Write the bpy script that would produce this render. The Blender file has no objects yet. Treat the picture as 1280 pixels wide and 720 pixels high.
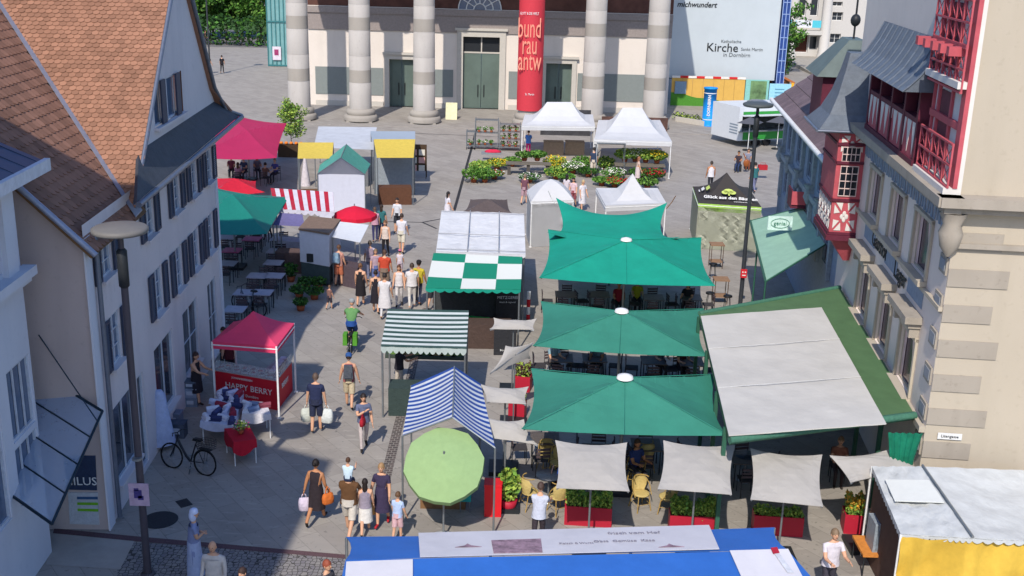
import bpy, math, random
from mathutils import Vector, Matrix
R = math.radians
rnd = random.Random(7)
scene = bpy.context.scene
COL = scene.collection
# ------------------------------------------------------------ camera geometry (metres; photograph is 1280x720)
FPX, CAMH, PITCH, ROLL = 1407.0, 14.0, R(17.4), R(1.5)
_F = Vector((0, math.cos(PITCH), -math.sin(PITCH)))
_R0, _U0 = Vector((1, 0, 0)), Vector((0, math.sin(PITCH), math.cos(PITCH)))
_RR = _R0*math.cos(ROLL) + _U0*math.sin(ROLL)
_UU = -_R0*math.sin(ROLL) + _U0*math.cos(ROLL)
CAM = Vector((0, 0, CAMH))
def ray(x, y): return _F*FPX + _RR*(x-640) - _UU*(y-360)
def P(x, y, z=0.0):
    d = ray(x, y); return CAM + d*((z-CAMH)/d.z)
def PY(x, y, Y):
    d = ray(x, y); return CAM + d*(Y/d.y)
class Frame:
    """vertical plane: s runs along the wall, n points out of it, z is up"""
    def __init__(s, a, az, side):
        s.a = Vector((a[0], a[1], 0)); s.d = Vector((math.sin(R(az)), math.cos(R(az)), 0))
        s.n = Vector((s.d.y, -s.d.x, 0))*side
    def __call__(s, p): return s.a + s.d*p[0] + s.n*p[1] + Vector((0, 0, p[2]))
    def px(s, x, y, n=0.0):
        d = ray(x, y); o = s.a + s.n*n - CAM
        q = CAM + d*(o.dot(s.n)/d.dot(s.n)); r = q - s.a
        return r.dot(s.d), q.z
# ------------------------------------------------------------ materials
def hx(c):
    if not isinstance(c, str): return tuple(c)
    c = c.lstrip('#'); v = [int(c[i:i+2], 16)/255 for i in (0, 2, 4)]
    return tuple((t/12.92 if t <= .04045 else ((t+.055)/1.055)**2.4) for t in v)
MATS = {}
def mat(name, col, rough=.8, var=.12, scale=6.0, bump=0.0, bscale=None, metal=0.0, island=0.0, spec=.3, trans=0.0, alpha=1.0, sss=0):
    if name in MATS: return MATS[name]
    m = bpy.data.materials.new(name); m.use_nodes = True; nt = m.node_tree; N = nt.nodes; Lk = nt.links
    b = N['Principled BSDF']; c = hx(col)
    b.inputs['Roughness'].default_value = rough; b.inputs['Metallic'].default_value = metal
    b.inputs['Specular IOR Level'].default_value = spec
    tc = N.new('ShaderNodeTexCoord')
    no = N.new('ShaderNodeTexNoise'); no.inputs['Scale'].default_value = scale; no.inputs['Detail'].default_value = 5; no.inputs['Roughness'].default_value = .65
    Lk.new(tc.outputs['Object'], no.inputs['Vector'])
    mr = N.new('ShaderNodeMapRange'); mr.inputs[1].default_value = .3; mr.inputs[2].default_value = .7
    mr.inputs[3].default_value = 1-var; mr.inputs[4].default_value = 1+var
    Lk.new(no.outputs['Fac'], mr.inputs[0])
    last = mr.outputs[0]
    if island:
        g = N.new('ShaderNodeNewGeometry'); m2 = N.new('ShaderNodeMapRange'); m2.inputs[3].default_value = 1-island; m2.inputs[4].default_value = 1+island
        Lk.new(g.outputs['Random Per Island'], m2.inputs[0]); mu = N.new('ShaderNodeMath'); mu.operation = 'MULTIPLY'
        Lk.new(last, mu.inputs[0]); Lk.new(m2.outputs[0], mu.inputs[1]); last = mu.outputs[0]
    vm = N.new('ShaderNodeVectorMath'); vm.operation = 'SCALE'; vm.inputs[0].default_value = c
    Lk.new(last, vm.inputs['Scale']); Lk.new(vm.outputs[0], b.inputs['Base Color'])
    if bump:
        n2 = N.new('ShaderNodeTexNoise'); n2.inputs['Scale'].default_value = bscale or scale*4; n2.inputs['Detail'].default_value = 4
        Lk.new(tc.outputs['Object'], n2.inputs['Vector'])
        bp = N.new('ShaderNodeBump'); bp.inputs['Strength'].default_value = bump; bp.inputs['Distance'].default_value = .05
        Lk.new(n2.outputs['Fac'], bp.inputs['Height']); Lk.new(bp.outputs[0], b.inputs['Normal'])
    if trans:   # thin translucent cloth
        t = N.new('ShaderNodeBsdfTranslucent'); Lk.new(vm.outputs[0], t.inputs['Color']); mx = N.new('ShaderNodeMixShader'); mx.inputs[0].default_value = trans
        Lk.new(b.outputs[0], mx.inputs[1]); Lk.new(t.outputs[0], mx.inputs[2]); Lk.new(mx.outputs[0], N['Material Output'].inputs[0])
    if alpha < 1: b.inputs['Alpha'].default_value = alpha
    MATS[name] = m; return m
def pattern(name, build, rough=.8, spec=.3, trans=0):
    """build(nt, coord) -> colour socket (and optional height socket)"""
    if name in MATS: return MATS[name]
    m = bpy.data.materials.new(name); m.use_nodes = True; nt = m.node_tree; b = nt.nodes['Principled BSDF']
    b.inputs['Roughness'].default_value = rough; b.inputs['Specular IOR Level'].default_value = spec
    tc = nt.nodes.new('ShaderNodeTexCoord'); r = build(nt, tc)
    if isinstance(r, tuple):
        r, h = r; bp = nt.nodes.new('ShaderNodeBump'); bp.inputs['Strength'].default_value = .5; bp.inputs['Distance'].default_value = .03
        nt.links.new(h, bp.inputs['Height']); nt.links.new(bp.outputs[0], b.inputs['Normal'])
    nt.links.new(r, b.inputs['Base Color']); MATS[name] = m
    if trans:
        t = nt.nodes.new('ShaderNodeBsdfTranslucent'); nt.links.new(r, t.inputs['Color']); mx = nt.nodes.new('ShaderNodeMixShader'); mx.inputs[0].default_value = trans
        nt.links.new(b.outputs[0], mx.inputs[1]); nt.links.new(t.outputs[0], mx.inputs[2]); nt.links.new(mx.outputs[0], nt.nodes['Material Output'].inputs[0])
    return m
def mixc(nt, fac, a, b):
    x = nt.nodes.new('ShaderNodeMix'); x.data_type = 'RGBA'
    for s, v in ((x.inputs[0], fac), (x.inputs[6], a), (x.inputs[7], b)):
        if isinstance(v, bpy.types.NodeSocket): nt.links.new(v, s)
        elif isinstance(v, (int, float)): s.default_value = v
        else: s.default_value = (*hx(v), 1)
    return x.outputs[2]
def noise(nt, vec, scale, detail=4, lo=.35, hi=.65):
    n = nt.nodes.new('ShaderNodeTexNoise'); n.inputs['Scale'].default_value = scale; n.inputs['Detail'].default_value = detail
    nt.links.new(vec, n.inputs['Vector']); mr = nt.nodes.new('ShaderNodeMapRange'); mr.inputs[1].default_value = lo; mr.inputs[2].default_value = hi
    nt.links.new(n.outputs['Fac'], mr.inputs[0]); return mr.outputs[0]
def math_(nt, op, a, b=None):
    n = nt.nodes.new('ShaderNodeMath'); n.operation = op
    for i, v in enumerate((a, b)):
        if v is None: continue
        if isinstance(v, bpy.types.NodeSocket): nt.links.new(v, n.inputs[i])
        else: n.inputs[i].default_value = v
    return n.outputs[0]
def stripes(name, axis, period, duty, c1, c2, rough=.85, phase=0.0, trans=.1, uv=True):
    """cloth with woven stripes; axis 0/1 of the UV map in metres"""
    def b(nt, tc):
        sp = nt.nodes.new('ShaderNodeSeparateXYZ'); nt.links.new(tc.outputs['UV' if uv else 'Object'], sp.inputs[0])
        a = math_(nt, 'ADD', sp.outputs[axis], phase+100*period); a = math_(nt, 'DIVIDE', a, period); a = math_(nt, 'FRACT', a); a = math_(nt, 'LESS_THAN', a, duty)
        return mixc(nt, math_(nt, 'MULTIPLY', noise(nt, tc.outputs['Object'], 3), .15), mixc(nt, a, c2, c1), '#777777')
    return pattern(name, b, rough, trans=trans)
# ------------------------------------------------------------ mesh building
OFF = {}
class MB:
    def __init__(s, T=None): s.v = []; s.f = []; s.m = []; s.uv = []; s.T = T; s.sm = []
    def add(s, pts, faces, mi=0, uvs=None, smooth=False):
        b = len(s.v)
        for p in pts: s.v.append(tuple(s.T(p)) if s.T else tuple(p))
        for k, f in enumerate(faces):
            s.f.append([b+i for i in f]); s.m.append(mi); s.sm.append(smooth)
            s.uv.append([uvs[i] for i in f] if uvs else None)
        return s
    def poly(s, pts, mi=0, uvs=None): return s.add(pts, [list(range(len(pts)))], mi, uvs)
    def box(s, c, d, rz=0, mi=0, rx=0, top=1.0):
        hx_, hy, hz = d[0]/2, d[1]/2, d[2]/2; M = Matrix.Rotation(rz, 3, 'Z') @ Matrix.Rotation(rx, 3, 'X'); pts = []
        for z in (-1, 1):
            k = top if z > 0 else 1
            for x, y in ((-1, -1), (1, -1), (1, 1), (-1, 1)):
                pts.append(Vector(c) + M @ Vector((x*hx_*k, y*hy*k, z*hz)))
        return s.add(pts, [(3, 2, 1, 0), (4, 5, 6, 7), (0, 1, 5, 4), (1, 2, 6, 5), (2, 3, 7, 6), (3, 0, 4, 7)], mi)
    def b2(s, a, b, mi=0):
        return s.box([(a[i]+b[i])/2 for i in range(3)], [abs(b[i]-a[i]) for i in range(3)], mi=mi)
    def tube(s, pts, r, n=6, mi=0, r2=None, caps=True):
        pts = [Vector(p) for p in pts]; k = len(pts); ring = []; r2 = r if r2 is None else r2
        for i, p in enumerate(pts):
            d = (pts[min(i+1, k-1)] - pts[max(i-1, 0)]).normalized()
            u = d.cross(Vector((0, 0, 1))); u = u.normalized() if u.length > 1e-3 else Vector((1, 0, 0)); w = u.cross(d)
            rr = r + (r2-r)*i/max(k-1, 1)
            for j in range(n):
                a = 2*math.pi*j/n; ring.append(p + u*math.cos(a)*rr + w*math.sin(a)*rr)
        fs = []
        for i in range(k-1):
            for j in range(n): fs.append((i*n+j, i*n+(j+1) % n, (i+1)*n+(j+1) % n, (i+1)*n+j))
        s.add(ring, fs, mi, smooth=n > 5)
        if caps: s.add(ring[:n], [list(range(n))], mi); s.add(ring[-n:], [list(range(n))], mi)
        return s
    def lathe(s, c, prof, n=16, mi=0, smooth=True, a0=0, a1=2*math.pi):
        pts = []; full = abs(a1-a0-2*math.pi) < 1e-6; m_ = n if full else n+1
        for r, z in prof:
            for j in range(m_):
                a = a0+(a1-a0)*j/n; pts.append((c[0]+r*math.cos(a), c[1]+r*math.sin(a), c[2]+z))
        fs = []
        for i in range(len(prof)-1):
            for j in range(n): fs.append((i*m_+j, i*m_+(j+1) % m_, (i+1)*m_+(j+1) % m_, (i+1)*m_+j))
        return s.add(pts, fs, mi, smooth=smooth)
    def ell(s, c, r, n=8, m=6, mi=0, M=None):
        pts = []; c = Vector(c)
        for i in range(m+1):
            t = math.pi*i/m
            for j in range(n):
                a = 2*math.pi*j/n; p = Vector((r[0]*math.sin(t)*math.cos(a), r[1]*math.sin(t)*math.sin(a), r[2]*math.cos(t)))
                if M: p = M @ p
                pts.append(c+p)
        fs = [(i*n+j, i*n+(j+1) % n, (i+1)*n+(j+1) % n, (i+1)*n+j) for i in range(m) for j in range(n)]
        return s.add(pts, fs, mi, smooth=True)
    def prism(s, poly, z0, z1, mi=0):
        n = len(poly); pts = [(p[0], p[1], z0) for p in poly]+[(p[0], p[1], z1) for p in poly]
        return s.add(pts, [list(range(n))[::-1], list(range(n, 2*n))]+[(i, (i+1) % n, n+(i+1) % n, n+i) for i in range(n)], mi)
    def slab(s, pts, t, mi=0, up=None, uvs=None):
        """thicken a planar polygon by t along its normal (or up)"""
        pts = [Vector(p) for p in pts]; n = len(pts)
        nn = Vector(up) if up else (pts[1]-pts[0]).cross(pts[2]-pts[0]).normalized()
        q = pts+[p-nn*t for p in pts]
        return s.add(q, [list(range(n)), list(range(n, 2*n))[::-1]]+[(i, n+i, n+(i+1) % n, (i+1) % n) for i in range(n)], mi, uvs+uvs if uvs else None)
    def sheet(s, c4, nu=8, nv=8, sag=0.0, curve=0.0, peak=0.0, mi=0, t=.015, wr=0.0, seed=0, edge_sag=0, valance=0, smooth=True, double=True, ridge=False):
        """cloth stretched between four corners (a b c d in order); curve pulls the edges in, peak lifts the middle like a pyramid"""
        a, b, c, d = [Vector(p) for p in c4]; rr = random.Random(seed); lu = (b-a).length; lv = (d-a).length
        cen = (a+b+c+d)/4; top = []; uvs = []
        for j in range(nv+1):
            v = j/nv
            for i in range(nu+1):
                u = i/nu
                uu = u; vv = v
                if curve:
                    e = curve/lu; uu = u + (0.5-u)*2*e*4*v*(1-v)*(abs(2*u-1)); e = curve/lv; vv = v + (0.5-v)*2*e*4*u*(1-u)*(abs(2*v-1))
                p = (a*(1-uu)+b*uu)*(1-vv) + (d*(1-uu)+c*uu)*vv
                z = 0
                if peak: z += peak*((1-abs(2*v-1)) if ridge == 1 else (1-abs(2*u-1)) if ridge == 2 else (1-max(abs(2*u-1), abs(2*v-1))))
                if peak > .25 and not ridge: mm = max(abs(2*u-1), abs(2*v-1)); kk = min(abs(2*u-1), abs(2*v-1))/max(mm, .01); z -= peak*.55*mm*(1-mm)*(1-kk*kk)+.09*mm**3*(1-kk*kk)
                if sag: z -= sag*16*u*(1-u)*v*(1-v)
                if edge_sag: z -= edge_sag*4*(u*(1-u)*abs(2*v-1)**3+v*(1-v)*abs(2*u-1)**3)
                if wr: z += (rr.random()-.5)*wr*(1 if 0 < i < nu and 0 < j < nv else .3)
                top.append(p+Vector((0, 0, z))); uvs.append((u*lu, v*lv))
        idx = lambda i, j: j*(nu+1)+i
        fs = [(idx(i, j), idx(i+1, j), idx(i+1, j+1), idx(i, j+1)) for j in range(nv) for i in range(nu)]
        n0 = len(top); pts = top+[p-Vector((0, 0, t)) for p in top]; uv2 = uvs+uvs
        low = [tuple(n0+k for k in f[::-1]) for f in fs]
        rim = [idx(i, 0) for i in range(nu+1)]+[idx(nu, j) for j in range(1, nv+1)]+[idx(i, nv) for i in range(nu-1, -1, -1)]+[idx(0, j) for j in range(nv-1, 0, -1)]
        k = len(rim); side = [(rim[i], n0+rim[i], n0+rim[(i+1) % k], rim[(i+1) % k]) for i in range(k)]
        s.add(pts, fs+low, mi, uv2, smooth=smooth); s.add(pts, side, mi, uv2)
        if valance:
            vp = [top[r] for r in rim]; vp2 = [p-Vector((0, 0, valance)) + (p-cen).normalized()*0.0 for p in vp]; U = [uvs[r] for r in rim]
            s.add([p+ (p-cen).normalized()*.008 for p in vp]+[p+(p-cen).normalized()*.012 for p in vp2], [(i, k+i, k+(i+1) % k, (i+1) % k) for i in range(k)], mi, U+U)
        return s
    def scallop(s, a, b, drop, n, t=.01, mi=0, uvs=None):
        """scalloped edge hanging between a and b"""
        a, b = Vector(a), Vector(b); out = (b-a).cross(Vector((0, 0, 1))).normalized()*t
        for i in range(n):
            p, q = a.lerp(b, i/n), a.lerp(b, (i+1)/n); pts = [p, q]
            for k in range(5): 
                w = k/4; r_ = q.lerp(p, w); pts.append(r_-Vector((0, 0, drop*(.55+.45*math.sin(math.pi*w)))))
            s.slab(pts, t, mi, up=out/t)
        return s
    def build(s, name, mats, parent=None, label=None):
        me = bpy.data.meshes.new(name); off = OFF.get(parent.name, Vector((0, 0, 0))) if parent else Vector((0, 0, 0))
        me.from_pydata([Vector(p)-off for p in s.v], [], s.f)
        if not isinstance(mats, (list, tuple)): mats = [mats]
        for m in mats: me.materials.append(MATS[m] if isinstance(m, str) else m)
        me.polygons.foreach_set('material_index', s.m); me.polygons.foreach_set('use_smooth', s.sm)
        if any(u is not None for u in s.uv):
            l = me.uv_layers.new(name='UVMap'); flat = []
            for f, u in zip(s.f, s.uv):
                for k in range(len(f)): flat += list(u[k]) if u else [0, 0]
            l.data.foreach_set('uv', flat)
        me.validate(); me.update()
        o = bpy.data.objects.new(name, me); COL.objects.link(o)
        if parent: o.parent = parent; OFF[o.name] = off
        if label: o['label'] = label
        return o
def tag(o, label, cat, group=None, kind=None):
    if label: o['label'] = label
    if cat: o['category'] = cat
    if group: o['group'] = group
    if kind: o['kind'] = kind
    return o
def thing(name, label, cat, loc=(0, 0, 0), group=None):
    o = bpy.data.objects.new(name, None); COL.objects.link(o); o.location = loc; o.empty_display_size = .3
    OFF[o.name] = Vector(loc); return tag(o, label, cat, group)
def structure(o, label=None): o['kind'] = 'structure'; return tag(o, label, None)
KIDS = {}
def dup(o, loc=None, rz=None, label=None, group=None, parent=None, scale=None):
    c = o.copy(); COL.objects.link(c)
    if parent: c.parent = parent
    else:
        c.location = loc; c.rotation_euler = (0, 0, rz or 0)
        if scale: c.scale = (scale,)*3
        if label: c['label'] = label
        if group: c['group'] = group
    for ch in o.children: dup(ch, parent=c)
    return c
def place(o, loc, rz=0, label=None, group=None, scale=None):
    o.location = loc; o.rotation_euler = (0, 0, rz)
    if label: o['label'] = label
    if group: o['group'] = group
    if scale: o.scale = (scale,)*3
    return o
class Proto:
    """first use moves the prototype, later uses copy it"""
    def __init__(s, o): s.o = o; s.used = False
    def at(s, loc, rz=0, label=None, group=None, scale=None):
        if not s.used: s.used = True; return place(s.o, loc, rz, label, group, scale)
        return dup(s.o, loc, rz, label, group, scale=scale)
def text(body, o, x, y, size, m, parent, name='lettering', align='CENTER', sx=1.0, ext=.004, bold=0, shear=0):
    """flat lettering: origin o, x and y axes in the world"""
    cu = bpy.data.curves.new(name, 'FONT'); cu.body = body; cu.size = size; cu.align_x = align; cu.align_y = 'CENTER'; cu.extrude = ext; cu.offset = bold; cu.resolution_u = 2; cu.shear = shear
    cu.materials.append(MATS[m] if isinstance(m, str) else m)
    tmp = bpy.data.objects.new('tmp_text', cu); me = bpy.data.meshes.new_from_object(tmp); bpy.data.objects.remove(tmp); bpy.data.curves.remove(cu); me.name = name
    ob = bpy.data.objects.new(name, me); COL.objects.link(ob)
    x = Vector(x).normalized(); y = Vector(y); y = (y-x*y.dot(x)).normalized(); z = x.cross(y)
    off = OFF.get(parent.name, Vector((0, 0, 0)))
    M = Matrix(((x.x*sx, y.x, z.x, 0), (x.y*sx, y.y, z.y, 0), (x.z*sx, y.z, z.z, 0), (0, 0, 0, 1)))
    ob.parent = parent; ob.matrix_local = Matrix.Translation(Vector(o)-off) @ M; OFF[ob.name] = off
    return ob
def leaves(mb, c, r, n, size, mis=(0,), seed=0, box=False, flat=0.3, hollow=.0, ry=None):
    """leaf faces through a volume: ellipsoid (r = radii) or box (r = half sizes)"""
    rr = random.Random(seed)
    for k in range(n):
        while True:
            p = Vector((rr.uniform(-1, 1), rr.uniform(-1, 1), rr.uniform(-1, 1)))
            if box or hollow**2 < p.length_squared < 1: break
        q = Vector(c)+Vector((p.x*r[0], p.y*r[1], p.z*r[2])); s_ = size*rr.uniform(.6, 1.3)
        a = Vector((rr.gauss(0, 1), rr.gauss(0, 1), rr.gauss(0, 1)*(1-flat))).normalized(); b = a.cross(Vector((rr.gauss(0, 1), rr.gauss(0, 1), rr.gauss(0, 1)))).normalized()
        mb.add([q-a*s_*.5, q+b*s_*.3, q+a*s_*.5, q-b*s_*.3], [(0, 1, 2, 3)], mis[int(rr.random()*len(mis))])
    return mb
def wallmat(name, col, dirt, amt=.35, rough=.9):
    """render or stone with rain streaks and patches"""
    def b(nt, tc):
        o = tc.outputs['Object']; mp = nt.nodes.new('ShaderNodeMapping'); mp.inputs['Scale'].default_value = (.9, .9, .16); nt.links.new(o, mp.inputs[0])
        c = mixc(nt, math_(nt, 'MULTIPLY', noise(nt, mp.outputs[0], 1.6, 9, .5, .8), amt*.8), col, dirt)
        c = mixc(nt, math_(nt, 'MULTIPLY', noise(nt, o, .5, 6, .45, .7), amt*.5), c, dirt)
        c = mixc(nt, math_(nt, 'MULTIPLY', noise(nt, o, 7, 6, .6, .7), amt*.5), c, dirt)
        n = nt.nodes.new('ShaderNodeTexNoise'); n.inputs['Scale'].default_value = 45; nt.links.new(o, n.inputs['Vector']); return c, math_(nt, 'MULTIPLY', n.outputs['Fac'], .12)
    return pattern(name, b, rough)
# palette
mat('white_paint', '#d8d8d6', .6); mat('white_cloth', '#c8c8cc', .8, .05, trans=.15); mat('grey_metal', '#8a8f92', .4, metal=.6); mat('dark_metal', '#26292c', .5)
mat('black_plastic', '#17181a', .5); mat('steel', '#9aa0a3', .35, metal=.8); mat('red_paint', '#b3222c', .6); mat('wood', '#7a5a3c', .7, .2, 9); mat('dark_wood', '#41301f', .7)
mat('rubber', '#121213', .9); mat('glass', '#232b33', .08, .05, spec=.6); mat('leaf_a', '#3e6a22', .7, .3, 3, island=.35); mat('leaf_b', '#648a38', .7, .3, 3, island=.3); mat('leaf_c', '#26451c', .7, .3, 3, island=.3)
mat('leaf_lime', '#93a845', .7, .2, island=.3); mat('yellow_petal', '#e0b820', .7, .2, island=.3); mat('pink_petal', '#c7557d', .7, island=.3); mat('white_petal', '#dedad0', .7); mat('red_petal', '#b7212c', .7)
mat('soil', '#33261c', .95); mat('terracotta', '#9a5233', .85); mat('bark', '#4c4034', .95, .25, 12, bump=.3)
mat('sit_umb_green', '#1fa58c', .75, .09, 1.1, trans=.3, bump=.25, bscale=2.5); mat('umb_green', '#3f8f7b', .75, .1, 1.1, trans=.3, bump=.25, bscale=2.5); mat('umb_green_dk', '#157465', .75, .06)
mat('magenta_cloth', '#c22c5c', .75, .05, .8, trans=.25); mat('grey_cloth', '#b3afa9', .85, .07, 2, trans=.2, bump=.25, bscale=3); mat('red_cloth', '#c42035', .8, .08, trans=.15); mat('yellow_cloth', '#d9bf55', .8, .08, trans=.2)
mat('lime_cloth', '#98b57e', .85, .05, trans=.2); mat('yellow_tarp', '#cba740', .7, .08)
# ------------------------------------------------------------ people
def skinned(bones, joints, radii, root):
    """one continuous surface grown round a skeleton"""
    names = list(joints); ix = {n: i for i, n in enumerate(names)}
    me = bpy.data.meshes.new('skeleton'); me.from_pydata([joints[n] for n in names], [(ix[a], ix[b]) for a, b in bones], [])
    o = bpy.data.objects.new('skeleton', me); COL.objects.link(o); o.modifiers.new('skin', 'SKIN')
    sv = me.skin_vertices[0].data
    for n in names:
        r = radii[n]; sv[ix[n]].radius = r if isinstance(r, tuple) else (r, r); sv[ix[n]].use_root = (n == root)
    sb = o.modifiers.new('sub', 'SUBSURF'); sb.levels = 1; sb.render_levels = 1
    dg = bpy.context.evaluated_depsgraph_get(); ev = o.evaluated_get(dg); m2 = ev.to_mesh()
    vs = [v.co.copy() for v in m2.vertices]; fs = [list(p.vertices) for p in m2.polygons]; ev.to_mesh_clear()
    bpy.data.objects.remove(o, do_unlink=True); bpy.data.meshes.remove(me); return vs, fs
def rotx(v, a): return Vector((v[0], v[1]*math.cos(a)-v[2]*math.sin(a), v[1]*math.sin(a)+v[2]*math.cos(a)))
SKINS = {'light': '#c99a7c', 'tan': '#b07a55', 'dark': '#6b4430'}
def cm(c, rough=.85):
    if c in MATS: return MATS[c]
    return mat('cloth_'+c.strip('#'), c, rough, .12, 7, bump=.45, bscale=13)
def person(label, pos, heading=0, h=1.72, top='#dddddd', bottom='#333333', legs='trousers', sleeves='short', skin='light', hair='#2c211a', hairlen=.5,
           walk=0.5, armL=(10, 15), armR=(10, 15), lean=3, shoes='#2a2522', hat=None, wide=1.0, sit=False, group=None, seatz=.47, headturn=0, hatc=None, headtilt=0, stride_phase=1, thigh=None, knee=None, brim=False, collar=False, baldtop=False, back=None, robe=False, name='person'):
    """heading in degrees: 0 looks along +Y (away from the camera); arm = (swing forward, elbow bend[, out])"""
    k = h/1.75; J = {}; hipz = .93 if not sit else seatz+.06
    J['pelvis'] = Vector((0, 0, hipz)); ln = R(lean)
    up = lambda z, x=0, y=0: Vector((x, math.sin(ln)*(z)+y, hipz+math.cos(ln)*z))
    J['waist'] = up(.17); J['chest'] = up(.38); J['neck'] = up(.54); J['skull'] = up(.60)
    w = .175*wide
    for sd, nm in ((-1, 'L'), (1, 'R')):
        ph = walk*sd*stride_phase
        J['hip'+nm] = Vector((sd*.085*wide, 0, hipz-.03))
        if sit: th, kn = R(thigh if thigh is not None else 82), R(knee if knee is not None else 85)
        else: th = R(26)*ph if ph > 0 else R(20)*ph; kn = R(8)*max(ph, 0)+R(34)*max(-ph, 0)+R(3)
        kp = J['hip'+nm]+Vector((sd*.01, math.sin(th), -math.cos(th)))*.43
        an = kp+Vector((0, math.sin(th-kn), -math.cos(th-kn)))*.41
        J['knee'+nm] = kp; J['ankle'+nm] = an; td = th-kn if not sit else 0
        J['toe'+nm] = an+Vector((sd*.02, math.cos(td)*.17, math.sin(td)*.17-.035))
        J['sh'+nm] = up(.46, sd*w); a = armL if sd < 0 else armR; out = R(a[2] if len(a) > 2 else 8)
        f, e = R(a[0]), R(a[1])
        dr = Vector((sd*math.sin(out)*math.cos(f), math.sin(f), -math.cos(f)*math.cos(out)))
        J['el'+nm] = J['sh'+nm]+dr*.29
        d2 = Vector((dr.x*(1-min(1, a[1]/90)*.9)-sd*(.12 if a[1] < 85 else 1.3)*min(1, a[1]/70), math.sin(f+e), -math.cos(f+e))).normalized()
        J['wr'+nm] = J['el'+nm]+d2*.25; J['_d'+nm] = d2
    dl = J.pop('_dL'), J.pop('_dR')
    low = min(J['ankleL'].z, J['ankleR'].z, J['toeL'].z+.03, J['toeR'].z+.03)
    if not sit:
        for n in J: J[n] = J[n]-Vector((0, 0, low-.075))
    bones = [('pelvis', 'waist'), ('waist', 'chest'), ('chest', 'neck'), ('neck', 'skull')]
    for nm in 'LR': bones += [('pelvis', 'hip'+nm), ('hip'+nm, 'knee'+nm), ('knee'+nm, 'ankle'+nm), ('ankle'+nm, 'toe'+nm), ('chest', 'sh'+nm), ('sh'+nm, 'el'+nm), ('el'+nm, 'wr'+nm)]
    rad = dict(pelvis=(.15*wide, .125), waist=(.135*wide, .115), chest=(.16*wide, .125), neck=.062, skull=.06)
    for nm in 'LR': rad.update({'hip'+nm: .1, 'knee'+nm: .062, 'ankle'+nm: .043, 'toe'+nm: .036, 'sh'+nm: .068, 'el'+nm: .046, 'wr'+nm: .032})
    vs, fs = skinned(bones, J, rad, 'pelvis')
    root = thing(name, label, 'person', tuple(pos), group); OFF[root.name] = Vector((0, 0, 0)); root.rotation_euler = (0, 0, -R(heading)); root.scale = (k,)*3
    mb = MB()
    def seg(p, a, b):
        d = b-a; t = max(0, min(1, (p-a).dot(d)/d.length_squared)); return (p-(a+d*t)).length, t
    mi = []
    for f in fs:
        c = sum((vs[i] for i in f), Vector())/len(f); best = min(((seg(c, J[a], J[b])[0], seg(c, J[a], J[b])[1], a, b) for a, b in bones), key=lambda q: q[0]); _, t, a, b = best
        if a == 'neck' or (a == 'chest' and b == 'neck' and t > .9): m = 0
        elif a.startswith('el') : m = 1 if sleeves == 'long' else 0
        elif a.startswith('sh'): m = 1 if sleeves == 'long' or (sleeves == 'short' and t < .62) else 0
        elif b.startswith('sh'): m = 1 if sleeves != 'none' or t < .62 else 0
        elif a in ('waist', 'chest'): m = 1
        elif b == 'waist': m = 1
        elif b.startswith('hip'): m = 2
        elif a.startswith('hip'): m = 2 if legs in ('trousers', 'dress', 'skirt') or t < .8 else 0
        elif a.startswith('knee'): m = 2 if legs == 'trousers' and t < .92 else 0
        else: m = 3
        mi.append(m)
    b0 = len(mb.v); mb.v += [tuple(v) for v in vs]
    for f, m in zip(fs, mi): mb.f.append(f); mb.m.append(m); mb.sm.append(True); mb.uv.append(None)
    # head: skull, jaw, nose, ears, eyes in the same mesh
    hm = Matrix.Rotation(R(-headturn), 3, 'Z') @ Matrix.Rotation(-R(headtilt), 3, 'X'); hc = J['skull']+Vector((0, .02, .125))
    mb.ell(hc, (.078, .096, .118), 12, 9, 0, hm); mb.ell(hc+hm @ Vector((0, .03, -.06)), (.055, .06, .06), 8, 6, 0, hm)
    mb.ell(hc+hm @ Vector((0, .1, -.015)), (.013, .02, .026), 6, 4, 0, hm)
    for sx in (-1, 1):
        mb.ell(hc+hm @ Vector((sx*.08, 0, -.01)), (.012, .022, .033), 6, 4, 0, hm); mb.ell(hc+hm @ Vector((sx*.03, .083, .01)), (.013, .01, .008), 6, 4, 4, hm)
    mb.ell(hc+hm @ Vector((0, .086, -.06)), (.025, .008, .007), 6, 4, 5, hm)
    for q, nm in enumerate('LR'):   # palm, four fingers, thumb
        sd = -1 if nm == 'L' else 1; d = dl[q].normalized(); w0 = J['wr'+nm]; x = Vector((0, 1, 0)).cross(d); x = x.normalized() if x.length > .1 else Vector((1, 0, 0)); y = d.cross(x).normalized()
        mb.add([w0+y*a*.03+x*b*.012+d*c for c in (-.01, .085) for a, b in ((-1, -1), (1, -1), (1, 1), (-1, 1))], [(3, 2, 1, 0), (4, 5, 6, 7), (0, 1, 5, 4), (1, 2, 6, 5), (2, 3, 7, 6), (3, 0, 4, 7)], 0, smooth=True)
        for j, L_ in enumerate((.06, .075, .07, .055)):
            o_ = w0+d*.08+y*(-.024+.016*j); mb.tube([o_, o_+d*L_*.6-x*sd*.006, o_+d*L_-x*sd*.02], .0085, 5, 0, .006)
        mb.tube([w0+d*.02+y*.028, w0+d*.055+y*.05, w0+d*.085+y*.05], .01, 5, 0, .007)
    skn = mat('skin_'+skin, SKINS[skin], .6, .06); eye = mat('eye_dark', '#1c1512', .3); lip = mat('lip', '#8a4a42', .6)
    body = mb.build('body', [skn, cm(top), cm(bottom), cm(shoes), eye, lip], root)
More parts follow.
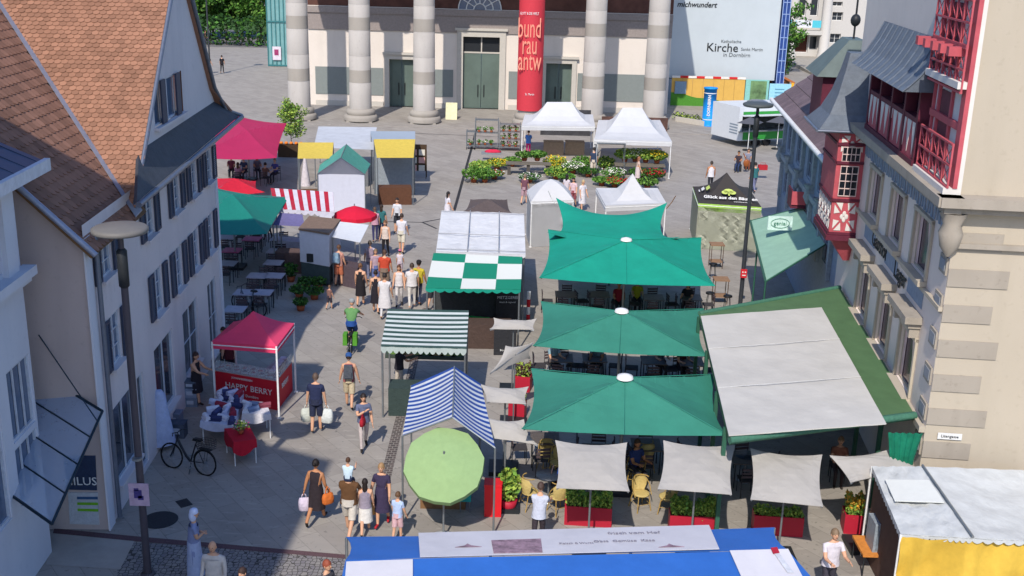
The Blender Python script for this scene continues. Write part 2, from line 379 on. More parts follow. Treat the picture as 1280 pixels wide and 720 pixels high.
    if hair:
        hb = MB(); HM = hm @ Matrix.Rotation(R(-14), 3, 'X')
        pts = []; n = 14; rows = 6
        for i in range(rows+1):
            t = R(105)*i/rows
            for j in range(n):
                a = 2*math.pi*j/n; fr = max(0, math.sin(a)); tt = t*(1-.28*fr)
                pts.append(hc+hm @ Vector((.09*math.sin(tt)*math.cos(a), .108*math.sin(tt)*math.sin(a)-.008, .128*math.cos(tt)+.004)))
        hb.add(pts, [(i*n+j, i*n+(j+1) % n, (i+1)*n+(j+1) % n, (i+1)*n+j) for i in range(rows) for j in range(n)], 0, smooth=True)
        if hairlen > .6:
            L_ = .1+.2*hairlen; hb.ell(hc+hm @ Vector((0, -.06, -.05-L_*.35)), (.08, .05, L_*.75), 10, 7, 0, hm)
        if hairlen == .55: hb.ell(hc+hm @ Vector((0, -.11, .03)), (.045, .045, .045), 8, 6)
        hb.build('hair', cm(hair, .6), root)
    if legs in ('skirt', 'dress'):
        sb = MB(); pz = J['pelvis'].z; ln_ = {'skirt': .5, 'dress': .5}[legs]*(1.75 if robe else 1); top_z = pz+(.1 if legs == 'skirt' else .2)
        prof = [(top_z, .15), (pz+.02, .185), (pz-.2, .2), (pz-.2-ln_*.4, .215+.02*robe), (pz-ln_, .225+.03*robe)]; pts = []; n = 16; rr = random.Random(hash(label) % 999)
        for z, r in prof:
            zz = (pz-z)/max(ln_, .1)
            for j in range(n):
                a = 2*math.pi*j/n; fold = 1+.05*math.sin(a*5+rr.random())*max(0, zz)
                pts.append((r*wide*fold*math.cos(a), r*.82*fold*math.sin(a)+walk*.02, z))
        sb.add(pts, [(i*n+j, (i+1)*n+j, (i+1)*n+(j+1) % n, i*n+(j+1) % n) for i in range(len(prof)-1) for j in range(n)], 0, smooth=True)
        sb.add(pts[-n:], [list(range(n))], 0)
        sb.build('skirt', cm(bottom), root)
    elif legs == 'shorts':
        sb = MB()
        for nm in 'LR':
            a, b = J['hip'+nm], J['knee'+nm]; sb.tube([a+Vector((0, 0, .04)), a.lerp(b, .5), a.lerp(b, .93)], .105, 10, r2=.095)
        sb.tube([J['pelvis']+Vector((0, 0, -.06)), J['pelvis']+Vector((0, 0, .1))], .165*wide, 12, r2=.15*wide); sb.build('shorts', cm(bottom), root)
    if top and not (legs == 'dress') and not sit:
        tb = MB(); pz = J['pelvis'].z; n = 14; pts = []
        hem = -.5 if robe else -.04
        for z, r, rb in ((J['chest'].z+.06, .165, .115), (J['chest'].z-.08, .175, .13), (J['waist'].z, .165, .13), (pz+.04, .18, .145), (pz+hem, .19+(.04 if robe else 0), .155)):
            t = (z-pz)
            for j in range(n):
                a = 2*math.pi*j/n; pts.append((r*wide*math.cos(a), rb*math.sin(a)+math.sin(ln)*max(t, 0), z))
        tb.add(pts, [(i*n+j, (i+1)*n+j, (i+1)*n+(j+1) % n, i*n+(j+1) % n) for i in range(4) for j in range(n)], 0, smooth=True); tb.build('shirt', cm(top), root)
    if hat:
        hb = MB(); n = 14
        hb.lathe(tuple(hc+Vector((0, -.005, .02))), [(.1, 0), (.102, .045), (.085, .095), (.045, .118), (.001, .122)], 14)
        if brim == 'scarf': hb.ell(hc+Vector((0, -.04, -.06)), (.11, .09, .15), 10, 7)
        elif brim: hb.lathe(tuple(hc+Vector((0, 0, .015))), [(.1, .012), (.17, 0), (.1, .005)], 16)
        else: hb.box(tuple(hc+hm @ Vector((0, .13, .025))), (.13, .11, .012), R(-headturn))
        hb.build('hat', cm(hat), root)
    if back:
        bb = MB(); z = J['chest'].z-.03
        bb.box((0, -.2, z-.02), (.29, .15, .42), top=.85); bb.box((0, -.285, z-.1), (.2, .05, .18)); bb.build('backpack', cm(back), root)
    root['_'] = 0; del root['_']
    W = Matrix.Translation(Vector(pos)) @ Matrix.Rotation(-R(heading), 4, 'Z') @ Matrix.Scale(k, 4)
    return dict(root=root, wrL=W @ (J['wrL']+dl[0]*.07), wrR=W @ (J['wrR']+dl[1]*.07), J=J, W=W, chest=W @ J['chest'], shL=W @ J['shL'], shR=W @ J['shR'])
def bag(name, label, cat, at, col, w=.3, h=.35, d=.14, rz=0, handle=.12):
    """bag hanging from a point"""
    t = thing(name, label, cat, tuple(at)); OFF[t.name] = Vector((0, 0, 0)); t.rotation_euler = (0, 0, rz); b = MB(); n = 10; pts = []
    for z, k, q in ((-handle, .8, .25), (-handle-.05, .95, .7), (-handle-h*.5, 1.06, 1.05), (-handle-h*.9, 1, 1), (-handle-h, .8, .8)):
        for j in range(n): 
            a = 2*math.pi*j/n; c_, s_ = math.cos(a), math.sin(a); pts.append((abs(c_)**.6*math.copysign(1, c_)*w/2*k, abs(s_)**.6*math.copysign(1, s_)*d/2*q, z))
    b.add(pts, [(i*n+j, (i+1)*n+j, (i+1)*n+(j+1) % n, i*n+(j+1) % n) for i in range(4) for j in range(n)], smooth=True); b.add(pts[:n], [list(range(n))]); b.add(pts[-n:], [list(range(n))])
    b.build('pouch', cm(col), t)
    hb = MB()
    for y in (-.015, .015): hb.tube([(-w*.22, y, -handle-.03), (-w*.16, y, -handle*.4), (0, y, 0.005), (w*.16, y, -handle*.4), (w*.22, y, -handle-.03)], .008, 5)
    hb.build('handle', cm(col), t); return t
# ------------------------------------------------------------ ground
_a = P(240, 580); _b = P(350, 690); SLAB = math.atan2(_b.y-_a.y, _b.x-_a.x)
def paving(nt, tc):
    mp = nt.nodes.new('ShaderNodeMapping'); mp.inputs['Rotation'].default_value = (0, 0, -SLAB); nt.links.new(tc.outputs['Object'], mp.inputs[0])
    wn = nt.nodes.new('ShaderNodeTexNoise'); wn.inputs['Scale'].default_value = .15; nt.links.new(tc.outputs['Object'], wn.inputs[0])
    br = nt.nodes.new('ShaderNodeTexBrick'); nt.links.new(mp.outputs[0], br.inputs['Vector']); br.inputs['Scale'].default_value = 1.0
    br.inputs['Brick Width'].default_value = 1.15; br.inputs['Row Height'].default_value = .52; br.inputs['Mortar Size'].default_value = .011; br.inputs['Mortar Smooth'].default_value = .3; br.inputs['Bias'].default_value = -.1
    br.offset = .37; br.squash = 1.4; br.squash_frequency = 3
    br.inputs['Color1'].default_value = (*hx('#99938b'), 1); br.inputs['Color2'].default_value = (*hx('#88827b'), 1); br.inputs['Mortar'].default_value = (*hx('#76716b'), 1)
    st = nt.nodes.new('ShaderNodeMapping'); st.inputs['Rotation'].default_value = (0, 0, -SLAB); st.inputs['Scale'].default_value = (.25, 1.1, 1); nt.links.new(tc.outputs['Object'], st.inputs[0])
    c = mixc(nt, math_(nt, 'MULTIPLY', noise(nt, st.outputs[0], 3.0, 6), .3), br.outputs['Color'], '#a39c92')
    c = mixc(nt, math_(nt, 'MULTIPLY', noise(nt, tc.outputs['Object'], .22, 5), .35), c, '#99938b')
    c = mixc(nt, math_(nt, 'MULTIPLY', noise(nt, tc.outputs['Object'], 1.3, 8, .54, .75), .4), c, '#7f7972')
    c = mixc(nt, math_(nt, 'MULTIPLY', noise(nt, tc.outputs['Object'], 9, 4, .62, .7), .5), c, '#5d5853')
    c = mixc(nt, math_(nt, 'MULTIPLY', noise(nt, tc.outputs['Object'], .55, 9, .56, .68), .4), c, '#7d7771')
    c = mixc(nt, math_(nt, 'MULTIPLY', noise(nt, st.outputs[0], 7.0, 3, .6, .66), .35), c, '#b0aaa0')
    v = nt.nodes.new('ShaderNodeTexVoronoi'); v.inputs['Scale'].default_value = 1.6; nt.links.new(tc.outputs['Object'], v.inputs['Vector'])
    c = mixc(nt, math_(nt, 'MULTIPLY', math_(nt, 'LESS_THAN', v.outputs['Distance'], .045), .6), c, '#4c4a49')
    return c
pattern('paving', paving, .75)
GM = MB(); GM.poly([(-400, -60, 0), (400, -60, 0), (400, 900, 0), (-400, 900, 0)]); structure(GM.build('ground', 'paving'), 'light grey stone slab paving of the market square')
def flat(name, pts, z, m, label=None, px=True):
    b = MB(); b.poly([tuple(P(x, y, 0).xy)+(z,) for x, y in pts] if px else [(x, y, z) for x, y in pts]); return structure(b.build(name, m), label)
def cobbles(nt, tc):
    v = nt.nodes.new('ShaderNodeTexVoronoi'); v.inputs['Scale'].default_value = 8.5; v.inputs['Randomness'].default_value = .55; nt.links.new(tc.outputs['Object'], v.inputs['Vector'])
    v2 = nt.nodes.new('ShaderNodeTexVoronoi'); v2.feature = 'DISTANCE_TO_EDGE'; v2.inputs['Scale'].default_value = 8.5; v2.inputs['Randomness'].default_value = .55; nt.links.new(tc.outputs['Object'], v2.inputs['Vector'])
    e = math_(nt, 'LESS_THAN', v2.outputs['Distance'], .07); bw = nt.nodes.new('ShaderNodeRGBToBW'); nt.links.new(v.outputs['Color'], bw.inputs[0])
    return mixc(nt, e, mixc(nt, bw.outputs[0], '#8f8a84', '#726e72'), '#46433f')
pattern('cobbles', cobbles, .8)
mat('setts_red', '#5b4548', .85, .3, 30); mat('drain_iron', '#34363a', .6, .2, 20, metal=.3); mat('asphalt', '#6e6c6c', .9, .12, 3); mat('slab_plain', '#a09a92', .8, .1, 2); mat('lawn', '#3f5a24', .95, .3, 2)
flat('cobbled_path', [(150, 676), (430, 697), (445, 760), (300, 790), (140, 790)], .004, 'cobbles', 'small dark cobbles at the left foot of the photo')
flat('slab_path', [(60, 664), (170, 673), (150, 712), (58, 706)], .008, 'slab_plain')
flat('drain_strip', [(68, 661), (172, 671), (434, 694), (434, 699), (170, 677), (66, 667)], .012, 'setts_red', 'dark reddish strip of setts across the street')
def strip(pts, w, m, z, label, name='sett_strip'):
    b = MB(); q = [P(x, y) for x, y in pts]
    for i in range(len(q)-1):
        d = (q[i+1]-q[i]).normalized(); n = Vector((-d.y, d.x, 0))*w/2
        b.poly([tuple((a).xy)+(z,) for a in (q[i]-n, q[i+1]-n, q[i+1]+n, q[i]+n)])
    return structure(b.build(name, m), label)
def settsm(nt, tc):
    br = nt.nodes.new('ShaderNodeTexBrick'); nt.links.new(tc.outputs['Object'], br.inputs['Vector']); br.inputs['Scale'].default_value = 1; br.inputs['Brick Width'].default_value = .16; br.inputs['Row Height'].default_value = .13; br.inputs['Mortar Size'].default_value = .012
    br.inputs['Color1'].default_value = (*hx('#5f5450'), 1); br.inputs['Color2'].default_value = (*hx('#4b4543'), 1); br.inputs['Mortar'].default_value = (*hx('#8a847c'), 1); return br.outputs['Color']
pattern('setts', settsm, .85)
strip([(470, 640), (483, 594), (496, 540), (509, 490), (520, 440), (533, 385)], .28, 'setts', .006, 'dark sett strip running up the street past the stalls')
strip([(548, 330), (571, 252), (589, 187), (598, 152)], .16, 'drain_iron', .006, 'thin dark slot drain running towards the church', 'slot_drain')
strip([(440, 276), (528, 278), (546, 286)], .1, 'drain_iron', .0062, 'dark slot drain across the square', 'slot_drain')
strip([(528, 278), (560, 272)], .1, 'drain_iron', .0064, None, 'slot_drain')
strip([(500, 166), (600, 170), (640, 172)], .12, 'drain_iron', .005, None, 'slot_drain')
for (x, y, r) in ((200, 650, .42),):
    b = MB(); g = P(x, y); b.lathe((g.x, g.y, 0), [(0.001, .012), (r, .012), (r+.02, .006)], 24, smooth=False); tag(b.build('manhole_cover', 'drain_iron'), 'round iron manhole cover in the shaded paving', 'manhole cover')
b = MB(); g = P(230, 629); b.box((g.x, g.y, .006), (.4, .3, .012), SLAB); tag(b.build('drain_grate', 'drain_iron'), 'small square drain grate behind the round manhole cover', 'drain grate')
# far surroundings beyond the square, top left and right
flat('road', [(120, 56), (352, 60), (352, 44), (120, 20)], .01, 'asphalt', 'pale road beyond the church forecourt')
flat('lawn', [(100, 30), (352, 50), (352, 10), (100, -20)], .006, 'lawn')
# ------------------------------------------------------------ walls with openings
def wall_holes(mb, F, s0, s1, z0, z1, holes, depth=.1, mi=0, n=0.0):
    ss = sorted({s0, s1, *[h[0] for h in holes], *[h[1] for h in holes]}); zz = sorted({z0, z1, *[h[2] for h in holes], *[h[3] for h in holes]})
    ss = [a for a in ss if s0 <= a <= s1]; zz = [a for a in zz if z0 <= a <= z1]
    for i in range(len(ss)-1):
        for j in range(len(zz)-1):
            cs, cz = (ss[i]+ss[i+1])/2, (zz[j]+zz[j+1])/2
            if any(h[0] < cs < h[1] and h[2] < cz < h[3] for h in holes): continue
            mb.poly([F((ss[i], n, zz[j])), F((ss[i+1], n, zz[j])), F((ss[i+1], n, zz[j+1])), F((ss[i], n, zz[j+1]))], mi)
    for a, b, c, d in holes:
        for p, q in (((a, c), (b, c)), ((b, c), (b, d)), ((b, d), (a, d)), ((a, d), (a, c))):
            mb.poly([F((p[0], n, p[1])), F((q[0], n, q[1])), F((q[0], n-depth, q[1])), F((p[0], n-depth, p[1]))], mi)
def fbox(mb, F, s0, s1, n0, n1, z0, z1, mi=0):
    pts = [F((s, n, z)) for z in (z0, z1) for s, n in ((s0, n0), (s1, n0), (s1, n1), (s0, n1))]
    mb.add(pts, [(3, 2, 1, 0), (4, 5, 6, 7), (0, 1, 5, 4), (1, 2, 6, 5), (2, 3, 7, 6), (3, 0, 4, 7)], mi)
def window(root, F, s0, s1, z0, z1, depth=.1, frame='white_paint', nv=2, nh=3, sill=None, pane='glass', n=0.0, fw=.06, bw=.03, label=None, shutters=None, curtain=None, name='window', two=False):
    m = MB(); nn = n-depth+.06
    for a, b, c, d in ((s0, s1, z0, z0+fw), (s0, s1, z1-fw, z1), (s0, s0+fw, z0+fw, z1-fw), (s1-fw, s1, z0+fw, z1-fw)): fbox(m, F, a, b, nn-.05, nn, c, d)
    for i in range(1, nv): s = s0+(s1-s0)*i/nv; w = bw*(1.6 if i*2 == nv else .8); fbox(m, F, s-w/2, s+w/2, nn-.04, nn-.004, z0+fw, z1-fw)
    for j in range(1, nh): z = z0+(z1-z0)*j/nh; fbox(m, F, s0+fw, s1-fw, nn-.036, nn-.008, z-bw*.4, z+bw*.4)
    w = m.build(name, frame, root, label)
    g = MB(); fbox(g, F, s0+.01, s1-.01, nn-.09, nn-.05, z0+.01, z1-.01); g.build('pane', pane, w)
    if sill: g = MB(); fbox(g, F, s0-.08, s1+.08, n-.02, n+.14, z0-.08, z0-.002); g.build('sill', sill, w)
    if curtain:
        g = MB(); k = 9
        for side in (0, 1):
            pts = []
            for i in range(k):
                for z in (z0+.06, z1-.05):
                    f_ = i/(k-1)*((.52 if z > z0+.2 else .2) if side == 0 else (.12)); s = s0+.04+(s1-s0-.08)*f_ if side == 0 else s1-.04-(s1-s0-.08)*f_
                    pts.append(F((s, nn-.045+.015*math.sin(i*2.2)+.02, z)))
            g.add(pts, [(2*i, 2*i+2, 2*i+3, 2*i+1) for i in range(k-1)], smooth=True)
        g.build('curtain', curtain, w)
    if shutters:
        sw = (s1-s0)*.5
        for sd in (-1, 1):
            a = s0-.05-sw if sd < 0 else s1+.05; g = MB()
            for p, q, c, d in ((a, a+sw, z0, z0+.07), (a, a+sw, z1-.07, z1), (a, a+.06, z0+.07, z1-.07), (a+sw-.06, a+sw, z0+.07, z1-.07)): fbox(g, F, p, q, n+.015, n+.07, c, d)
            ns = int((z1-z0)/.075)
            for i in range(ns):
                z = z0+.07+(z1-z0-.14)*(i+.5)/ns; g.add([F((a+.06, n+.02, z+.03)), F((a+sw-.06, n+.02, z+.03)), F((a+sw-.06, n+.062, z-.03)), F((a+.06, n+.062, z-.03))], [(0, 1, 2, 3)])
            fbox(g, F, a+.03, a+sw-.03, n+.012, n+.018, z0+.03, z1-.03)
            g.build('shutter', shutters, w)
    return w
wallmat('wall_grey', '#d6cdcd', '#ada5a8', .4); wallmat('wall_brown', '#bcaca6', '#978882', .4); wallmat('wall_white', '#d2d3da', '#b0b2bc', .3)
mat('shutter_blue', '#3c4255', .6, .08); mat('win_frame', '#c4c8d0', .5); mat('slate_dark', '#3d4148', .6, .2, 4, bump=.2, bscale=20); mat('flashing', '#9a9fae', .45, metal=.3); mat('gutter', '#6f7684', .4, metal=.5)
mat('tile_orange', '#8f6853', .85, .16, .7, island=.2, spec=.2); mat('tile_dark', '#8c6755', .85, .14, 1.0, island=.2, spec=.2); mat('glass_blue', '#5b6b83', .12, .1, spec=.6); mat('glass_shop', '#2f3a48', .1, .3, 1.2, spec=.6)
# ---- tiled townhouse on the left
A0 = P(137, 662); LF = Frame(A0.xy, -2.0, 1)
EZ = 7.3
def build_townhouse():
    root = thing('townhouse', 'grey townhouse with steep orange tiled roof and blue shutters on the left', 'house', (A0.x, A0.y, 0)); L = 12.95; dp = 22
    W1 = [(x, x+.95) for x in (4.35, 7.1, 9.6, 11.3)]
    rows = []
    for sx in (.95, 2.55): pass
    up = [LF.px(*p) for p in ((125, 354), (180, 300), (221, 262), (246, 242), (265, 224))]
    holes = []; wins = []
    for s in (.95, 4.65, 7.45, 9.55, 11.6): holes.append((s, s+.85, 6.02, 7.1)); wins.append((s, s+.85, 6.02, 7.1, 1))
    for s in (1.15, 5.0, 7.2, 9.3, 11.3): holes.append((s, s+.85, 3.72, 5.0)); wins.append((s, s+.85, 3.72, 5.0, 1))
    shops = [(.9, 2.6, .75, 2.75), (2.95, 3.5, .15, 2.75), (4.6, 6.5, .75, 2.9), (7.7, 9.5, .8, 2.9), (10.9, 12.1, .3, 2.8)]
    m = MB(); wall_holes(m, LF, 0, L, 0, EZ+.3, holes+shops)
    # gable wall above the skirt roof
    g = [(3.4, EZ), (14.6, EZ), (14.2, 8.0), (13.3, 8.9), (9.4, 13.3), (5.2, 9.0), (4.0, 7.9)]
    ah = (6.25, 9.3, 8.75, 9.95)
    zz = [EZ+.3, 8.75, 9.95, 13.3]
    def xs(z):
        l = 3.4+(z-EZ)*(6.0/6.0) if z < 13.3 else 9.4; r = 14.6-(z-EZ)*1.1 if z < 9 else 12.75-(z-9)*(3.35/4.3)
        return l, r
    for i in range(3):
        (l0, r0), (l1, r1) = xs(zz[i]), xs(zz[i+1])
        if i == 1:
            m.poly([LF((l0, 0, zz[1])), LF((ah[0], 0, zz[1])), LF((ah[0], 0, min(zz[2], zz[2]))), LF((max(l1, ah[0]), 0, zz[2]))]); m.poly([LF((ah[1], 0, zz[1])), LF((r0, 0, zz[1])), LF((r1, 0, zz[2])), LF((ah[1], 0, zz[2]))])
        else: m.poly([LF((l0, 0, zz[i])), LF((r0, 0, zz[i])), LF((r1, 0, zz[i+1])), LF((l1, 0, zz[i+1]))])
    # far end wall, near wall
    m.poly([LF((L, 0, 0)), LF((L, -dp, 0)), LF((L, -dp, EZ)), LF((L, 0, EZ))])
    m.build('wall', 'wall_grey', root)
    # near wall facing the camera, its top follows the wing roof
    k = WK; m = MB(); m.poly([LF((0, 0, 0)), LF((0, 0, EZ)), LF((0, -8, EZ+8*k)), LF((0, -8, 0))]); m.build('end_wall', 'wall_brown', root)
    for (a, b, c, d, sh) in wins: window(root, LF, a, b, c, d, shutters='shutter_blue', frame='win_frame', pane='glass_blue', sill='wall_grey')
    for i, (a, b, c, d) in enumerate(shops): window(root, LF, a, b, c, d, nv=2 if i != 1 else 1, nh=1 if i < 3 else 2, frame='win_frame', pane='glass_shop', sill='wall_grey' if i != 1 else None, name='shop_window' if i != 1 else 'door', fw=.07)
    # attic window band
    w = window(root, LF, *ah, nv=4, nh=1, frame='win_frame', pane='glass_blue', sill='wall_grey', name='attic_window')
    for a in (6.85, 8.45): 
        g = MB(); fbox(g, LF, a, a+.45, .02, .07, ah[2], ah[3]); g.build('shutter', 'shutter_blue', w)
    # band at the wall corner, downpipe
    m = MB(); fbox(m, LF, -.06, .35, 0, .04, 0, EZ); m.build('corner_band', 'wall_white', root); m = MB(); fbox(m, LF, L-.25, L+.04, 0, .04, 0, EZ+.2); m.build('corner_band', 'wall_white', root)
    m = MB(); m.tube([LF((.45, .12, EZ-.1)), LF((.45, .12, .1))], .06, 8); m.tube([LF((.45, .12, EZ-.1)), LF((.6, .5, EZ+.1))], .06, 8); m.build('downpipe', 'gutter', root)
    # skirt roof over the street front
    m = MB(); q = 3.6
    m.slab([LF((2.3, .55, 7.6)), LF((14.6, .55, 7.82)), LF((13.2, -.02, 8.5)), LF((4.7, -.02, 8.45))], .1); m.build('skirt_roof', 'slate_dark', root)
    m = MB(); m.tube([LF((2.3, .6, 7.54)), LF((14.65, .62, 7.76))], .075, 8); m.build('gutter', 'gutter', root)
    # main roof: real overlapping tiles on the slope that faces the camera
    def tiles(mb, o, du, dv, nu, nv, w, h, clip, up):
        du, dv, up = Vector(du).normalized(), Vector(dv).normalized(), Vector(up).normalized(); rr = random.Random(3)
        for j in range(nv):
            for i in range(nu):
                c = o+du*w*(i+(.5 if j % 2 else 0))+dv*h*j
                if not clip(c): continue
                t = .012+rr.random()*.006; pts = []
                for (x, y) in ((-.48, 1.25), (.48, 1.25), (.48, .35), (.36, .12), (.15, 0), (-.15, 0), (-.36, .12), (-.48, .35)):
                    lift = (.028-.02*y)+t*.3; pts.append(c+du*x*w+dv*y*h+up*lift)
                low = [pts[k]-up*.014 for k in (2, 3, 4, 5, 6, 7)]; n_ = len(pts)
                mb.add(pts+low, [list(range(8))]+[(2+k, 8+k, 9+k, 3+k) for k in range(5)])
    n2, d2 = LF.n, LF.d; ms = 6.0/6.0
    sl = Vector(d2)+Vector((0, 0, 1)); sl.normalize(); upn = (Vector((0, 0, 1))-Vector(d2)).normalized()
    o = LF((3.3, .12, 7.2)); wing = lambda n: EZ+WK*(-n)
    def clip(c):
        r_ = c-LF.a; n = r_.dot(LF.n); return n < .16 and c.z > wing(n)-.1 and c.z < 13.45
    m = MB(); tiles(m, o, -n2, sl, 118, 75, .185, .145, clip, upn)
    r = m.build('roof', 'tile_orange', root)
    m = MB(); a, b, c, d = LF((3.3, .1, 7.2)), LF((3.3, -21, 7.2)), LF((9.45, -21, 13.35)), LF((9.45, .1, 13.35)); m.slab([a, b, c, d], .12, up=upn); m.build('roof_deck', 'wood', r)
    m = MB(); m.slab([LF((14.6, .5, 7.75)), LF((14.6, -21, 7.75)), LF((12.8, -21, 9.0)), LF((12.8, .1, 9.0))], .1, up=(0, .7, .7)); m.slab([LF((12.8, .1, 9.0)), LF((12.8, -21, 9.0)), LF((9.4, -21, 13.4)), LF((9.4, .1, 13.4))], .1, up=(0, .7, .7)); m.build('rear_roof', 'tile_dark', root)
    m = MB(); m.tube([LF((14.7, .6, 7.8)), LF((13.9, .25, 8.1)), LF((12.85, .14, 9.0)), LF((9.4, .14, 13.4))], .07, 6); m.tube([LF((3.3, .16, 7.15)), LF((9.4, .16, 13.4))], .06, 6); m.build('verge', 'gutter', root)
    # wing roof sloping to the street
    wl = (Vector(-n2)+Vector((0, 0, WK))).normalized(); wup = (Vector((0, 0, 1))*1+Vector(n2)*WK).normalized()
    def clip2(c):
        r_ = c-LF.a; n = r_.dot(LF.n); s = r_.dot(LF.d); return s > -.25 and c.z > 7.25+(s-3.35)*1.0-.05
    m = MB(); tiles(m, LF((-.2, .3, EZ-.3*WK)), d2, wl, 60, 46, .24, .26, clip2, wup); r = m.build('wing_roof', 'tile_dark', root)
    m = MB(); m.slab([LF((-.25, .3, EZ-.3*WK-.02)), LF((3.9, .3, EZ-.3*WK-.02)), LF((16, -12, EZ+12*WK-.02)), LF((-.25, -12, EZ+12*WK-.02))], .1, up=wup); m.build('roof_deck', 'wood', r)
    m = MB(); m.tube([LF((-.3, .36, EZ-.3*WK)), LF((-.3, -12, EZ+12*WK))], .07, 6); m.build('verge', 'flashing', root)
    # valley flashing
    m = MB(); pts = []
    for n in (.3, -3, -6, -9): z = wing(n); s = z-7.25+3.35; pts.append((s, n, z))
    for (a, b) in zip(pts[:-1], pts[1:]):
        m.slab([LF((a[0]-.16, a[1], a[2]+.09)), LF((a[0]+(.42 if a[1] > 0 else .2), a[1], a[2]+.13)), LF((b[0]+.2, b[1], b[2]+.12)), LF((b[0]-.16, b[1], b[2]+.09))], .03, up=(0, 0, 1))
    m.build('valley_flashing', 'flashing', root)
    return root
# pitch of the wing roof from its verge in the near wall plane
_q = P(0, 80); 
def _verge(px, py):   # point where the ray meets the near wall plane s = -.25
    d = ray(px, py); o = LF((-.25, 0, 0)) - CAM; q = CAM+d*(Vector((o.x, o.y, 0)).dot(LF.d)/d.dot(LF.d)); r = q-LF.a; return r.dot(LF.n), q.z
_v1, _v2 = _verge(115, 281), _verge(47, 220)
WK = (_v2[1]-_v1[1])/(_v1[0]-_v2[0]); print('wing pitch', _v1, _v2, WK)
townhouse = build_townhouse()
# ---- white building at the lower left
N0 = P(65, 690); NF = Frame(N0.xy, -2.0, 1)
def build_white():
    root = thing('white_building', 'white rendered building with a bay of tall windows at the left edge', 'building', (N0.x, N0.y, 0))
    ez = NF.px(72, 194, .55)[1]; L = -12; s_e = 0
    a = NF.px(8, 468); b = NF.px(30, 447); c = NF.px(22, 635); print('white', ez, a, b, c, NF.px(40, 335, .3))
    holes = [(-1.32, -.08, 3.38, 5.0), (-1.32, -.08, 1.9, 3.24), (-3.4, -1.8, 1.9, 5.0), (-1.9, -.95, 7.05, ez-.35)]
    m = MB(); wall_holes(m, NF, -12, 0, 0, ez, holes); m.poly([NF((0, 0, 0)), NF((0, -9, 0)), NF((0, -9, ez)), NF((0, 0, ez))]); m.build('wall', 'wall_white', root)
    for h in holes: window(root, NF, *h, nv=3, nh=1, frame='win_frame', pane='glass_blue', fw=.06, bw=.05)
    zl = NF.px(40, 335, .3)[1]
    m = MB(); fbox(m, NF, -12, .12, 0, .3, zl-.2, zl); fbox(m, NF, -12, .08, 0, .18, zl-.35, zl-.2); m.build('cornice', 'wall_white', root)
    m = MB(); fbox(m, NF, -.9, -.35, 0, .12, zl, ez-.15); m.build('pilaster', 'wall_white', root); m = MB(); fbox(m, NF, -2.6, -2.0, 0, .12, zl, ez-.15); m.build('pilaster', 'wall_white', root)
    m = MB(); m.slab([NF((-12, .55, ez)), NF((.55, .55, ez)), NF((.55, -.9, ez+.62)), NF((-12, -.9, ez+.62))], .06, up=(0, 0, 1))
    for i in range(14): s = .3-i*.62; m.slab([NF((s, .5, ez+.03)), NF((s+.03, .5, ez+.03)), NF((s+.03, -.9, ez+.65)), NF((s, -.9, ez+.65))], .04, up=(0, 0, 1))
    m.build('roof', mat('metal_blue', '#4c5468', .4, .1, metal=.4), root)
    m = MB(); fbox(m, NF, -12, .62, .5, .62, ez-.2, ez+.06); fbox(m, NF, .5, .62, -.9, .5, ez-.18, ez+.0); m.build('fascia', 'win_frame', root)
    m = MB(); z1 = ez+5
    m.poly([NF((-12, -.9, ez)), NF((-.2, -.9, ez)), NF((-.2, -.9, ez+.8)), NF((-.2, -.9, ez+.62)), NF((-7.4, -.9, ez+6.2)), NF((-12, -.9, ez+6.2))]); m.poly([NF((-.2, -.9, ez-.3)), NF((-.2, -9, ez-.3)), NF((-.2, -9, ez+.6)), NF((-.2, -.9, ez+.6))]); m.build('upper_wall', 'wall_white', root)
    m = MB(); m.tube([NF((.5, -.6, ez+.05)), NF((-7.3, -.78, ez+6.3))], .09, 6); m.tube([NF((.55, -.75, ez+.05)), NF((-7.3, -.95, ez+6.38))], .05, 6); m.build('verge', mat('patina', '#7c948f', .5), root)
    m = MB()
    m.slab([NF((.2, -.9, ez+.4)), NF((-7.4, -.9, ez+6.3)), NF((-7.4, -9, ez+6.3)), NF((.2, -9, ez+.4))], .1, up=(0, 0, 1)); m.build('rear_roof', 'tile_dark', root)
    m = MB(); m.prism([(-17, 11), (-11.06, 11), (-11.06, 11.75), (-10.24, 18), (-17, 18)], 11.5, 18); m.build('unseen_shade_block', 'wall_white', root)  # unseen block added out of view, outlined to throw the notched street shadow
    m = MB(); m.prism([(-17, -10), (-9.9, -10), (-9.71, 1.9), (-9.36, 7.75), (-11.7, 8.85), (-17, 8.85)], 0, 21); m.build('unseen_shade_tower', 'wall_white', root)  # unseen tall block added left of the view, shaped for the lower street shadow
    return root
white_building = build_white()
# glass canopy over the entrance between the two
def glass_canopy():
    A, B, C = P(44, 463, 3.75), P(128, 514, 3.35), P(65, 655, 2.1); D = A+(C-B)
    t = thing('glass_canopy', 'steel and glass canopy over the shaded entrance between the white building and the townhouse', 'canopy', (B.x, B.y, 0))
    m = MB()
    for p, q in ((A, B), (B, C), (C, D), (D, A)): m.tube([p, q], .035, 6)
    for f in (.25, .5, .75): m.tube([A.lerp(D, f), B.lerp(C, f)], .02, 6)
    m.build('frame', mat('steel_teal', '#2d3d48', .4, metal=.5), t)
    g = MB(); g.slab([A, B, C, D], .012, up=(0, 0, 1)); gm = mat('canopy_glass', '#b3c3d6', .05, .02, spec=.5, alpha=.4); g.build('pane', gm, t)
    m = MB(); m.tube([B.lerp(C, .1), LF((0, -1.2, 5.0))], .015, 5); m.build('tie_rod', 'steel_teal', t)
glass_canopy()
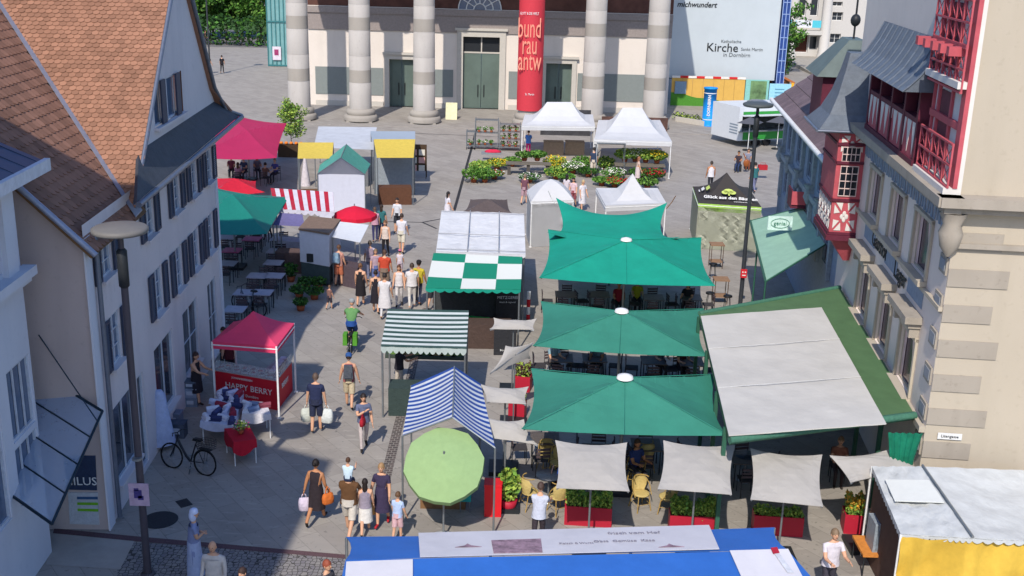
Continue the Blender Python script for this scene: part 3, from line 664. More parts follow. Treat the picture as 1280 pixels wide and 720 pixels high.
def npl(px, py, s=-.03):  # point on the townhouse end wall
    d = ray(px, py); o = LF((s, 0, 0))-CAM; return CAM+d*(Vector((o.x, o.y, 0)).dot(LF.d)/d.dot(LF.d))
def end_signs():
    for nm, lab, q, col in (('shop_poster', 'dark shop poster with white lettering on the wall under the glass canopy', ((80, 570), (119, 570), (121, 613), (82, 612)), '#2c3a55'), ('info_board', 'white notice board with green stripes below the dark poster', ((85, 616), (122, 616), (124, 656), (87, 655)), '#b9bcc0')):
        pts = [npl(*p) for p in q]; t = thing(nm, lab, 'sign', tuple(pts[3])); m = MB(); m.slab(pts, .03, up=-LF.d); m.build('panel', cm(col, .5), t)
        if nm == 'shop_poster': text('HILUS', sum(pts, Vector())/4-LF.d*.05+Vector((0, 0, -.2)), -(-LF.n), (0, 0, 1), .3, 'white_paint', t)
        else:
            m = MB(); c1 = [p-LF.d*.012 for p in pts]
            for f0, f1, c in ((.12, .2, 1), (.3, .38, 0), (.5, .58, 0)):
                m.slab([c1[0].lerp(c1[3], f0)+(c1[1]-c1[0])*.3, c1[1].lerp(c1[2], f0), c1[1].lerp(c1[2], f1), c1[0].lerp(c1[3], f1)+(c1[1]-c1[0])*.3], .01, c, up=-LF.d)
            m.build('stripe', [cm('#6fae2c'), cm('#3b5a80')], t)
end_signs()
# ------------------------------------------------------------ church portico
wallmat('column_stone', '#aea8a1', '#88827a', .45); wallmat('column_band', '#9d968c', '#7d766d', .4); wallmat('church_wall', '#d6ccc1', '#aaa096', .25); mat('dado_grey', '#7c827f', .85, .05)
mat('frame_stone', '#b8b2a8', .85, .05); mat('door_green', '#56655d', .5, .15, .8, spec=.5); mat('fresco', '#5f3f36', .85, .35, .7); mat('ledge_stone', '#8f8580', .85); mat('iron_dark', '#1f2226', .5)
CB = [P(x, y) for x, y in ((375, 149), (451, 151.5), (530, 153.5))]
YC = sum(c.y for c in CB)/3; cols = [P(x, 152).x*YC/P(x, 152).y for x in (375, 451, 530)]
def XatY(px, py, Y): return PY(px, py, Y).x
CX = [XatY(375, 150, YC), XatY(451, 151, YC), XatY(530, 153, YC), XatY(661, 150, YC), XatY(739.5, 150, YC), XatY(816, 150, YC)]
YW = P(600, 136.5).y; print('church', YC, CX, YW)
def W(px, py): q = PY(px, py, YW); return q.x, q.z
def church():
    root = thing('church', 'classical church with six tall stone columns and green doors behind the square', 'church', (CX[2], YC, 0))
    xl, xr = W(387, 100)[0], W(836, 100)[0]; zled = W(600, 18)[1]; zt = zled+9
    d1, d2 = W(578, 136)[0], W(623, 136)[0]; dz = W(600, 46)[1]
    s1 = (W(487, 134)[0], W(517, 134)[0]); s2 = (W(681, 134)[0], W(713, 134)[0]); sz = W(500, 74)[1]
    F = Frame((xl, YW), 90, 1)   # s to +X, n toward the camera
    if F.n.y > 0: F.n = -F.n
    holes = [(d1-xl, d2-xl, 0, dz), (s1[0]-xl, s1[1]-xl, 0, sz), (s2[0]-xl, s2[1]-xl, 0, sz)]
    fx = W(600, 0)[0]
    m = MB(); wall_holes(m, F, 0, xr-xl, 0, zled+.4, holes, depth=.5); m.poly([(xr, YW, 0), (xr, YW+45, 0), (xr, YW+45, zt+6), (xr, YW, zt+6)]); m.poly([(xl, YW, 0), (xl, YW+45, 0), (xl, YW+45, zt+6), (xl, YW, zt+6)]); m.build('wall', 'church_wall', root)
    m = MB(); fbox(m, F, 0, xr-xl, .0, .25, zled-.15, zled+.35); fbox(m, F, 0, xr-xl, .0, .12, zled-1.5, zled-.15); m.build('string_course', 'ledge_stone', root)
    m = MB(); m.b2((xl, YW+.02, zled+.4), (xr, YW+.4, zt)); m.build('fresco_wall', 'fresco', root)
    # fanlight
    r0 = 1.75; fw = MB(); fw.add([(fx+r0*math.cos(R(a)), YW-.05, zled+.36+r0*math.sin(R(a))) for a in range(0, 181, 15)], [list(range(13))]); f_ = fw.build('fan_window', 'glass_blue', root)
    m = MB()
    for a in range(0, 181, 30): m.tube([(fx+.5*math.cos(R(a)), YW-.1, zled+.36+.5*math.sin(R(a))), (fx+r0*math.cos(R(a)), YW-.1, zled+.36+r0*math.sin(R(a)))], .04, 5)
    for rr_ in (.5, 1.1, 1.75): m.tube([(fx+rr_*math.cos(R(a)), YW-.1, zled+.36+rr_*math.sin(R(a))) for a in range(0, 181, 12)], .05, 5)
    m.build('glazing_bars', 'white_paint', f_)
    # dado panels between plinths
    zb, zc = W(440, 118)[1], W(440, 84)[1]; gaps = [(0.5, s1[0]-xl-.5), (s1[1]-xl+.5, d1-xl-.8), (d2-xl+.8, s2[0]-xl-.5), (s2[1]-xl+.5, xr-xl-.3)]
    for a, b in gaps:
        m = MB(); fbox(m, F, a, b, .01, .06, zb, zc); m.build('dado_panel', 'dado_grey', root); m = MB(); fbox(m, F, a, b, .01, .14, .0, zb*.45); m.build('plinth', 'frame_stone', root)
    # doors with stone frames
    for (a, b), h, big in (((d1, d2), dz, 1), (s1, sz, 0), (s2, sz, 0)):
        a -= xl; b -= xl; w = .5 if big else .38
        m = MB(); fbox(m, F, a-w, a, 0, .2, 0, h); fbox(m, F, b, b+w, 0, .2, 0, h); fbox(m, F, a-w, b+w, 0, .2, h, h+w); fbox(m, F, a-w-.15, b+w+.15, 0, .35, h+w, h+w+.2); m.build('door_frame', 'frame_stone', root)
        dl = MB(); top = h*.77 if big else h
        fbox(dl, F, a, (a+b)/2-.02, -.42, -.3, .05, top); fbox(dl, F, (a+b)/2+.02, b, -.42, -.3, .05, top); d = dl.build('door', 'door_green', root)
        m = MB(); 
        for sx in (-.25, .25): m.tube([F(((a+b)/2+sx, -.24, 1.0)), F(((a+b)/2+sx, -.24, 2.0))], .04, 6)
        m.build('handle', 'dark_metal', d)
        if big:
            m = MB(); fbox(m, F, a, b, -.42, -.36, top+.12, h); m.build('fanlight', 'iron_dark', root); m = MB(); fbox(m, F, a, b, -.35, -.25, top, top+.12); fbox(m, F, (a+b)/2-.05, (a+b)/2+.05, -.35, -.28, top+.12, h); m.build('transom', 'frame_stone', root)
    # columns
    hcol = zled+8.0
    for x in CX:
        m = MB(); r = .86; zs = [0, 1.15, 3.0, 5.0, 6.9, 8.8, 10.8, 12.8, 14.8, hcol]
        m.lathe((x, YC, 0), [(1.28, .12), (1.3, .35), (1.25, .5), (1.05, .55)], 24, 1); m.lathe((x, YC, 0), [(1.05, .55), (1.12, .68), (1.12, .86), (.98, .98), (r, 1.02)], 24, 1)
        for i in range(1, len(zs)-1):
            f0, f1 = zs[i]/hcol, zs[i+1]/hcol; r0, r1 = r*(1-.13*f0), r*(1-.13*f1); band = 0
            m.lathe((x, YC, 0), [(r0, zs[i]+(0 if i > 1 else -.13)), (r0-.0, zs[i]+.02), (r1, zs[i+1]-.015), (r1-.015, zs[i+1])], 28, band)
            if i in (2, 4): m.lathe((x, YC, 0), [(r0+.004, zs[i]+.02), (r0*.995+.004, zs[i]+.95)], 28, 2)
        m.lathe((x, YC, 0), [(1.4, 0), (1.4, .12), (.5, .13)], 4, 1, smooth=False, a0=math.pi/4, a1=math.pi/4+2*math.pi)
        m.lathe((x, YC, 0), [(.78, hcol-.5), (1.0, hcol-.2), (1.1, hcol)], 20); m.box((x, YC, hcol+.12), (2.3, 2.3, .24), mi=0)
        for sx in (-1, 1): m.tube([(x+sx*.85, YC-.95, hcol-.35), (x+sx*.85, YC+.95, hcol-.35)], .42, 12)
        m.build('column', ['column_stone', 'column_band', 'column_band'], root)
    # entablature, pediment, side roof (above the picture, but they cast the shade on the wall)
    m = MB(); m.b2((CX[0]-1.3, YC-1.2, hcol+.24), (CX[5]+1.3, YC+1.2, hcol+2.2)); m.b2((CX[0]-1.3, YC+1.2, hcol+.5), (CX[0]+1, YW, hcol+2.2)); m.b2((CX[5]-1, YC+1.2, hcol+.5), (CX[5]+1.3, YW, hcol+2.2))
    m.b2((CX[0]-1.8, YC-1.8, hcol+2.2), (CX[5]+1.8, YW+40, hcol+2.7)); cx = (CX[0]+CX[5])/2
    for y0, y1 in ((YC-1.6, YW+40),):
        pts = [(CX[0]-1.8, y0, hcol+2.7), (CX[5]+1.8, y0, hcol+2.7), (cx, y0, hcol+7.5)]; q = [(p[0], y1, p[2]) for p in pts]; m.add(pts+q, [(0, 1, 2), (5, 4, 3), (0, 3, 4, 1), (1, 4, 5, 2), (2, 5, 3, 0)])
    m.build('pediment', 'column_stone', root)
    m = MB(); fbox(m, F, -2, xr-xl+2, 0, YW-YC+2.2, -.1, .03); m.build('step', 'paving', root)
    return root, xl, xr, hcol
CH, CXL, CXR, HCOL = church()
def banner():
    x = CX[3]; zb = PY(661, 139, YC-.9).z
    t = thing('banner', 'tall red banner with white lettering wrapped round a church column', 'banner', (x, YC, zb)); m = MB()
    m.lathe((x, YC, 0), [(1.0, zb), (.985, HCOL-1)], 20, a0=math.pi+.25, a1=2*math.pi-.25); m.lathe((x, YC, 0), [(.995, zb), (.98, HCOL-1)], 20, a0=math.pi+.25, a1=2*math.pi-.25); m.build('cloth', mat('banner_red', '#bf3641', .7, .05), t)
    for s, y, sz in (('bund', 36, 2.0), ('rau', 57, 2.0), ('antw', 77, 2.0)):
        q = PY(662, y, YC-1.02); text(s, q, (1, 0, 0), (0, 0, 1), sz*1.05, mat('banner_text', '#dd8c76', .7), t, sx=.42, ext=.01)
    q = PY(662, 17, YC-1.02); text('GOTT & DIE WELT', q, (1, 0, 0), (0, 0, 1), .28, 'white_paint', t, sx=.6)
    q = PY(662, 118, YC-1.02); text('St. Martin', q, (1, 0, 0), (0, 0, 1), .22, 'white_paint', t, sx=.8)
    for dx in (-.95, .95): pass
banner()
# info column, hoarding, scaffold with the printed sheet
YH = P(850, 136).y+2
def hoarding():
    def H(px, py): q = PY(px, py, YH); return q.x, q.z
    x0, z1 = H(840, 97); x1 = H(932, 99)[0]
    t = thing('site_hoarding', 'orange wooden site hoarding under the printed scaffold sheet', 'hoarding', (x0, YH, 0)); n = 7
    for i in range(n):
        a, b = x0+(x1-x0)*i/n, x0+(x1-x0)*(i+1)/n; m = MB(); m.b2((a+.01, YH, 0), (b-.01, YH+.08, z1)); m.build('board', mat('board_orange', '#c9a050', .75, .06, 2), t)
    m = MB(); zz = [.9, .8, .65, .6, .5, .35, .3]; pts = [(x0+(x1-x0)*i/14, YH-.02, .0) for i in range(15)]+[(x0+(x1-x0)*i/14, YH-.02, 1.15-.07*i+.08*math.sin(i)) for i in range(14, -1, -1)]; m.slab(pts, .02, up=(0, -1, 0)); m.build('painted_meadow', cm('#47802a'), t)
    m = MB(); k = 18
    for i in range(k): m.b2((x0+(x1-x0)*i/k, YH-.05, z1), (x0+(x1-x0)*(i+1)/k, YH+.12, z1+.18), (i//2) % 2 if i % 4 else 0)
    m.build('warning_tape', [cm('#d8d4cc'), cm('#c22a2a')], t)
    a = H(844, 100); b = H(852, 117); m = MB(); m.b2((a[0], YH-.12, b[1]), (a[0]+1.0, YH-.04, a[1]-.1)); m.build('notice', cm('#7d95a8'), t)
    x0, x1 = H(932, 99)[0], H(955, 99)[0]; x2, x3 = H(955, 99)[0], H(962, 99)[0]
    t = thing('photo_panel', 'teal info panel with a green landscape photo beside the orange hoarding', 'info panel', (x0, YH, 0)); m = MB(); m.b2((x0+.05, YH, 0), (H(962, 99)[0], YH+.08, z1)); m.build('panel', cm('#7fb7ae'), t)
    m = MB(); m.b2((H(939, 99)[0], YH-.05, z1-1.75), (H(959, 99)[0], YH-.01, z1-.1)); m.build('photo', mat('photo_green', '#5d7a52', .6, .6, 1.2), t)
    x4 = H(963, 99)[0]; x5 = H(990, 99)[0]
    t = thing('info_stand', 'pale blue info panel with thin lines of print at the end of the hoarding', 'info panel', (x4, YH, 0)); m = MB(); m.b2((x4, YH+.02, 0), (x5, YH+.1, z1-.3)); m.build('panel', cm('#8fc3d6'), t)
    m = MB()
    for i in range(4): m.b2((x4+.5, YH-.01, z1-.8-i*.3), (x4+1.3, YH+.015, z1-.74-i*.3))
    m.build('print', cm('#4f86a0'), t); m = MB(); m.b2((x5, YH, 0), (x5+.22, YH+.1, z1-.2)); m.build('post', cm('#d9a32a'), t)
    # sheet on scaffold
    YS = YH+1.0
    def S(px, py): q = PY(px, py, YS); return q.x, q.z
    x0, z0 = S(826, 97); x1 = S(968, 98)[0]; z1 = z0+13
    t = thing('scaffold_sheet', 'huge pale grey printed sheet with church lettering hung on scaffolding', 'scaffold sheet', (x0, YS, 0)); m = MB(); m.b2((x0, YS, z0), (x1, YS+.05, z1)); m.build('sheet', mat('sheet_print', '#b4bcc0', .75, .04, .5), t)
    m = MB()
    for i in range(6):
        x = x0+.4+(x1-x0-.8)*i/5
        for dy in (.35, 1.5): m.tube([(x, YS+dy, 0), (x, YS+dy, z1)], .05, 6)
    for z in (2.2, 4.2, 6.2, 8.2, 10.2): m.tube([(x0+.4, YS+.35, z), (x1-.4, YS+.35, z)], .04, 5)
    m.build('scaffold_pipes', 'grey_metal', t)
    def T(s, px, py, size, c, **k): q = PY(px, py, YS-.03); text(s, q, (1, 0, 0), (0, 0, 1), size, c, t, **k)
    mat('ink', '#1d2024', .7); mat('ink_grey', '#4d5358', .7)
    T('michwundert', 871, 6, .64, 'ink', shear=.25, bold=.012); T('Katholische', 914, 52, .38, 'ink_grey'); T('Kirche', 903, 60, 1.05, 'ink', bold=.006); T('in Dornbirn', 921, 69, .5, 'ink_grey'); T('Sankt Martin', 940, 62, .38, 'ink_grey')
    m = MB(); xx0, xx1 = S(966, 97)[0]+.3, S(975, 97)[0]+.3
    t = thing('scaffold_net', 'narrow strip of dark blue scaffold netting beside the printed sheet', 'scaffold netting', (xx0, YS, 0))
    m.b2((xx0, YS-.1, 0), (xx1, YS+1.4, z1)); m.build('net', mat('net_blue', '#27427e', .8, .3, 3), t)
    m = MB()
    for i in range(13): m.b2((xx0-.02, YS-.14, 1+i), (xx1+.02, YS-.11, 1.06+i))
    for x in (xx0, (xx0+xx1)/2, xx1): m.b2((x-.03, YS-.16, 0), (x+.03, YS-.12, z1))
    m.build('seam', cm('#8ea3cc'), t)
hoarding()
def info_column():
    g = P(885, 157); t = thing('advertising_column', 'bright blue round advertising column with white lettering', 'advertising column', (g.x, g.y, 0)); h = 3.0
    m = MB(); m.lathe((g.x, g.y, 0), [(.55, 0), (.55, .15), (.5, .15), (.5, h-.1), (.55, h-.1), (.55, h), (.001, h+.06)], 24); m.build('drum', mat('blue_print', '#1489d8', .5, .05), t)
    m = MB(); m.lathe((g.x, g.y, 0), [(.506, h-.45), (.506, h-.38)], 24); m.lathe((g.x, g.y, 0), [(.506, .5), (.506, .56)], 24); m.build('stripe', 'white_paint', t)
    text('DORNBIRN', (g.x-.12, g.y-.52, 1.65), (0, 0, 1), (-1, 0, 0), .32, 'white_paint', t, bold=.01)
info_column()
def villa():
    YV = P(1000, 76).y
    def V(px, py): q = PY(px, py, YV); return q.x, q.z
    x0, x1 = V(975, 60)[0], V(1078, 60)[0]; zb = V(1000, 70)[1]; print('villa', YV, x0, x1, zb)
    g = V(975, 70)[0]; t = thing('villa', 'white classical villa with tall columns and a small blue banner behind the square', 'villa', (x0, YV, 0)); F = Frame((x0, YV), 90, 1); F.n = Vector((0, -1, 0))
    hs = []
    def add(a, b, c, d): (p, z1), (q, z0) = V(a, c), V(b, d); hs.append((p-x0, q-x0, z0, z1))
    for a, b, c, d in ((981, 988, -6, 20), (994, 1007, -6, 20), (1015, 1022, -6, 20), (990, 1009, 43, 66), (1013, 1021, 45, 62), (1041, 1053, 2, 8), (1041, 1053, 15, 26), (1038, 1050, 42, 54)): add(a, b, c, d)
    m = MB(); wall_holes(m, F, 0, x1-x0, 0, 17, hs, depth=.4); m.poly([(x1, YV, 0), (x1, YV+12, 0), (x1, YV+12, 17), (x1, YV, 17)]); m.build('wall', mat('villa_white', '#bcb8b2', .9, .04), t)
    for i, h in enumerate(hs): window(t, F, *h, depth=.4, nv=2 if i > 4 else 1, nh=2 if i > 4 else 1, frame='white_paint', pane='glass' if i != 3 else cm('#4e2a20'), name='window' if i != 3 else 'door')
    for px in (985, 1026):
        x = V(px, 60)[0]; m = MB(); m.lathe((x, YV-1.2, 0), [(.75, 0), (.75, zb+.3), (.6, zb+.5), (.5, 16), (.75, 16.6)], 16); m.build('column', 'villa_white', t)
    m = MB(); za, zc = V(1000, 31)[1], V(1000, 38)[1]; m.b2((V(978, 60)[0], YV-1.6, zc-.4), (V(1030, 60)[0], YV-.1, zc+.1)); m.build('balcony', 'villa_white', t)
    z1, z2 = V(1000, 24)[1], V(1000, 33)[1]
    b = MB(); xx = [V(p, 30)[0] for p in (982, 991, 1011, 1022)]
    for i in range(3): b.b2((xx[i], YV-1.72, z2), (xx[i+1], YV-1.66, z1), [0, 1, 0][i])
    b.build('banner', [cm('#4fb5c4'), cm('#d4d6dc')], t)
    # stairs
    s = thing('stairs', 'broad stone stairs leading up to the white villa', 'stairs', (V(1000, 100)[0], YV-8, 0)); m = MB(); ys = P(1000, 104).y; n = 12
    for i in range(n): m.b2((V(978, 90)[0]-.3, ys+(YV-ys)*i/n, 0 if i == 0 else zb*i/n), (V(1040, 90)[0], YV, zb*(i+1)/n))
    m.build('steps', mat('stair_stone', '#9c968c', .9, .1), s); m = MB(); m.b2((V(994, 90)[0], ys+.5, 0), (V(998, 90)[0], ys+3, 2.4)); m.build('handrail_wall', 'frame_stone', s)
villa()
def garden_house():
    q = P(962, 96); t = thing('timber_gable', 'small wooden gable roof behind the blue info panel', 'shed', (q.x, YH+3, 0)); x0 = PY(962, 90, YH+3).x; x1 = PY(993, 100, YH+3).x; z0 = PY(975, 99, YH+3).z; z1 = PY(966, 86, YH+3).z
    m = MB(); m.b2((x0-1, YH+3, 0), (x1-.4, YH+6, z0)); m.build('wall', 'wood', t); m = MB(); m.slab([(x0, YH+2.7, z1), (x1, YH+2.7, z0-.2), (x1, YH+6, z0-.2), (x0, YH+6, z1)], .2, up=(0, 0, 1)); m.slab([(x0, YH+2.7, z1), (x0-2, YH+2.7, z0-.2), (x0-2, YH+6, z0-.2), (x0, YH+6, z1)], .2, up=(0, 0, 1)); m.poly([(x0, YH+2.9, z1-.1), (x1, YH+2.9, z0-.2), (x0-2, YH+2.9, z0-.2)]); m.build('roof', cm('#a8653a'), t)
garden_house()
# glass pavilion left of the church
def pavilion():
    Y = P(345, 83).y; x0, x1 = PY(335, 60, Y).x, PY(361, 60, Y).x; t = thing('glass_pavilion', 'narrow teal glass pavilion beside the first church column', 'pavilion', (x0, Y, 0)); m = MB(); n = 5
    for i in range(n+1): x = x0+(x1-x0)*i/n; m.b2((x-.05, Y-.08, 0), (x+.05, Y+.08, 9.5))
    for z in (.05, 4.6, 9.3): m.b2((x0-.05, Y-.12, z), (x1+.05, Y-.09, z+.15))
    m.build('frame', mat('teal_frame', '#3b7377', .5, metal=.3), t); g = MB(); g.b2((x0, Y, 0), (x1, Y+2.5, 9.2)); g.build('pane', mat('teal_glass', '#6f9a9c', .1, .15, 1), t)
    m = MB(); m.b2((x0+.5, Y-.2, .7), (x0+1.4, Y-.13, 2.1)); m.build('poster', cm('#c9c2cc'), t); m = MB(); m.b2((x0+.7, Y-.22, 1.2), (x0+1.15, Y-.205, 1.8)); m.build('motif', cm('#8f3560'), t)
pavilion()
t = thing('advert_board', 'cream folding board standing beside the main church door', 'sign', tuple(P(564, 149))); g = P(564, 150); m = MB()
m.slab([(g.x-.45, g.y, 0), (g.x+.45, g.y, 0), (g.x+.45, g.y+.3, 1.3), (g.x-.45, g.y+.3, 1.3)], .05); m.build('front_panel', cm('#d6d3ac'), t)
m = MB(); m.slab([(g.x-.45, g.y+.68, 0), (g.x+.45, g.y+.68, 0), (g.x+.45, g.y+.36, 1.3), (g.x-.45, g.y+.36, 1.3)], .05); m.build('rear_panel', cm('#d6d3ac'), t)
# ------------------------------------------------------------ trees
def tree(label, g, h, cr, seed=0, n=1500, ls=.35, mats=('leaf_a', 'leaf_b', 'leaf_c'), trunk_h=None, tr=.22, group=None, name='leafy_tree'):
    t = thing(name, label, 'tree', (g[0], g[1], 0), group); rr = random.Random(seed); th = trunk_h or h*.35
    m = MB(); m.tube([(g[0], g[1], 0), (g[0]+.1, g[1], th*.5), (g[0], g[1]+.1, th), (g[0]+.1, g[1], h*.8)], tr, 8, r2=tr*.3); tips = []
    for k in range(9):
        a = k*2.4+rr.random(); z = th*(.8+.05*k)+k*.04*h; L = cr*rr.uniform(.5, .85); e = Vector((g[0]+math.cos(a)*L, g[1]+math.sin(a)*L, min(z+L*.7, h*.93))); m.tube([(g[0], g[1], z), (g[0]+math.cos(a)*L*.4, g[1]+math.sin(a)*L*.4, z+L*.35), e], tr*.4, 5, r2=tr*.1); tips.append(e)
    m.build('trunk', 'bark', t); c = MB(); cen = Vector((g[0], g[1], (h+th)/2))
    cl = [cen+Vector((rr.uniform(-1, 1)*cr*.7, rr.uniform(-1, 1)*cr*.7, rr.uniform(-.9, 1)*(h-th)*.4)) for _ in range(26)]+tips
    for i, p in enumerate(cl):
        r = cr*rr.uniform(.22, .42); leaves(c, p, (r, r, r*.75), n//len(cl), ls, ((0, 1), (0,), (1, 1, 0), (2, 0))[i % 4], seed+i*7)
    c.build('crown', list(mats), t); return t
for i, (x, y, h, cr, lab) in enumerate(((236, 50, 9, 4, 'broad green tree at the top left behind the gable roof'), (266, 46, 8, 4, 'bushy green tree beside the thin mast beyond the road'), (296, 47, 8.5, 4, 'spreading green tree above the dark clipped hedge'), (326, 49, 9, 4, 'green tree just left of the glass pavilion'), (250, 18, 13, 6, 'tall tree in the second row behind the thin mast'), (290, 14, 14, 6, 'tall tree rising behind the dark clipped hedge'), (332, 16, 15, 6.5, 'tall tree behind the glass pavilion'), (366, 20, 15, 6, 'tall tree partly hidden by the first church column'))):
    g = P(x, y); tree(lab, g, h, cr, i*31, 4200, .55, trunk_h=h*.16, name='leafy_tree', group='trees beyond the forecourt')
def hedge(label, a, b, w, h, n, seed, mats=('leaf_c', 'leaf_a'), ls=.3):
    a, b = Vector(a), Vector(b); t = thing('hedge', label, 'hedge', tuple((a+b)/2)); c = MB(); L = (b-a).length; d = (b-a)/L; rr = random.Random(seed)
    for k in range(int(L/1.2)+1): p = a+d*(k*1.2); leaves(c, (p.x, p.y, h*.5), (.8, w/2, h*.5*rr.uniform(.85, 1.08)), n, ls, (0, 0, 1), seed+k, box=True)
    c.build('foliage', list(mats), t); b_ = MB()
    for k in range(int(L/2)+1): p = a+d*(k*2); b_.tube([(p.x, p.y, 0), (p.x+.05, p.y, h*.7)], .06, 5)
    b_.build('stem', 'bark', t)
hedge('dark clipped hedge in the shade beyond the pale road', P(225, 54), P(338, 58), 3.0, 3.6, 150, 5, ls=.5)
hedge('dark hedge far right behind the blue scaffold netting', P(972, 96), P(984, 84), 2, 5.5, 130, 9, ls=.4)
tree('small green tree in front of the white villa by the stairs', P(981, 92), 8, 2.2, 77, 1500, .35, tr=.15)
tree('tree at the far right behind the villa', P(1100, 40), 14, 6, 97, 2400, .6, tr=.3)
tree('tall tree in the gap right of the villa', P(1140, 20), 16, 7, 98, 2400, .6, tr=.3)
def young_tree():
    g = P(365, 190); t = thing('young_tree', 'slender young tree with sparse light leaves beside the magenta umbrella', 'tree', (g.x, g.y, 0)); rr = random.Random(4); m = MB(); top = P(368, 125, 0); h = 3.4
    m.tube([(g.x, g.y, 0), (g.x-.05, g.y, 1.5), (g.x+.1, g.y, h-.3)], .06, 6, r2=.02); c = MB()
    for k in range(16):
        a = k*2.4; z = .9+k*.13; L = rr.uniform(.6, 1.25)*(1-.02*k); e = Vector((g.x+math.cos(a)*L, g.y+math.sin(a)*L, z+L*.75)); m.tube([(g.x, g.y, z), (g.x+math.cos(a)*L*.5, g.y+math.sin(a)*L*.5, z+L*.25), e], .022, 4, r2=.006)
        for w in (.45, .7, 1): p = Vector((g.x, g.y, z)).lerp(e, w); leaves(c, p, (.32, .32, .28), 60, .15, (0, 1), k*3+int(w*10))
    m.build('trunk', 'bark', t); c.build('crown', ['leaf_b', 'leaf_lime'], t)
young_tree()
# ------------------------------------------------------------ half-timbered inn on the right
B0 = P(1154, 520, 3.2); RF = Frame(B0.xy, 5.4, -1)
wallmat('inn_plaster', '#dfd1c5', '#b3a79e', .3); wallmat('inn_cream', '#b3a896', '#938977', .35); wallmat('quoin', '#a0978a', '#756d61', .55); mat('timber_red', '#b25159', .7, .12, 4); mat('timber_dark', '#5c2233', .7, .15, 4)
mat('infill', '#d3cdc6', .85, .04); mat('slate', '#5c646e', .55, .16, 5, bump=.2, bscale=25, island=.1); mat('slate_brown', '#6a5a5c', .7, .2, 5, island=.15); mat('copper_green', '#5b6865', .6, .15, 2); mat('inn_shade_ornament', '#8c9096', .9, .1, 6)
mat('curtain', '#cdb3ac', .9, .1, 5); mat('pane_wine', '#3b2438', .15, .15, 1.5, spec=.6); mat('orn_blue', '#8693a3', .9, .12, 7); mat('glass_dark', '#191d24', .1, .1, spec=.6)
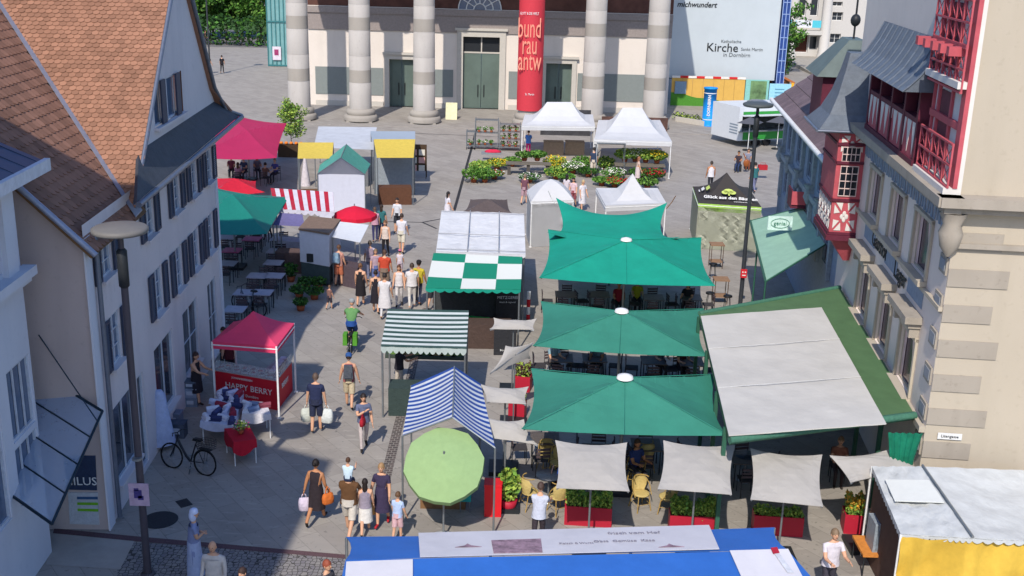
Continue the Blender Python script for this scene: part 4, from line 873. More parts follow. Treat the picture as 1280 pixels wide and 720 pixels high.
def inn():
    root = thing('timbered_inn', 'tall cream inn with red half-timbered balconies and slate bay roof on the right', 'inn', (B0.x, B0.y, 0)); s0 = -.3; e = 28
    hs = [(a, b, c, d) for c, d in ((6.2, 7.6), (3.12, 4.6)) for a, b in ((1.4, 2.9), (4.2, 5.65), (7.1, 8.55))]
    low = [(a, a+1.1, c, d) for c, d in ((4.9, 6.1), (2.9, 4.2)) for a in (14, 16.6, 19.4, 22.5, 25.4)]
    m = MB(); wall_holes(m, RF, s0, 12.3, 0, 17, hs, depth=.12); m.build('wall', 'inn_plaster', root)
    m = MB(); wall_holes(m, RF, 12.3, e, 0, 6.85, low, depth=.1); m.poly([RF((e, 0, 0)), RF((e, -12, 0)), RF((e, -12, 6.85)), RF((e, 0, 6.85))]); m.build('rear_wall', 'orn_blue', root)
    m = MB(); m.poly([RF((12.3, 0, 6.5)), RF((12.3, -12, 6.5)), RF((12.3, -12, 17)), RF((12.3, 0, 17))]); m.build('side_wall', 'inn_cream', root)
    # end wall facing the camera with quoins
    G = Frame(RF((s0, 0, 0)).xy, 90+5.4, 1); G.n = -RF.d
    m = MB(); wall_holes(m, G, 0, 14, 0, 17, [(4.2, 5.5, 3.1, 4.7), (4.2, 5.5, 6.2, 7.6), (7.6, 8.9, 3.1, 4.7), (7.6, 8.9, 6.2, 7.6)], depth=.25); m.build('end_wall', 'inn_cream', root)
    for h in [(4.2, 5.5, 3.1, 4.7), (4.2, 5.5, 6.2, 7.6), (7.6, 8.9, 3.1, 4.7), (7.6, 8.9, 6.2, 7.6)]: window(root, G, *h, pane='glass', sill='quoin', depth=.25)
    for i in range(9):
        z = .55+i*.86; w = 1.35 if i % 2 else 1.1
        if i == 0: w = 2.6
        m = MB(); fbox(m, G, 0, w, .004, .03, z, z+.42); m.build('quoin', 'quoin', root)
    for i in range(7):
        z = 1.4+i*.9; m = MB(); fbox(m, RF, s0+.05, s0+.62, .004, .05, z, z+.42); q = m.build('side_quoin', 'quoin', root); m = MB(); fbox(m, RF, s0+.13, s0+.54, .05, .065, z+.08, z+.34); m.build('carved_face', 'inn_shade_ornament', q)
    # cornice and frieze
    m = MB(); fbox(m, RF, -.75, 12.3, .002, .55, 8.5, 8.72); fbox(m, RF, -.65, 12.3, .002, .38, 8.34, 8.5); fbox(m, G, -.5, 14, .002, .5, 8.5, 8.72); fbox(m, G, -.4, 14, .002, .3, 8.34, 8.5); fbox(m, G, 0, 14, .003, .12, 7.5, 7.62); m.build('cornice', 'quoin', root)
    m = MB()
    for i in range(16):
        s = .1+i*.72; pts = [(s, 7.75), (s+.12, 7.75), (s+.16, 8.05), (s+.3, 8.25), (s+.44, 8.05), (s+.48, 7.75), (s+.6, 7.75), (s+.56, 8.12), (s+.3, 8.33), (s+.04, 8.12)]
        m.slab([RF((a, .035, b)) for a, b in pts], .03, up=RF.n); fbox(m, RF, s+.26, s+.34, .004, .03, 7.78, 8.1)
    m.build('painted_frieze', 'orn_blue', root)
    m = MB(); m.lathe(tuple(RF((s0-.1, .1, 7.55))), [(.05, -.25), (.22, 0), (.28, .3), (.2, .5), (.32, .78)], 10); m.build('corner_capital', 'quoin', root)
    for k, h in enumerate(hs):
        window(root, RF, *h, depth=.12, nv=1, nh=1, frame='inn_cream', pane='pane_wine', curtain='curtain', fw=.06)
        a, b, c, d = h
        m = MB(); fbox(m, RF, a-.14, b+.14, .004, .22, c-.14, c-.01); fbox(m, RF, a-.14, a-.02, .004, .07, c, d+.1); fbox(m, RF, b+.02, b+.14, .004, .07, c, d+.1); fbox(m, RF, a-.14, b+.14, .004, .09, d+.02, d+.12); m.build('window_surround', 'inn_cream', root)
        if k > 2:
            m = MB(); fbox(m, RF, a-.25, b+.25, .004, .42, 5.12, 5.3); fbox(m, RF, a-.15, b+.15, .004, .3, 4.98, 5.12)
            for q in (a-.1, b-.05): fbox(m, RF, q, q+.15, .004, .25, 4.72, 4.98)
            m.build('window_hood', 'quoin', root)
        else:
            m = MB(); fbox(m, RF, a-.02, b+.02, .004, .02, 5.45, 6.0); m.build('painted_panel', 'orn_blue', root)
    m = MB(); fbox(m, RF, s0, 9.9, .003, .1, 5.95, 6.05); fbox(m, RF, s0, 9.9, .003, .14, 2.9, 3.05); m.build('string_course', 'inn_cream', root)
    text('Gasthof', RF((6.45, .03, 5.72)), -RF.d, (0, 0, 1), .62, 'ink', root, bold=.012); text('Lager', RF((3.75, .03, 5.62)), -RF.d, (0, 0, 1), .62, 'ink', root, bold=.012)
    # street name plate on the end wall
    q = MB(); fbox(q, G, .3, .86, .032, .045, 2.78, 2.94); s_ = q.build('street_sign', 'white_paint', root); text('Litengasse', G((.58, .05, 2.86)), G.d, (0, 0, 1), .1, 'ink', root); 
    # oriel
    ob = bpy.data.objects
    m = MB(); a, b, n1, z0, z1 = 9.9, 12.3, .84, 5.15, 8.45; fbox(m, RF, a, b, .002, n1, z0, z1); m.build('oriel', 'timber_red', root)
    m = MB(); H = Frame(RF((a, 0, 0)).xy, 0, 1); H.d = RF.n.copy(); H.n = -RF.d
    def star(F, s, z, w, h, nm='infill_panel'):
        k = MB()
        for sx in (0, 1):
            for sz in (0, 1):
                X = lambda u: s+(u if not sx else 1-u)*w; Z = lambda v: z+(v if not sz else 1-v)*h
                for tri in (((.04, .1), (.04, .4), (.3, .36)), ((.1, .04), (.4, .04), (.36, .3))): k.slab([F((X(u), .022, Z(v))) for u, v in tri], .018, up=F.n)
        for du, dv in ((0, .1), (0, -.1), (.1, 0), (-.1, 0)): k.ell(F((s+w*(.5+du), .01, z+h*(.5+dv))), (.09*w, .012 if F is H else .09*w, .09*h), 8, 6)
        k.build(nm, 'infill', root)
    star(H, .06, z0+.08, n1-.12, .98); star(H, .06, z1-.72, n1-.12, .6)
    for c, d, nv in ((6.4, 7.35, 2), (7.5, 7.95, 3)):
        m = MB(); fbox(m, H, .15, n1-.15, .005, .03, c, d); w = m.build('window', 'glass_dark', root); m = MB()
        for i in range(nv+2): fbox(m, H, .15+(n1-.3)*i/(nv+1)-.012, .15+(n1-.3)*i/(nv+1)+.012, .03, .045, c, d)
        for i in range(5 if nv == 2 else 3): z = c+(d-c)*i/(4 if nv == 2 else 2); fbox(m, H, .14, n1-.14, .031, .041, z-.015, z+.015)
        m.build('glazing_bars', 'curtain', w)
    m = MB(); 
    for z in (z0-.02, 6.22, 7.42, 8.0): fbox(m, H, -.02, n1+.04, .002, .06, z, z+.08); fbox(m, RF, a-.06, b, n1+.002, n1+.05, z, z+.08)
    fbox(m, H, -.04, n1+.09, .0, .1, z0-.2, z0-.03); fbox(m, RF, a, b, n1, n1+.1, z0-.2, z0-.03); m.build('oriel_moulding', 'timber_dark', root)
    m = MB(); m.add([RF(p) for p in ((a, 0, z0-.03), (b, 0, z0-.03), (b, n1, z0-.03), (a, n1, z0-.03), (a+.5, 0, z0-1.0), (b-.5, 0, z0-1.0), (b-.5, .2, z0-1.0), (a+.5, .2, z0-1.0))], [(3, 2, 6, 7), (0, 3, 7, 4), (2, 1, 5, 6), (4, 7, 6, 5)]); m.build('oriel_corbel', 'timber_red', root)
    for i in range(4):   # balcony-like panels on the oriel's street side
        star(RF_off(n1), a+.08+i*.56, z0+.1, .5, .9)
    m = MB(); cs, cn = (a+b)/2, .35; prof = [(1.3, 8.45), (1.22, 8.55), (.9, 8.9), (.62, 9.5), (.42, 10.2), (.3, 10.75)]
    ring = []
    for r, z in prof: ring += [RF((cs+sx*r*1.05, max(cn+sy*r*.9, -.0) if sy < 0 else cn+sy*r*.9, z)) for sx, sy in ((-1, -1), (1, -1), (1, 1), (-1, 1))]
    m.add(ring, [(4*i+j, 4*i+(j+1) % 4, 4*i+4+(j+1) % 4, 4*i+4+j) for i in range(5) for j in range(4)]+[(20, 21, 22, 23)]); m.build('oriel_roof', 'slate', root)
    m = MB(); m.tube([RF((cs-1.4, 1.55, 8.45)), RF((cs+1.4, 1.55, 8.45))], .05, 6); m.tube([RF((cs-1.4, 1.55, 8.45)), RF((cs-1.4, .05, 8.45))], .05, 6); m.build('gutter', 'gutter', root)
    # loggia dormer with curved slate roof
    a, b = 2.9, 8.9
    m = MB(); fbox(m, RF, a, b, .002, .33, 8.722, 8.86); fbox(m, RF, a, b, .05, .3, 9.78, 9.9); fbox(m, RF, a, b, .02, .35, 10.6, 10.85)
    for s in (a+.08, a+1.5, a+3.0, a+4.5, b-.08): fbox(m, RF, s-.08, s+.08, .03, .31, 8.86, 10.6)
    m.build('loggia_frame', 'timber_dark', root); m = MB(); fbox(m, RF, a, b, .05, .27, 8.86, 9.78); m.build('parapet', 'timber_red', root)
    for i in range(11):
        s = a+.15+i*.54; m = MB(); m.slab([RF((s, .285, 9.76)), RF((s+.42, .285, 9.76)), RF((s+.21, .285, 8.95))], .013, up=RF.n); m.build('infill_triangle', 'infill', root)
    m = MB(); fbox(m, RF, a, b, .01, .03, 9.9, 10.75); lg = m.build('loggia_window', 'pane_wine', root)
    m = MB()
    for s in (a+.7, a+2.2, a+3.6, a+5.0): m.slab([RF((s, .06, 9.95)), RF((s+.3, .06, 9.95)), RF((s+.18, .06, 10.7)), RF((s+.02, .06, 10.7))], .02, up=RF.n)
    m.build('curtain', 'curtain', lg)
    m = MB(); prof = [(.85, 10.6), (.68, 10.75), (.45, 11.0), (.22, 11.4), (.02, 11.85)]; pts = []; k = 22
    for n, z in prof:
        for i in range(k+1): pts.append(RF((a-.35+(b-a+.7)*i/k, n, z)))
    m.add(pts, [(j*(k+1)+i, j*(k+1)+i+1, (j+1)*(k+1)+i+1, (j+1)*(k+1)+i) for j in range(4) for i in range(k)])
    for i in range(0, k+1, 2):
        for j in range(4): m.tube([pts[j*(k+1)+i], pts[(j+1)*(k+1)+i]], .025, 4)
    m.poly([RF((a-.35, n, z)) for n, z in prof]+[RF((a-.35, .0, 10.6))]); m.poly([RF((b+.35, n, z)) for n, z in prof]+[RF((b+.35, .0, 10.6))]); m.build('loggia_roof', 'slate', root)
    # timber bay with balconies at the corner
    a, b, n1 = -.38, 2.45, .3
    m = MB(); fbox(m, RF, a, b, .002, .1, 8.72, 17); fbox(m, RF, a, b, .1, n1+.1, 8.722, 8.86); fbox(m, RF, a, b, .1, n1+.1, 11.05, 11.2); fbox(m, RF, a, b, .1, n1+.1, 13.6, 13.75); m.build('timber_bay', 'infill', root)
    for z0 in (8.86, 10.95, 11.95):
        m = MB(); L = b-a
        for z in (z0, z0+.48, z0+.95): fbox(m, RF, a, b, n1-.02, n1+.04, z, z+.045)
        for i in range(6): s = a+L*i/5; fbox(m, RF, s-.02, s+.02, n1-.01, n1+.03, z0, z0+1.0)
        for i in range(5):
            s = a+L*i/5; m.tube([RF((s, n1+.01, z0+.07)), RF((s+L/5, n1+.01, z0+.5)), RF((s, n1+.01, z0+.93))], .014, 4); m.tube([RF((s+L/5, n1+.01, z0+.07)), RF((s, n1+.01, z0+.5)), RF((s+L/5, n1+.01, z0+.93))], .014, 4)
        m.build('balustrade', 'timber_red', root)
    m = MB()
    for s in (a+.1, a+1.2, a+2.3, b-.1):
        fbox(m, RF, s-.06, s+.06, .1, .16, 8.86, 13.6)
    for z in (10.1, 12.9): fbox(m, RF, a, b, .101, .18, z, z+.16)
    fbox(m, RF, a-.02, a+.3, .1, .2, 8.86, 17); m.build('timber_posts', 'timber_red', root)
    for i in range(5): m = MB(); s = a+.3+i*.7; fbox(m, RF, s, s+.22, .1, n1+.3, 11.72, 11.92); m.build('beam_end', 'timber_red', root)
    for z in (9.9, 12.2):
        m = MB(); fbox(m, RF, a+1.35, a+2.15, .1, .125, z-.9, z+.9 if z < 12 else z+.6); m.build('balcony_door', 'timber_dark', root)
    # lower far roof and copper turret
    m = MB(); rows = 12
    for i in range(rows):
        f0, f1 = i/rows, (i+1)/rows; n0, nn1 = .55-6*f0, .55-6*f1; z0, z1 = 6.85+4.4*f0, 6.85+4.4*f1
        for j in range(30): s = 12.4+j*.55; m.slab([RF((s, n0, z0+.04)), RF((s+.54, n0, z0+.04)), RF((s+.54, nn1, z1)), RF((s, nn1, z1))], .04, up=(0, 0, 1))
    m.build('rear_roof', 'slate_brown', root)
    m = MB(); m.tube([RF((12.3, .6, 6.85)), RF((29, .6, 6.85))], .1, 6); m.build('rear_gutter', 'white_paint', root)
    def turret(name, s, n, z0, z1, zt, w, wall, roofm):
        k = MB(); fbox(k, RF, s-w, s+w, n-w, n+w, z0, z1); k.build(name+'_wall', wall, root); k = MB(); W_ = w*1.25
        c = [RF((s+x*W_, n+y*W_, z1)) for x, y in ((-1, -1), (1, -1), (1, 1), (-1, 1))]; d = [RF((s+x*W_*.55, n+y*W_*.2, zt)) for x, y in ((-1, -1), (1, -1), (1, 1), (-1, 1))]
        k.add(c+d, [(0, 1, 5, 4), (1, 2, 6, 5), (2, 3, 7, 6), (3, 0, 4, 7), (4, 5, 6, 7), (3, 2, 1, 0)]); k.build(name+'_roof', roofm, root)
    s, z = RF.px(1062, 92, -1.2); turret('dormer', s, -1.2, z-2.2, z-.0, z+1.35, 1.2, 'timber_dark', 'copper_green'); q = RF((s, -1.2, z+1.3))
    m = MB(); m.tube([q, q+Vector((0, 0, 2.3))], .04, 6); m.ell(q+Vector((0, 0, .75)), (.2, .2, .24), 10, 8); m.box(q+Vector((0, 0, 2.0)), (1.1, .04, .06)); m.box(q+Vector((.2, 0, 1.85)), (.5, .03, .25)); m.build('weather_vane', 'dark_metal', root)
    for h in low: window(root, RF, *h, depth=.1, nv=2, nh=2, frame='orn_blue', pane='pane_wine')
    m = MB()
    for s in (13.2, 15.7, 18.2, 21.2, 24.3, 27): fbox(m, RF, s, s+.3, .004, .14, 2.6, 6.7); m.lathe(tuple(RF((s+.15, .2, 4.5))), [(.05, -.3), (.2, 0), (.1, .3), (.22, .5)], 8)
    for s in (14, 16.6, 19.4, 22.5, 25.4): m.tube([RF((s-.15, .1, 6.2)), RF((s+.3, .16, 6.45)), RF((s+.55, .2, 6.55)), RF((s+.8, .16, 6.45)), RF((s+1.25, .1, 6.2))], .07, 5)
    fbox(m, RF, 12.6, e, .004, .2, 4.45, 4.65); m.build('pilaster_ornament', mat('orn_stone', '#8d979c', .9, .2, 8, bump=.4, bscale=20), root)
    # bay balcony far along the wall
    s, z = RF.px(990, 245, .5); m = MB(); fbox(m, RF, s-.5, s+.5, .004, .6, z-.4, z-.3); fbox(m, RF, s-.5, s+.5, .55, .6, z-.3, z+.35); m.build('far_balcony', 'timber_dark', root); m = MB(); fbox(m, RF, s-.54, s-.5, .004, .58, z-.25, z+.3); m.build('far_balcony_panel', 'timber_red', root)
def RF_off(n):
    F = Frame(B0.xy, 5.4, -1); F.a = F.a+F.n*n; return F
inn()
# small green shop awning with its sign
def shop_awning():
    a, b = P(938, 276, 2.75), P(957, 352, 2.75); c, d = RF(( *RF.px(1028, 338, .05)[:1], .05, 3.6)), RF((RF.px(1000, 284, .05)[0], .05, 3.6))
    t = thing('shop_awning', 'faded green sloping shop awning fixed to the far end of the inn', 'awning', (b.x, b.y, 0)); m = MB(); m.sheet([a, b, c, d], 4, 4, sag=.02); m.build('canopy', mat('awning_green', '#93b8a2', .8, .08, 2, trans=.1), t)
    m = MB(); m.tube([a, b], .05, 6); m.tube([b, c], .03, 6); m.tube([a, d], .03, 6); m.build('frame', mat('green_metal', '#2f5a48', .5), t); m = MB()
    for p in (b, a.lerp(b, .5)): m.tube([p, (p.x, p.y, 0)], .035, 6)
    m.build('leg', 'green_metal', t)
    q = P(975, 279, 3.6); s = thing('shop_sign', 'small white sign with a green oval logo above the green shop awning', 'sign', tuple(q)); m = MB(); m.box(q, (.95, .06, .55), rz=0); m.build('panel', cm('#c4dcd4', .5), s)
    m = MB(); m.tube([q+Vector((.36*math.cos(R(a_)), -.04, .19*math.sin(R(a_)))) for a_ in range(0, 361, 20)], .012, 5); m.build('oval', cm('#3f7f66'), s); text('genial', q+Vector((0, -.05, 0)), (1, 0, 0), (0, 0, 1), .22, cm('#3f7f66'), s)
shop_awning()
# big green-framed terrace roof in front of the inn
def terrace():
    A, B, C, D = P(874, 392, 3.1), P(1048, 376, 3.1), RF((.25, .12, 3.1)), P(905, 548, 2.9)
    D = P(912, 550, 3.1); t = thing('terrace_roof', 'large flat terrace roof with grey fabric panels and a wide green border against the inn', 'terrace roof', (D.x, D.y, 0))
    e = RF((RF.px(1048, 376, .1)[0], .1, 3.1)); B2 = e
    m = MB(); m.slab([A, B2, C, D], .12, up=(0, 0, 1)); m.build('border', mat('terrace_green', '#4e6b47', .7, .12, 2), t)
    a, b, c, d = P(876, 395, 3.24), P(1027, 384, 3.24), P(1108, 529, 3.24), P(911, 544, 3.24); n = 6
    m = MB()
    m.sheet([a, b, c, d], 12, n*3, sag=.05, wr=.035, seed=5, t=.03); o = m.build('fabric', mat('terrace_fabric', '#bab7b0', .8, .08, .8, bump=.6, bscale=1.5), t); m = MB()
    for i in (2, 4): f = i/n; m.tube([a.lerp(d, f)+Vector((0, 0, .003)), b.lerp(c, f)+Vector((0, 0, .012))], .012, 4)
    m.build('seam', cm('#b2b2b0'), o)
    m = MB(); m.tube([D, C], .1, 6); m.tube([A, B2], .08, 6); m.build('beam', cm('#3f6b58'), t)
    for f in (0, .33, .66, .9):
        for p in (A.lerp(D, f), B2.lerp(C, f)-RF.n*-.5):
            m = MB(); m.box((p.x, p.y, 1.5), (.1, .1, 3.0)); m.build('post', 'green_metal', t)
    for f in (): p = D.lerp(C, f); m = MB(); m.box((p.x, p.y, 1.5), (.1, .1, 3.0)); m.build('post', 'green_metal', t)
    # green plastic curtain at the corner
    p = P(1138, 545, 2.9); k = thing('rolled_curtain', 'gathered green netting hanging at the corner of the terrace roof', 'netting', tuple(p)); m = MB(); n = 16; pts = []
    for z, w in ((2.95, .42), (2.3, .3), (1.6, .26), (.3, .3)):
        for i in range(n+1): u = i/n; pts.append((p.x-.1+(u-.5)*2*w, p.y+.04*math.sin(i*2.1)+.05, z))
    m.add(pts, [(j*(n+1)+i, j*(n+1)+i+1, (j+1)*(n+1)+i+1, (j+1)*(n+1)+i) for j in range(3) for i in range(n)], smooth=True); m.build('cloth', mat('net_green', '#1c7f62', .6, .3, 4, trans=.3), k)
terrace()
# ------------------------------------------------------------ umbrellas and awnings
def parasol_sq(label, c4, z, peak, m, seed=0, cap=True, curve=.12, zs=None, pole=(.045, 'grey_metal'), group=None, name='parasol', base=True, nu=12):
    zs = zs or (z,)*4; C = [P(x, y, q) for (x, y), q in zip(c4, zs)]; cen = sum(C, Vector())/4; t = thing(name, label, 'parasol', (cen.x, cen.y, 0), group)
    k = MB(); k.sheet(C, nu, nu, curve=curve*(1.5 if nu > 8 else .9), peak=peak, t=.012, smooth=False, edge_sag=.05, wr=.012 if nu > 8 else .02, seed=int(cen.x*7), sag=0 if nu > 8 else -.04); k.build('canopy', m, t)
    top = cen+Vector((0, 0, peak)); r = MB()
    for c in C: r.tube([top-Vector((0, 0, .06)), c.lerp(cen, .02)-Vector((0, 0, .05))], .018, 4)
    r.build('ribs', pole[1], t); k = MB(); k.tube([(cen.x, cen.y, 0), tuple(top-Vector((0, 0, .02)))], pole[0], 8); k.build('pole', pole[1], t)
    if base: k = MB(); k.box((cen.x, cen.y, .06), (.8, .8, .12)); k.build('base', 'dark_metal', t)
    if cap:
        k = MB()
        for c in C: k.tube([top+Vector((0, 0, .0)), c+Vector((0, 0, .004))], .012, 4)
        for i in range(4): k.tube([top, (C[i]+C[(i+1) % 4])/2.0*1.0+Vector((0, 0, -.04))], .006, 4) if i % 2 == 0 else None
        k.build('seam', mat('seam_'+m, '#2f7d6b' if m == 'umb_green' else '#178a75', .8), t)
    if cap: k = MB(); k.lathe(tuple(top), [(.22, -.02), (.2, .05), (.08, .09), (.001, .1)], 14); k.build('cap', 'white_paint', t)
    return t, cen
G4 = 'large green parasols over the cafe terrace'
parasol_sq('bright green square parasol, second row from the church, with pleated pyramid top', ((685, 287), (877, 297), (894, 357), (674, 347)), 2.55, .62, 'sit_umb_green', group=G4)
parasol_sq('flat-topped green parasol in the middle, directly behind the nearest one', ((676, 377), (880, 386), (884, 445), (666, 432)), 2.6, .5, 'umb_green', group=G4)
parasol_sq('nearest and largest green parasol, beside the grey terrace roof', ((664, 461), (894, 468), (909, 544), (652, 536)), 2.6, .62, 'umb_green', group=G4)
# farthest one with upturned corners
def sail():
    C = [P(695, 247, 3.1), P(834, 253, 3.1), P(850, 296, 2.9), P(684, 290, 2.9)]; cen = sum(C, Vector())/4
    t = thing('parasol', 'farthest bright green sail-like parasol with two upturned corners', 'parasol', (cen.x, cen.y, 0), G4); k = MB(); k.sheet(C, 12, 12, curve=.45, sag=.45, t=.012, smooth=True, edge_sag=.55); k.build('canopy', 'sit_umb_green', t)
    k = MB(); k.tube([(cen.x, cen.y, 0), tuple(cen-Vector((0, 0, .45)))], .045, 8); k.build('pole', 'grey_metal', t)
    for i, (c, s) in enumerate(((C[0], -1), (C[1], 1))): k = MB(); k.tube([c+Vector((s*-.0, .1, -.3)), c+Vector((s*.22, .1, .0)), c+Vector((s*.35, 0, .3))], .02, 5); k.build('arm', 'white_paint' if i == 0 else 'wood', t)
sail()
parasol_sq('dark green square parasol in the shade beside the townhouse', ((246, 228), (362, 246), (334, 292), (222, 288)), 2.6, .65, 'umb_green_dk', cap=False)
parasol_sq('big magenta parasol behind the townhouse corner', ((286, 141), (358, 154), (346, 197), (243, 196)), 2.6, .3, 'magenta_cloth', cap=False)
parasol_sq('red parasol mostly hidden behind the shaded green one', ((262, 222), (320, 226), (331, 240), (262, 240)), 2.3, .35, 'red_cloth', cap=False)
# small grey tilted canopies over the planters
GG = 'small grey tilted canopies around the cafe'
for lab, c4, zb, zf in (
    ('grey tilted canopy above the front red planter nearest the street', ((694, 550), (784, 553), (787, 614), (695, 610)), 2.4, 1.95),
    ('grey tilted canopy above the middle red planter', ((829, 550), (919, 556), (915, 618), (822, 611)), 2.4, 1.95),
    ('grey tilted canopy above the planter with the blurred hedge, third from the street', ((938, 560), (1028, 568), (1029, 633), (938, 624)), 2.4, 1.95),
    ('grey canopy at the inn corner above the planter of yellow flowers', ((1037, 569), (1116, 560), (1150, 585), (1063, 603)), 2.4, 2.1),
    ('long grey canopy on a thin pole beside the blue striped tent', ((599, 518), (655, 524), (673, 556), (603, 546)), 2.35, 2.0),
    ('narrow grey canopy behind the blue striped tent', ((600, 480), (661, 483), (658, 505), (608, 502)), 2.35, 2.15),
    ('steeply tilted grey canopy beside the middle green parasol', ((632, 432), (667, 427), (663, 446), (612, 466)), 2.5, 2.0),
    ('narrow grey canopy in front of the blackboard stall', ((617, 397), (671, 398), (668, 412), (612, 411)), 2.4, 2.2)):
    parasol_sq(lab, c4, 0, .02, 'grey_cloth', cap=False, curve=.08, zs=(zb, zb, zf, zf), pole=(.025, 'grey_metal'), group=GG, name='tilted_canopy', nu=8)
# round parasols
def round_parasol(label, apex, za, r, zr, m, n=8, rot=0.2, base=True):
    c = P(*apex, za); t = thing('round_parasol', label, 'parasol', (c.x, c.y, 0)); k = MB(); pts = [(c.x, c.y, za)]
    ring = lambda rr_, z, dz=0: [(c.x+rr_*(1-(dz if j % 2 else 0))*math.cos(rot+math.pi*j/n), c.y+rr_*(1-(dz if j % 2 else 0))*math.sin(rot+math.pi*j/n), z) for j in range(2*n)]
    pts += ring(r*.5, za-(za-zr)*.42)+ring(r, zr, .035)+ring(r*1.01, zr-.17, .035); N = 2*n
    k.add(pts, [(0, 1+j, 1+(j+1) % N) for j in range(N)]+[(1+i*N+j, 1+(i+1)*N+j, 1+(i+1)*N+(j+1) % N, 1+i*N+(j+1) % N) for i in range(2) for j in range(N)]); k.build('canopy', m, t)
    k = MB()
    for j in range(n): a = rot+2*math.pi*j/n; k.tube([(c.x, c.y, za-.05), (c.x+r*.98*math.cos(a), c.y+r*.98*math.sin(a), zr-.03)], .012, 4)
    k.build('ribs', 'grey_metal', t); k = MB(); k.tube([(c.x, c.y, 0), (c.x, c.y, za+.08)], .025, 8); k.build('pole', 'grey_metal', t)
    if base: k = MB(); k.lathe((c.x, c.y, 0), [(.001, .1), (.12, .1), (.3, .06), (.32, 0)], 20); k.build('base', 'white_paint', t)
    return t, c
LT, LP = round_parasol('big light green round parasol on a white base beside the blue striped tent', (555, 568), 2.25, .97, 1.97, 'lime_cloth')
for o in LT.children:     # the canopy is tilted towards the viewer's side
    if o.name.split('.')[0] in ('canopy', 'ribs'):
        Mt = Matrix.Translation((0, 0, 2.0)) @ Matrix.Rotation(R(42), 4, 'X') @ Matrix.Translation((0, 0, -2.0)); o.data.transform(Mt)
round_parasol('small bright red round parasol beside the white stall awning', (443, 257), 2.5, .98, 2.1, mat('red_bright', '#d81e3c', .75, .05, trans=.2), base=False)
def fence_post(): pass
# ------------------------------------------------------------ tents
def popup(label, c4, z, zp, valh, m, vm=None, legm='white_paint', legs=(0, 1, 2, 3), name='market_tent', ridge=.0, group=None, walls=(), wallm=None, curve=.0, zs=None, roof_only=False, concave=.35):
    C = [P(x, y, z) for x, y in c4]; cen = sum(C, Vector())/4; t = thing(name, label, 'tent', (cen.x, cen.y, 0), group)
    k = MB(); top = [cen+(C[1]-C[0])*ridge*s+Vector((0, 0, zp-z)) for s in (-.5, .5)]; ns = 5
    def ap(i): return top[0] if i in (0, 3) else top[1]
    for i in range(4):
        a, b = C[i], C[(i+1) % 4]; ta, tb = ap(i), ap((i+1) % 4)
        pts = []; 
        for j in range(ns+1):
            f = j/ns; dz = -concave*(zp-z)*math.sin(math.pi*f)*.8
            for w in range(5): pts.append(a.lerp(ta, f).lerp(b.lerp(tb, f), w/4)+Vector((0, 0, dz*(1-.0*abs(w-2)))))
        k.add(pts, [(j*5+w, j*5+w+1, j*5+w+6, j*5+w+5) for j in range(ns) for w in range(4)], smooth=False)
    k.build('roof', m, t); k = MB()
    for i in range(4): a, b = C[i], C[(i+1) % 4]; k.slab([a, b, b-Vector((0, 0, valh)), a-Vector((0, 0, valh))], .012)
    k.build('valance', vm or m, t)
    for i in legs:
        p = C[i].lerp(cen, .02); k = MB(); k.box((p.x, p.y, z/2), (.05, .05, z)); k.box((p.x, p.y, .01), (.12, .12, .02)); k.build('leg', legm, t)
    for i in walls: a, b = C[i], C[(i+1) % 4]; k = MB(); k.sheet([a-Vector((0, 0, valh*.5)), b-Vector((0, 0, valh*.5)), Vector((b.x, b.y, .02)), Vector((a.x, a.y, .02))], 6, 6, t=.01, wr=.008, seed=i); k.build('side_wall', wallm or m, t)
    k = MB()
    for i in range(4): k.tube([C[i]-Vector((0, 0, .1)), C[(i+1) % 4]-Vector((0, 0, .1))], .02, 4)
    k.build('truss', legm, t)
    return t, C, cen
TW = mat('tent_white', '#d2d2d2', .8, .05, 1, trans=.2, bump=.3, bscale=2)
# c4 order: far-left, far-right, near-right, near-left
popup('white pavilion tent in front of the church, left one of the two beside each other', ((656, 143), (741, 143), (744, 158), (652, 157)), 2.3, 3.5, .3, TW, ridge=.35, name='white_tent', group='white tents at the plant stall')
popup('white pavilion tent in front of the church, right one of the two beside each other', ((748, 150), (825, 150), (840, 177), (743, 174)), 2.3, 3.7, .3, TW, ridge=.3, name='white_tent', group='white tents at the plant stall')
popup('white peaked tent with open front behind the farthest green parasol', ((745, 235), (822, 235), (833, 254), (757, 257)), 2.2, 3.3, .28, TW, name='white_tent', concave=.5)
popup('small white tent with closed white side walls beside the long white stall', ((659, 238), (712, 238), (717, 250), (664, 252)), 2.2, 3.0, .3, TW, walls=(2, 3), name='white_tent', concave=-.2)
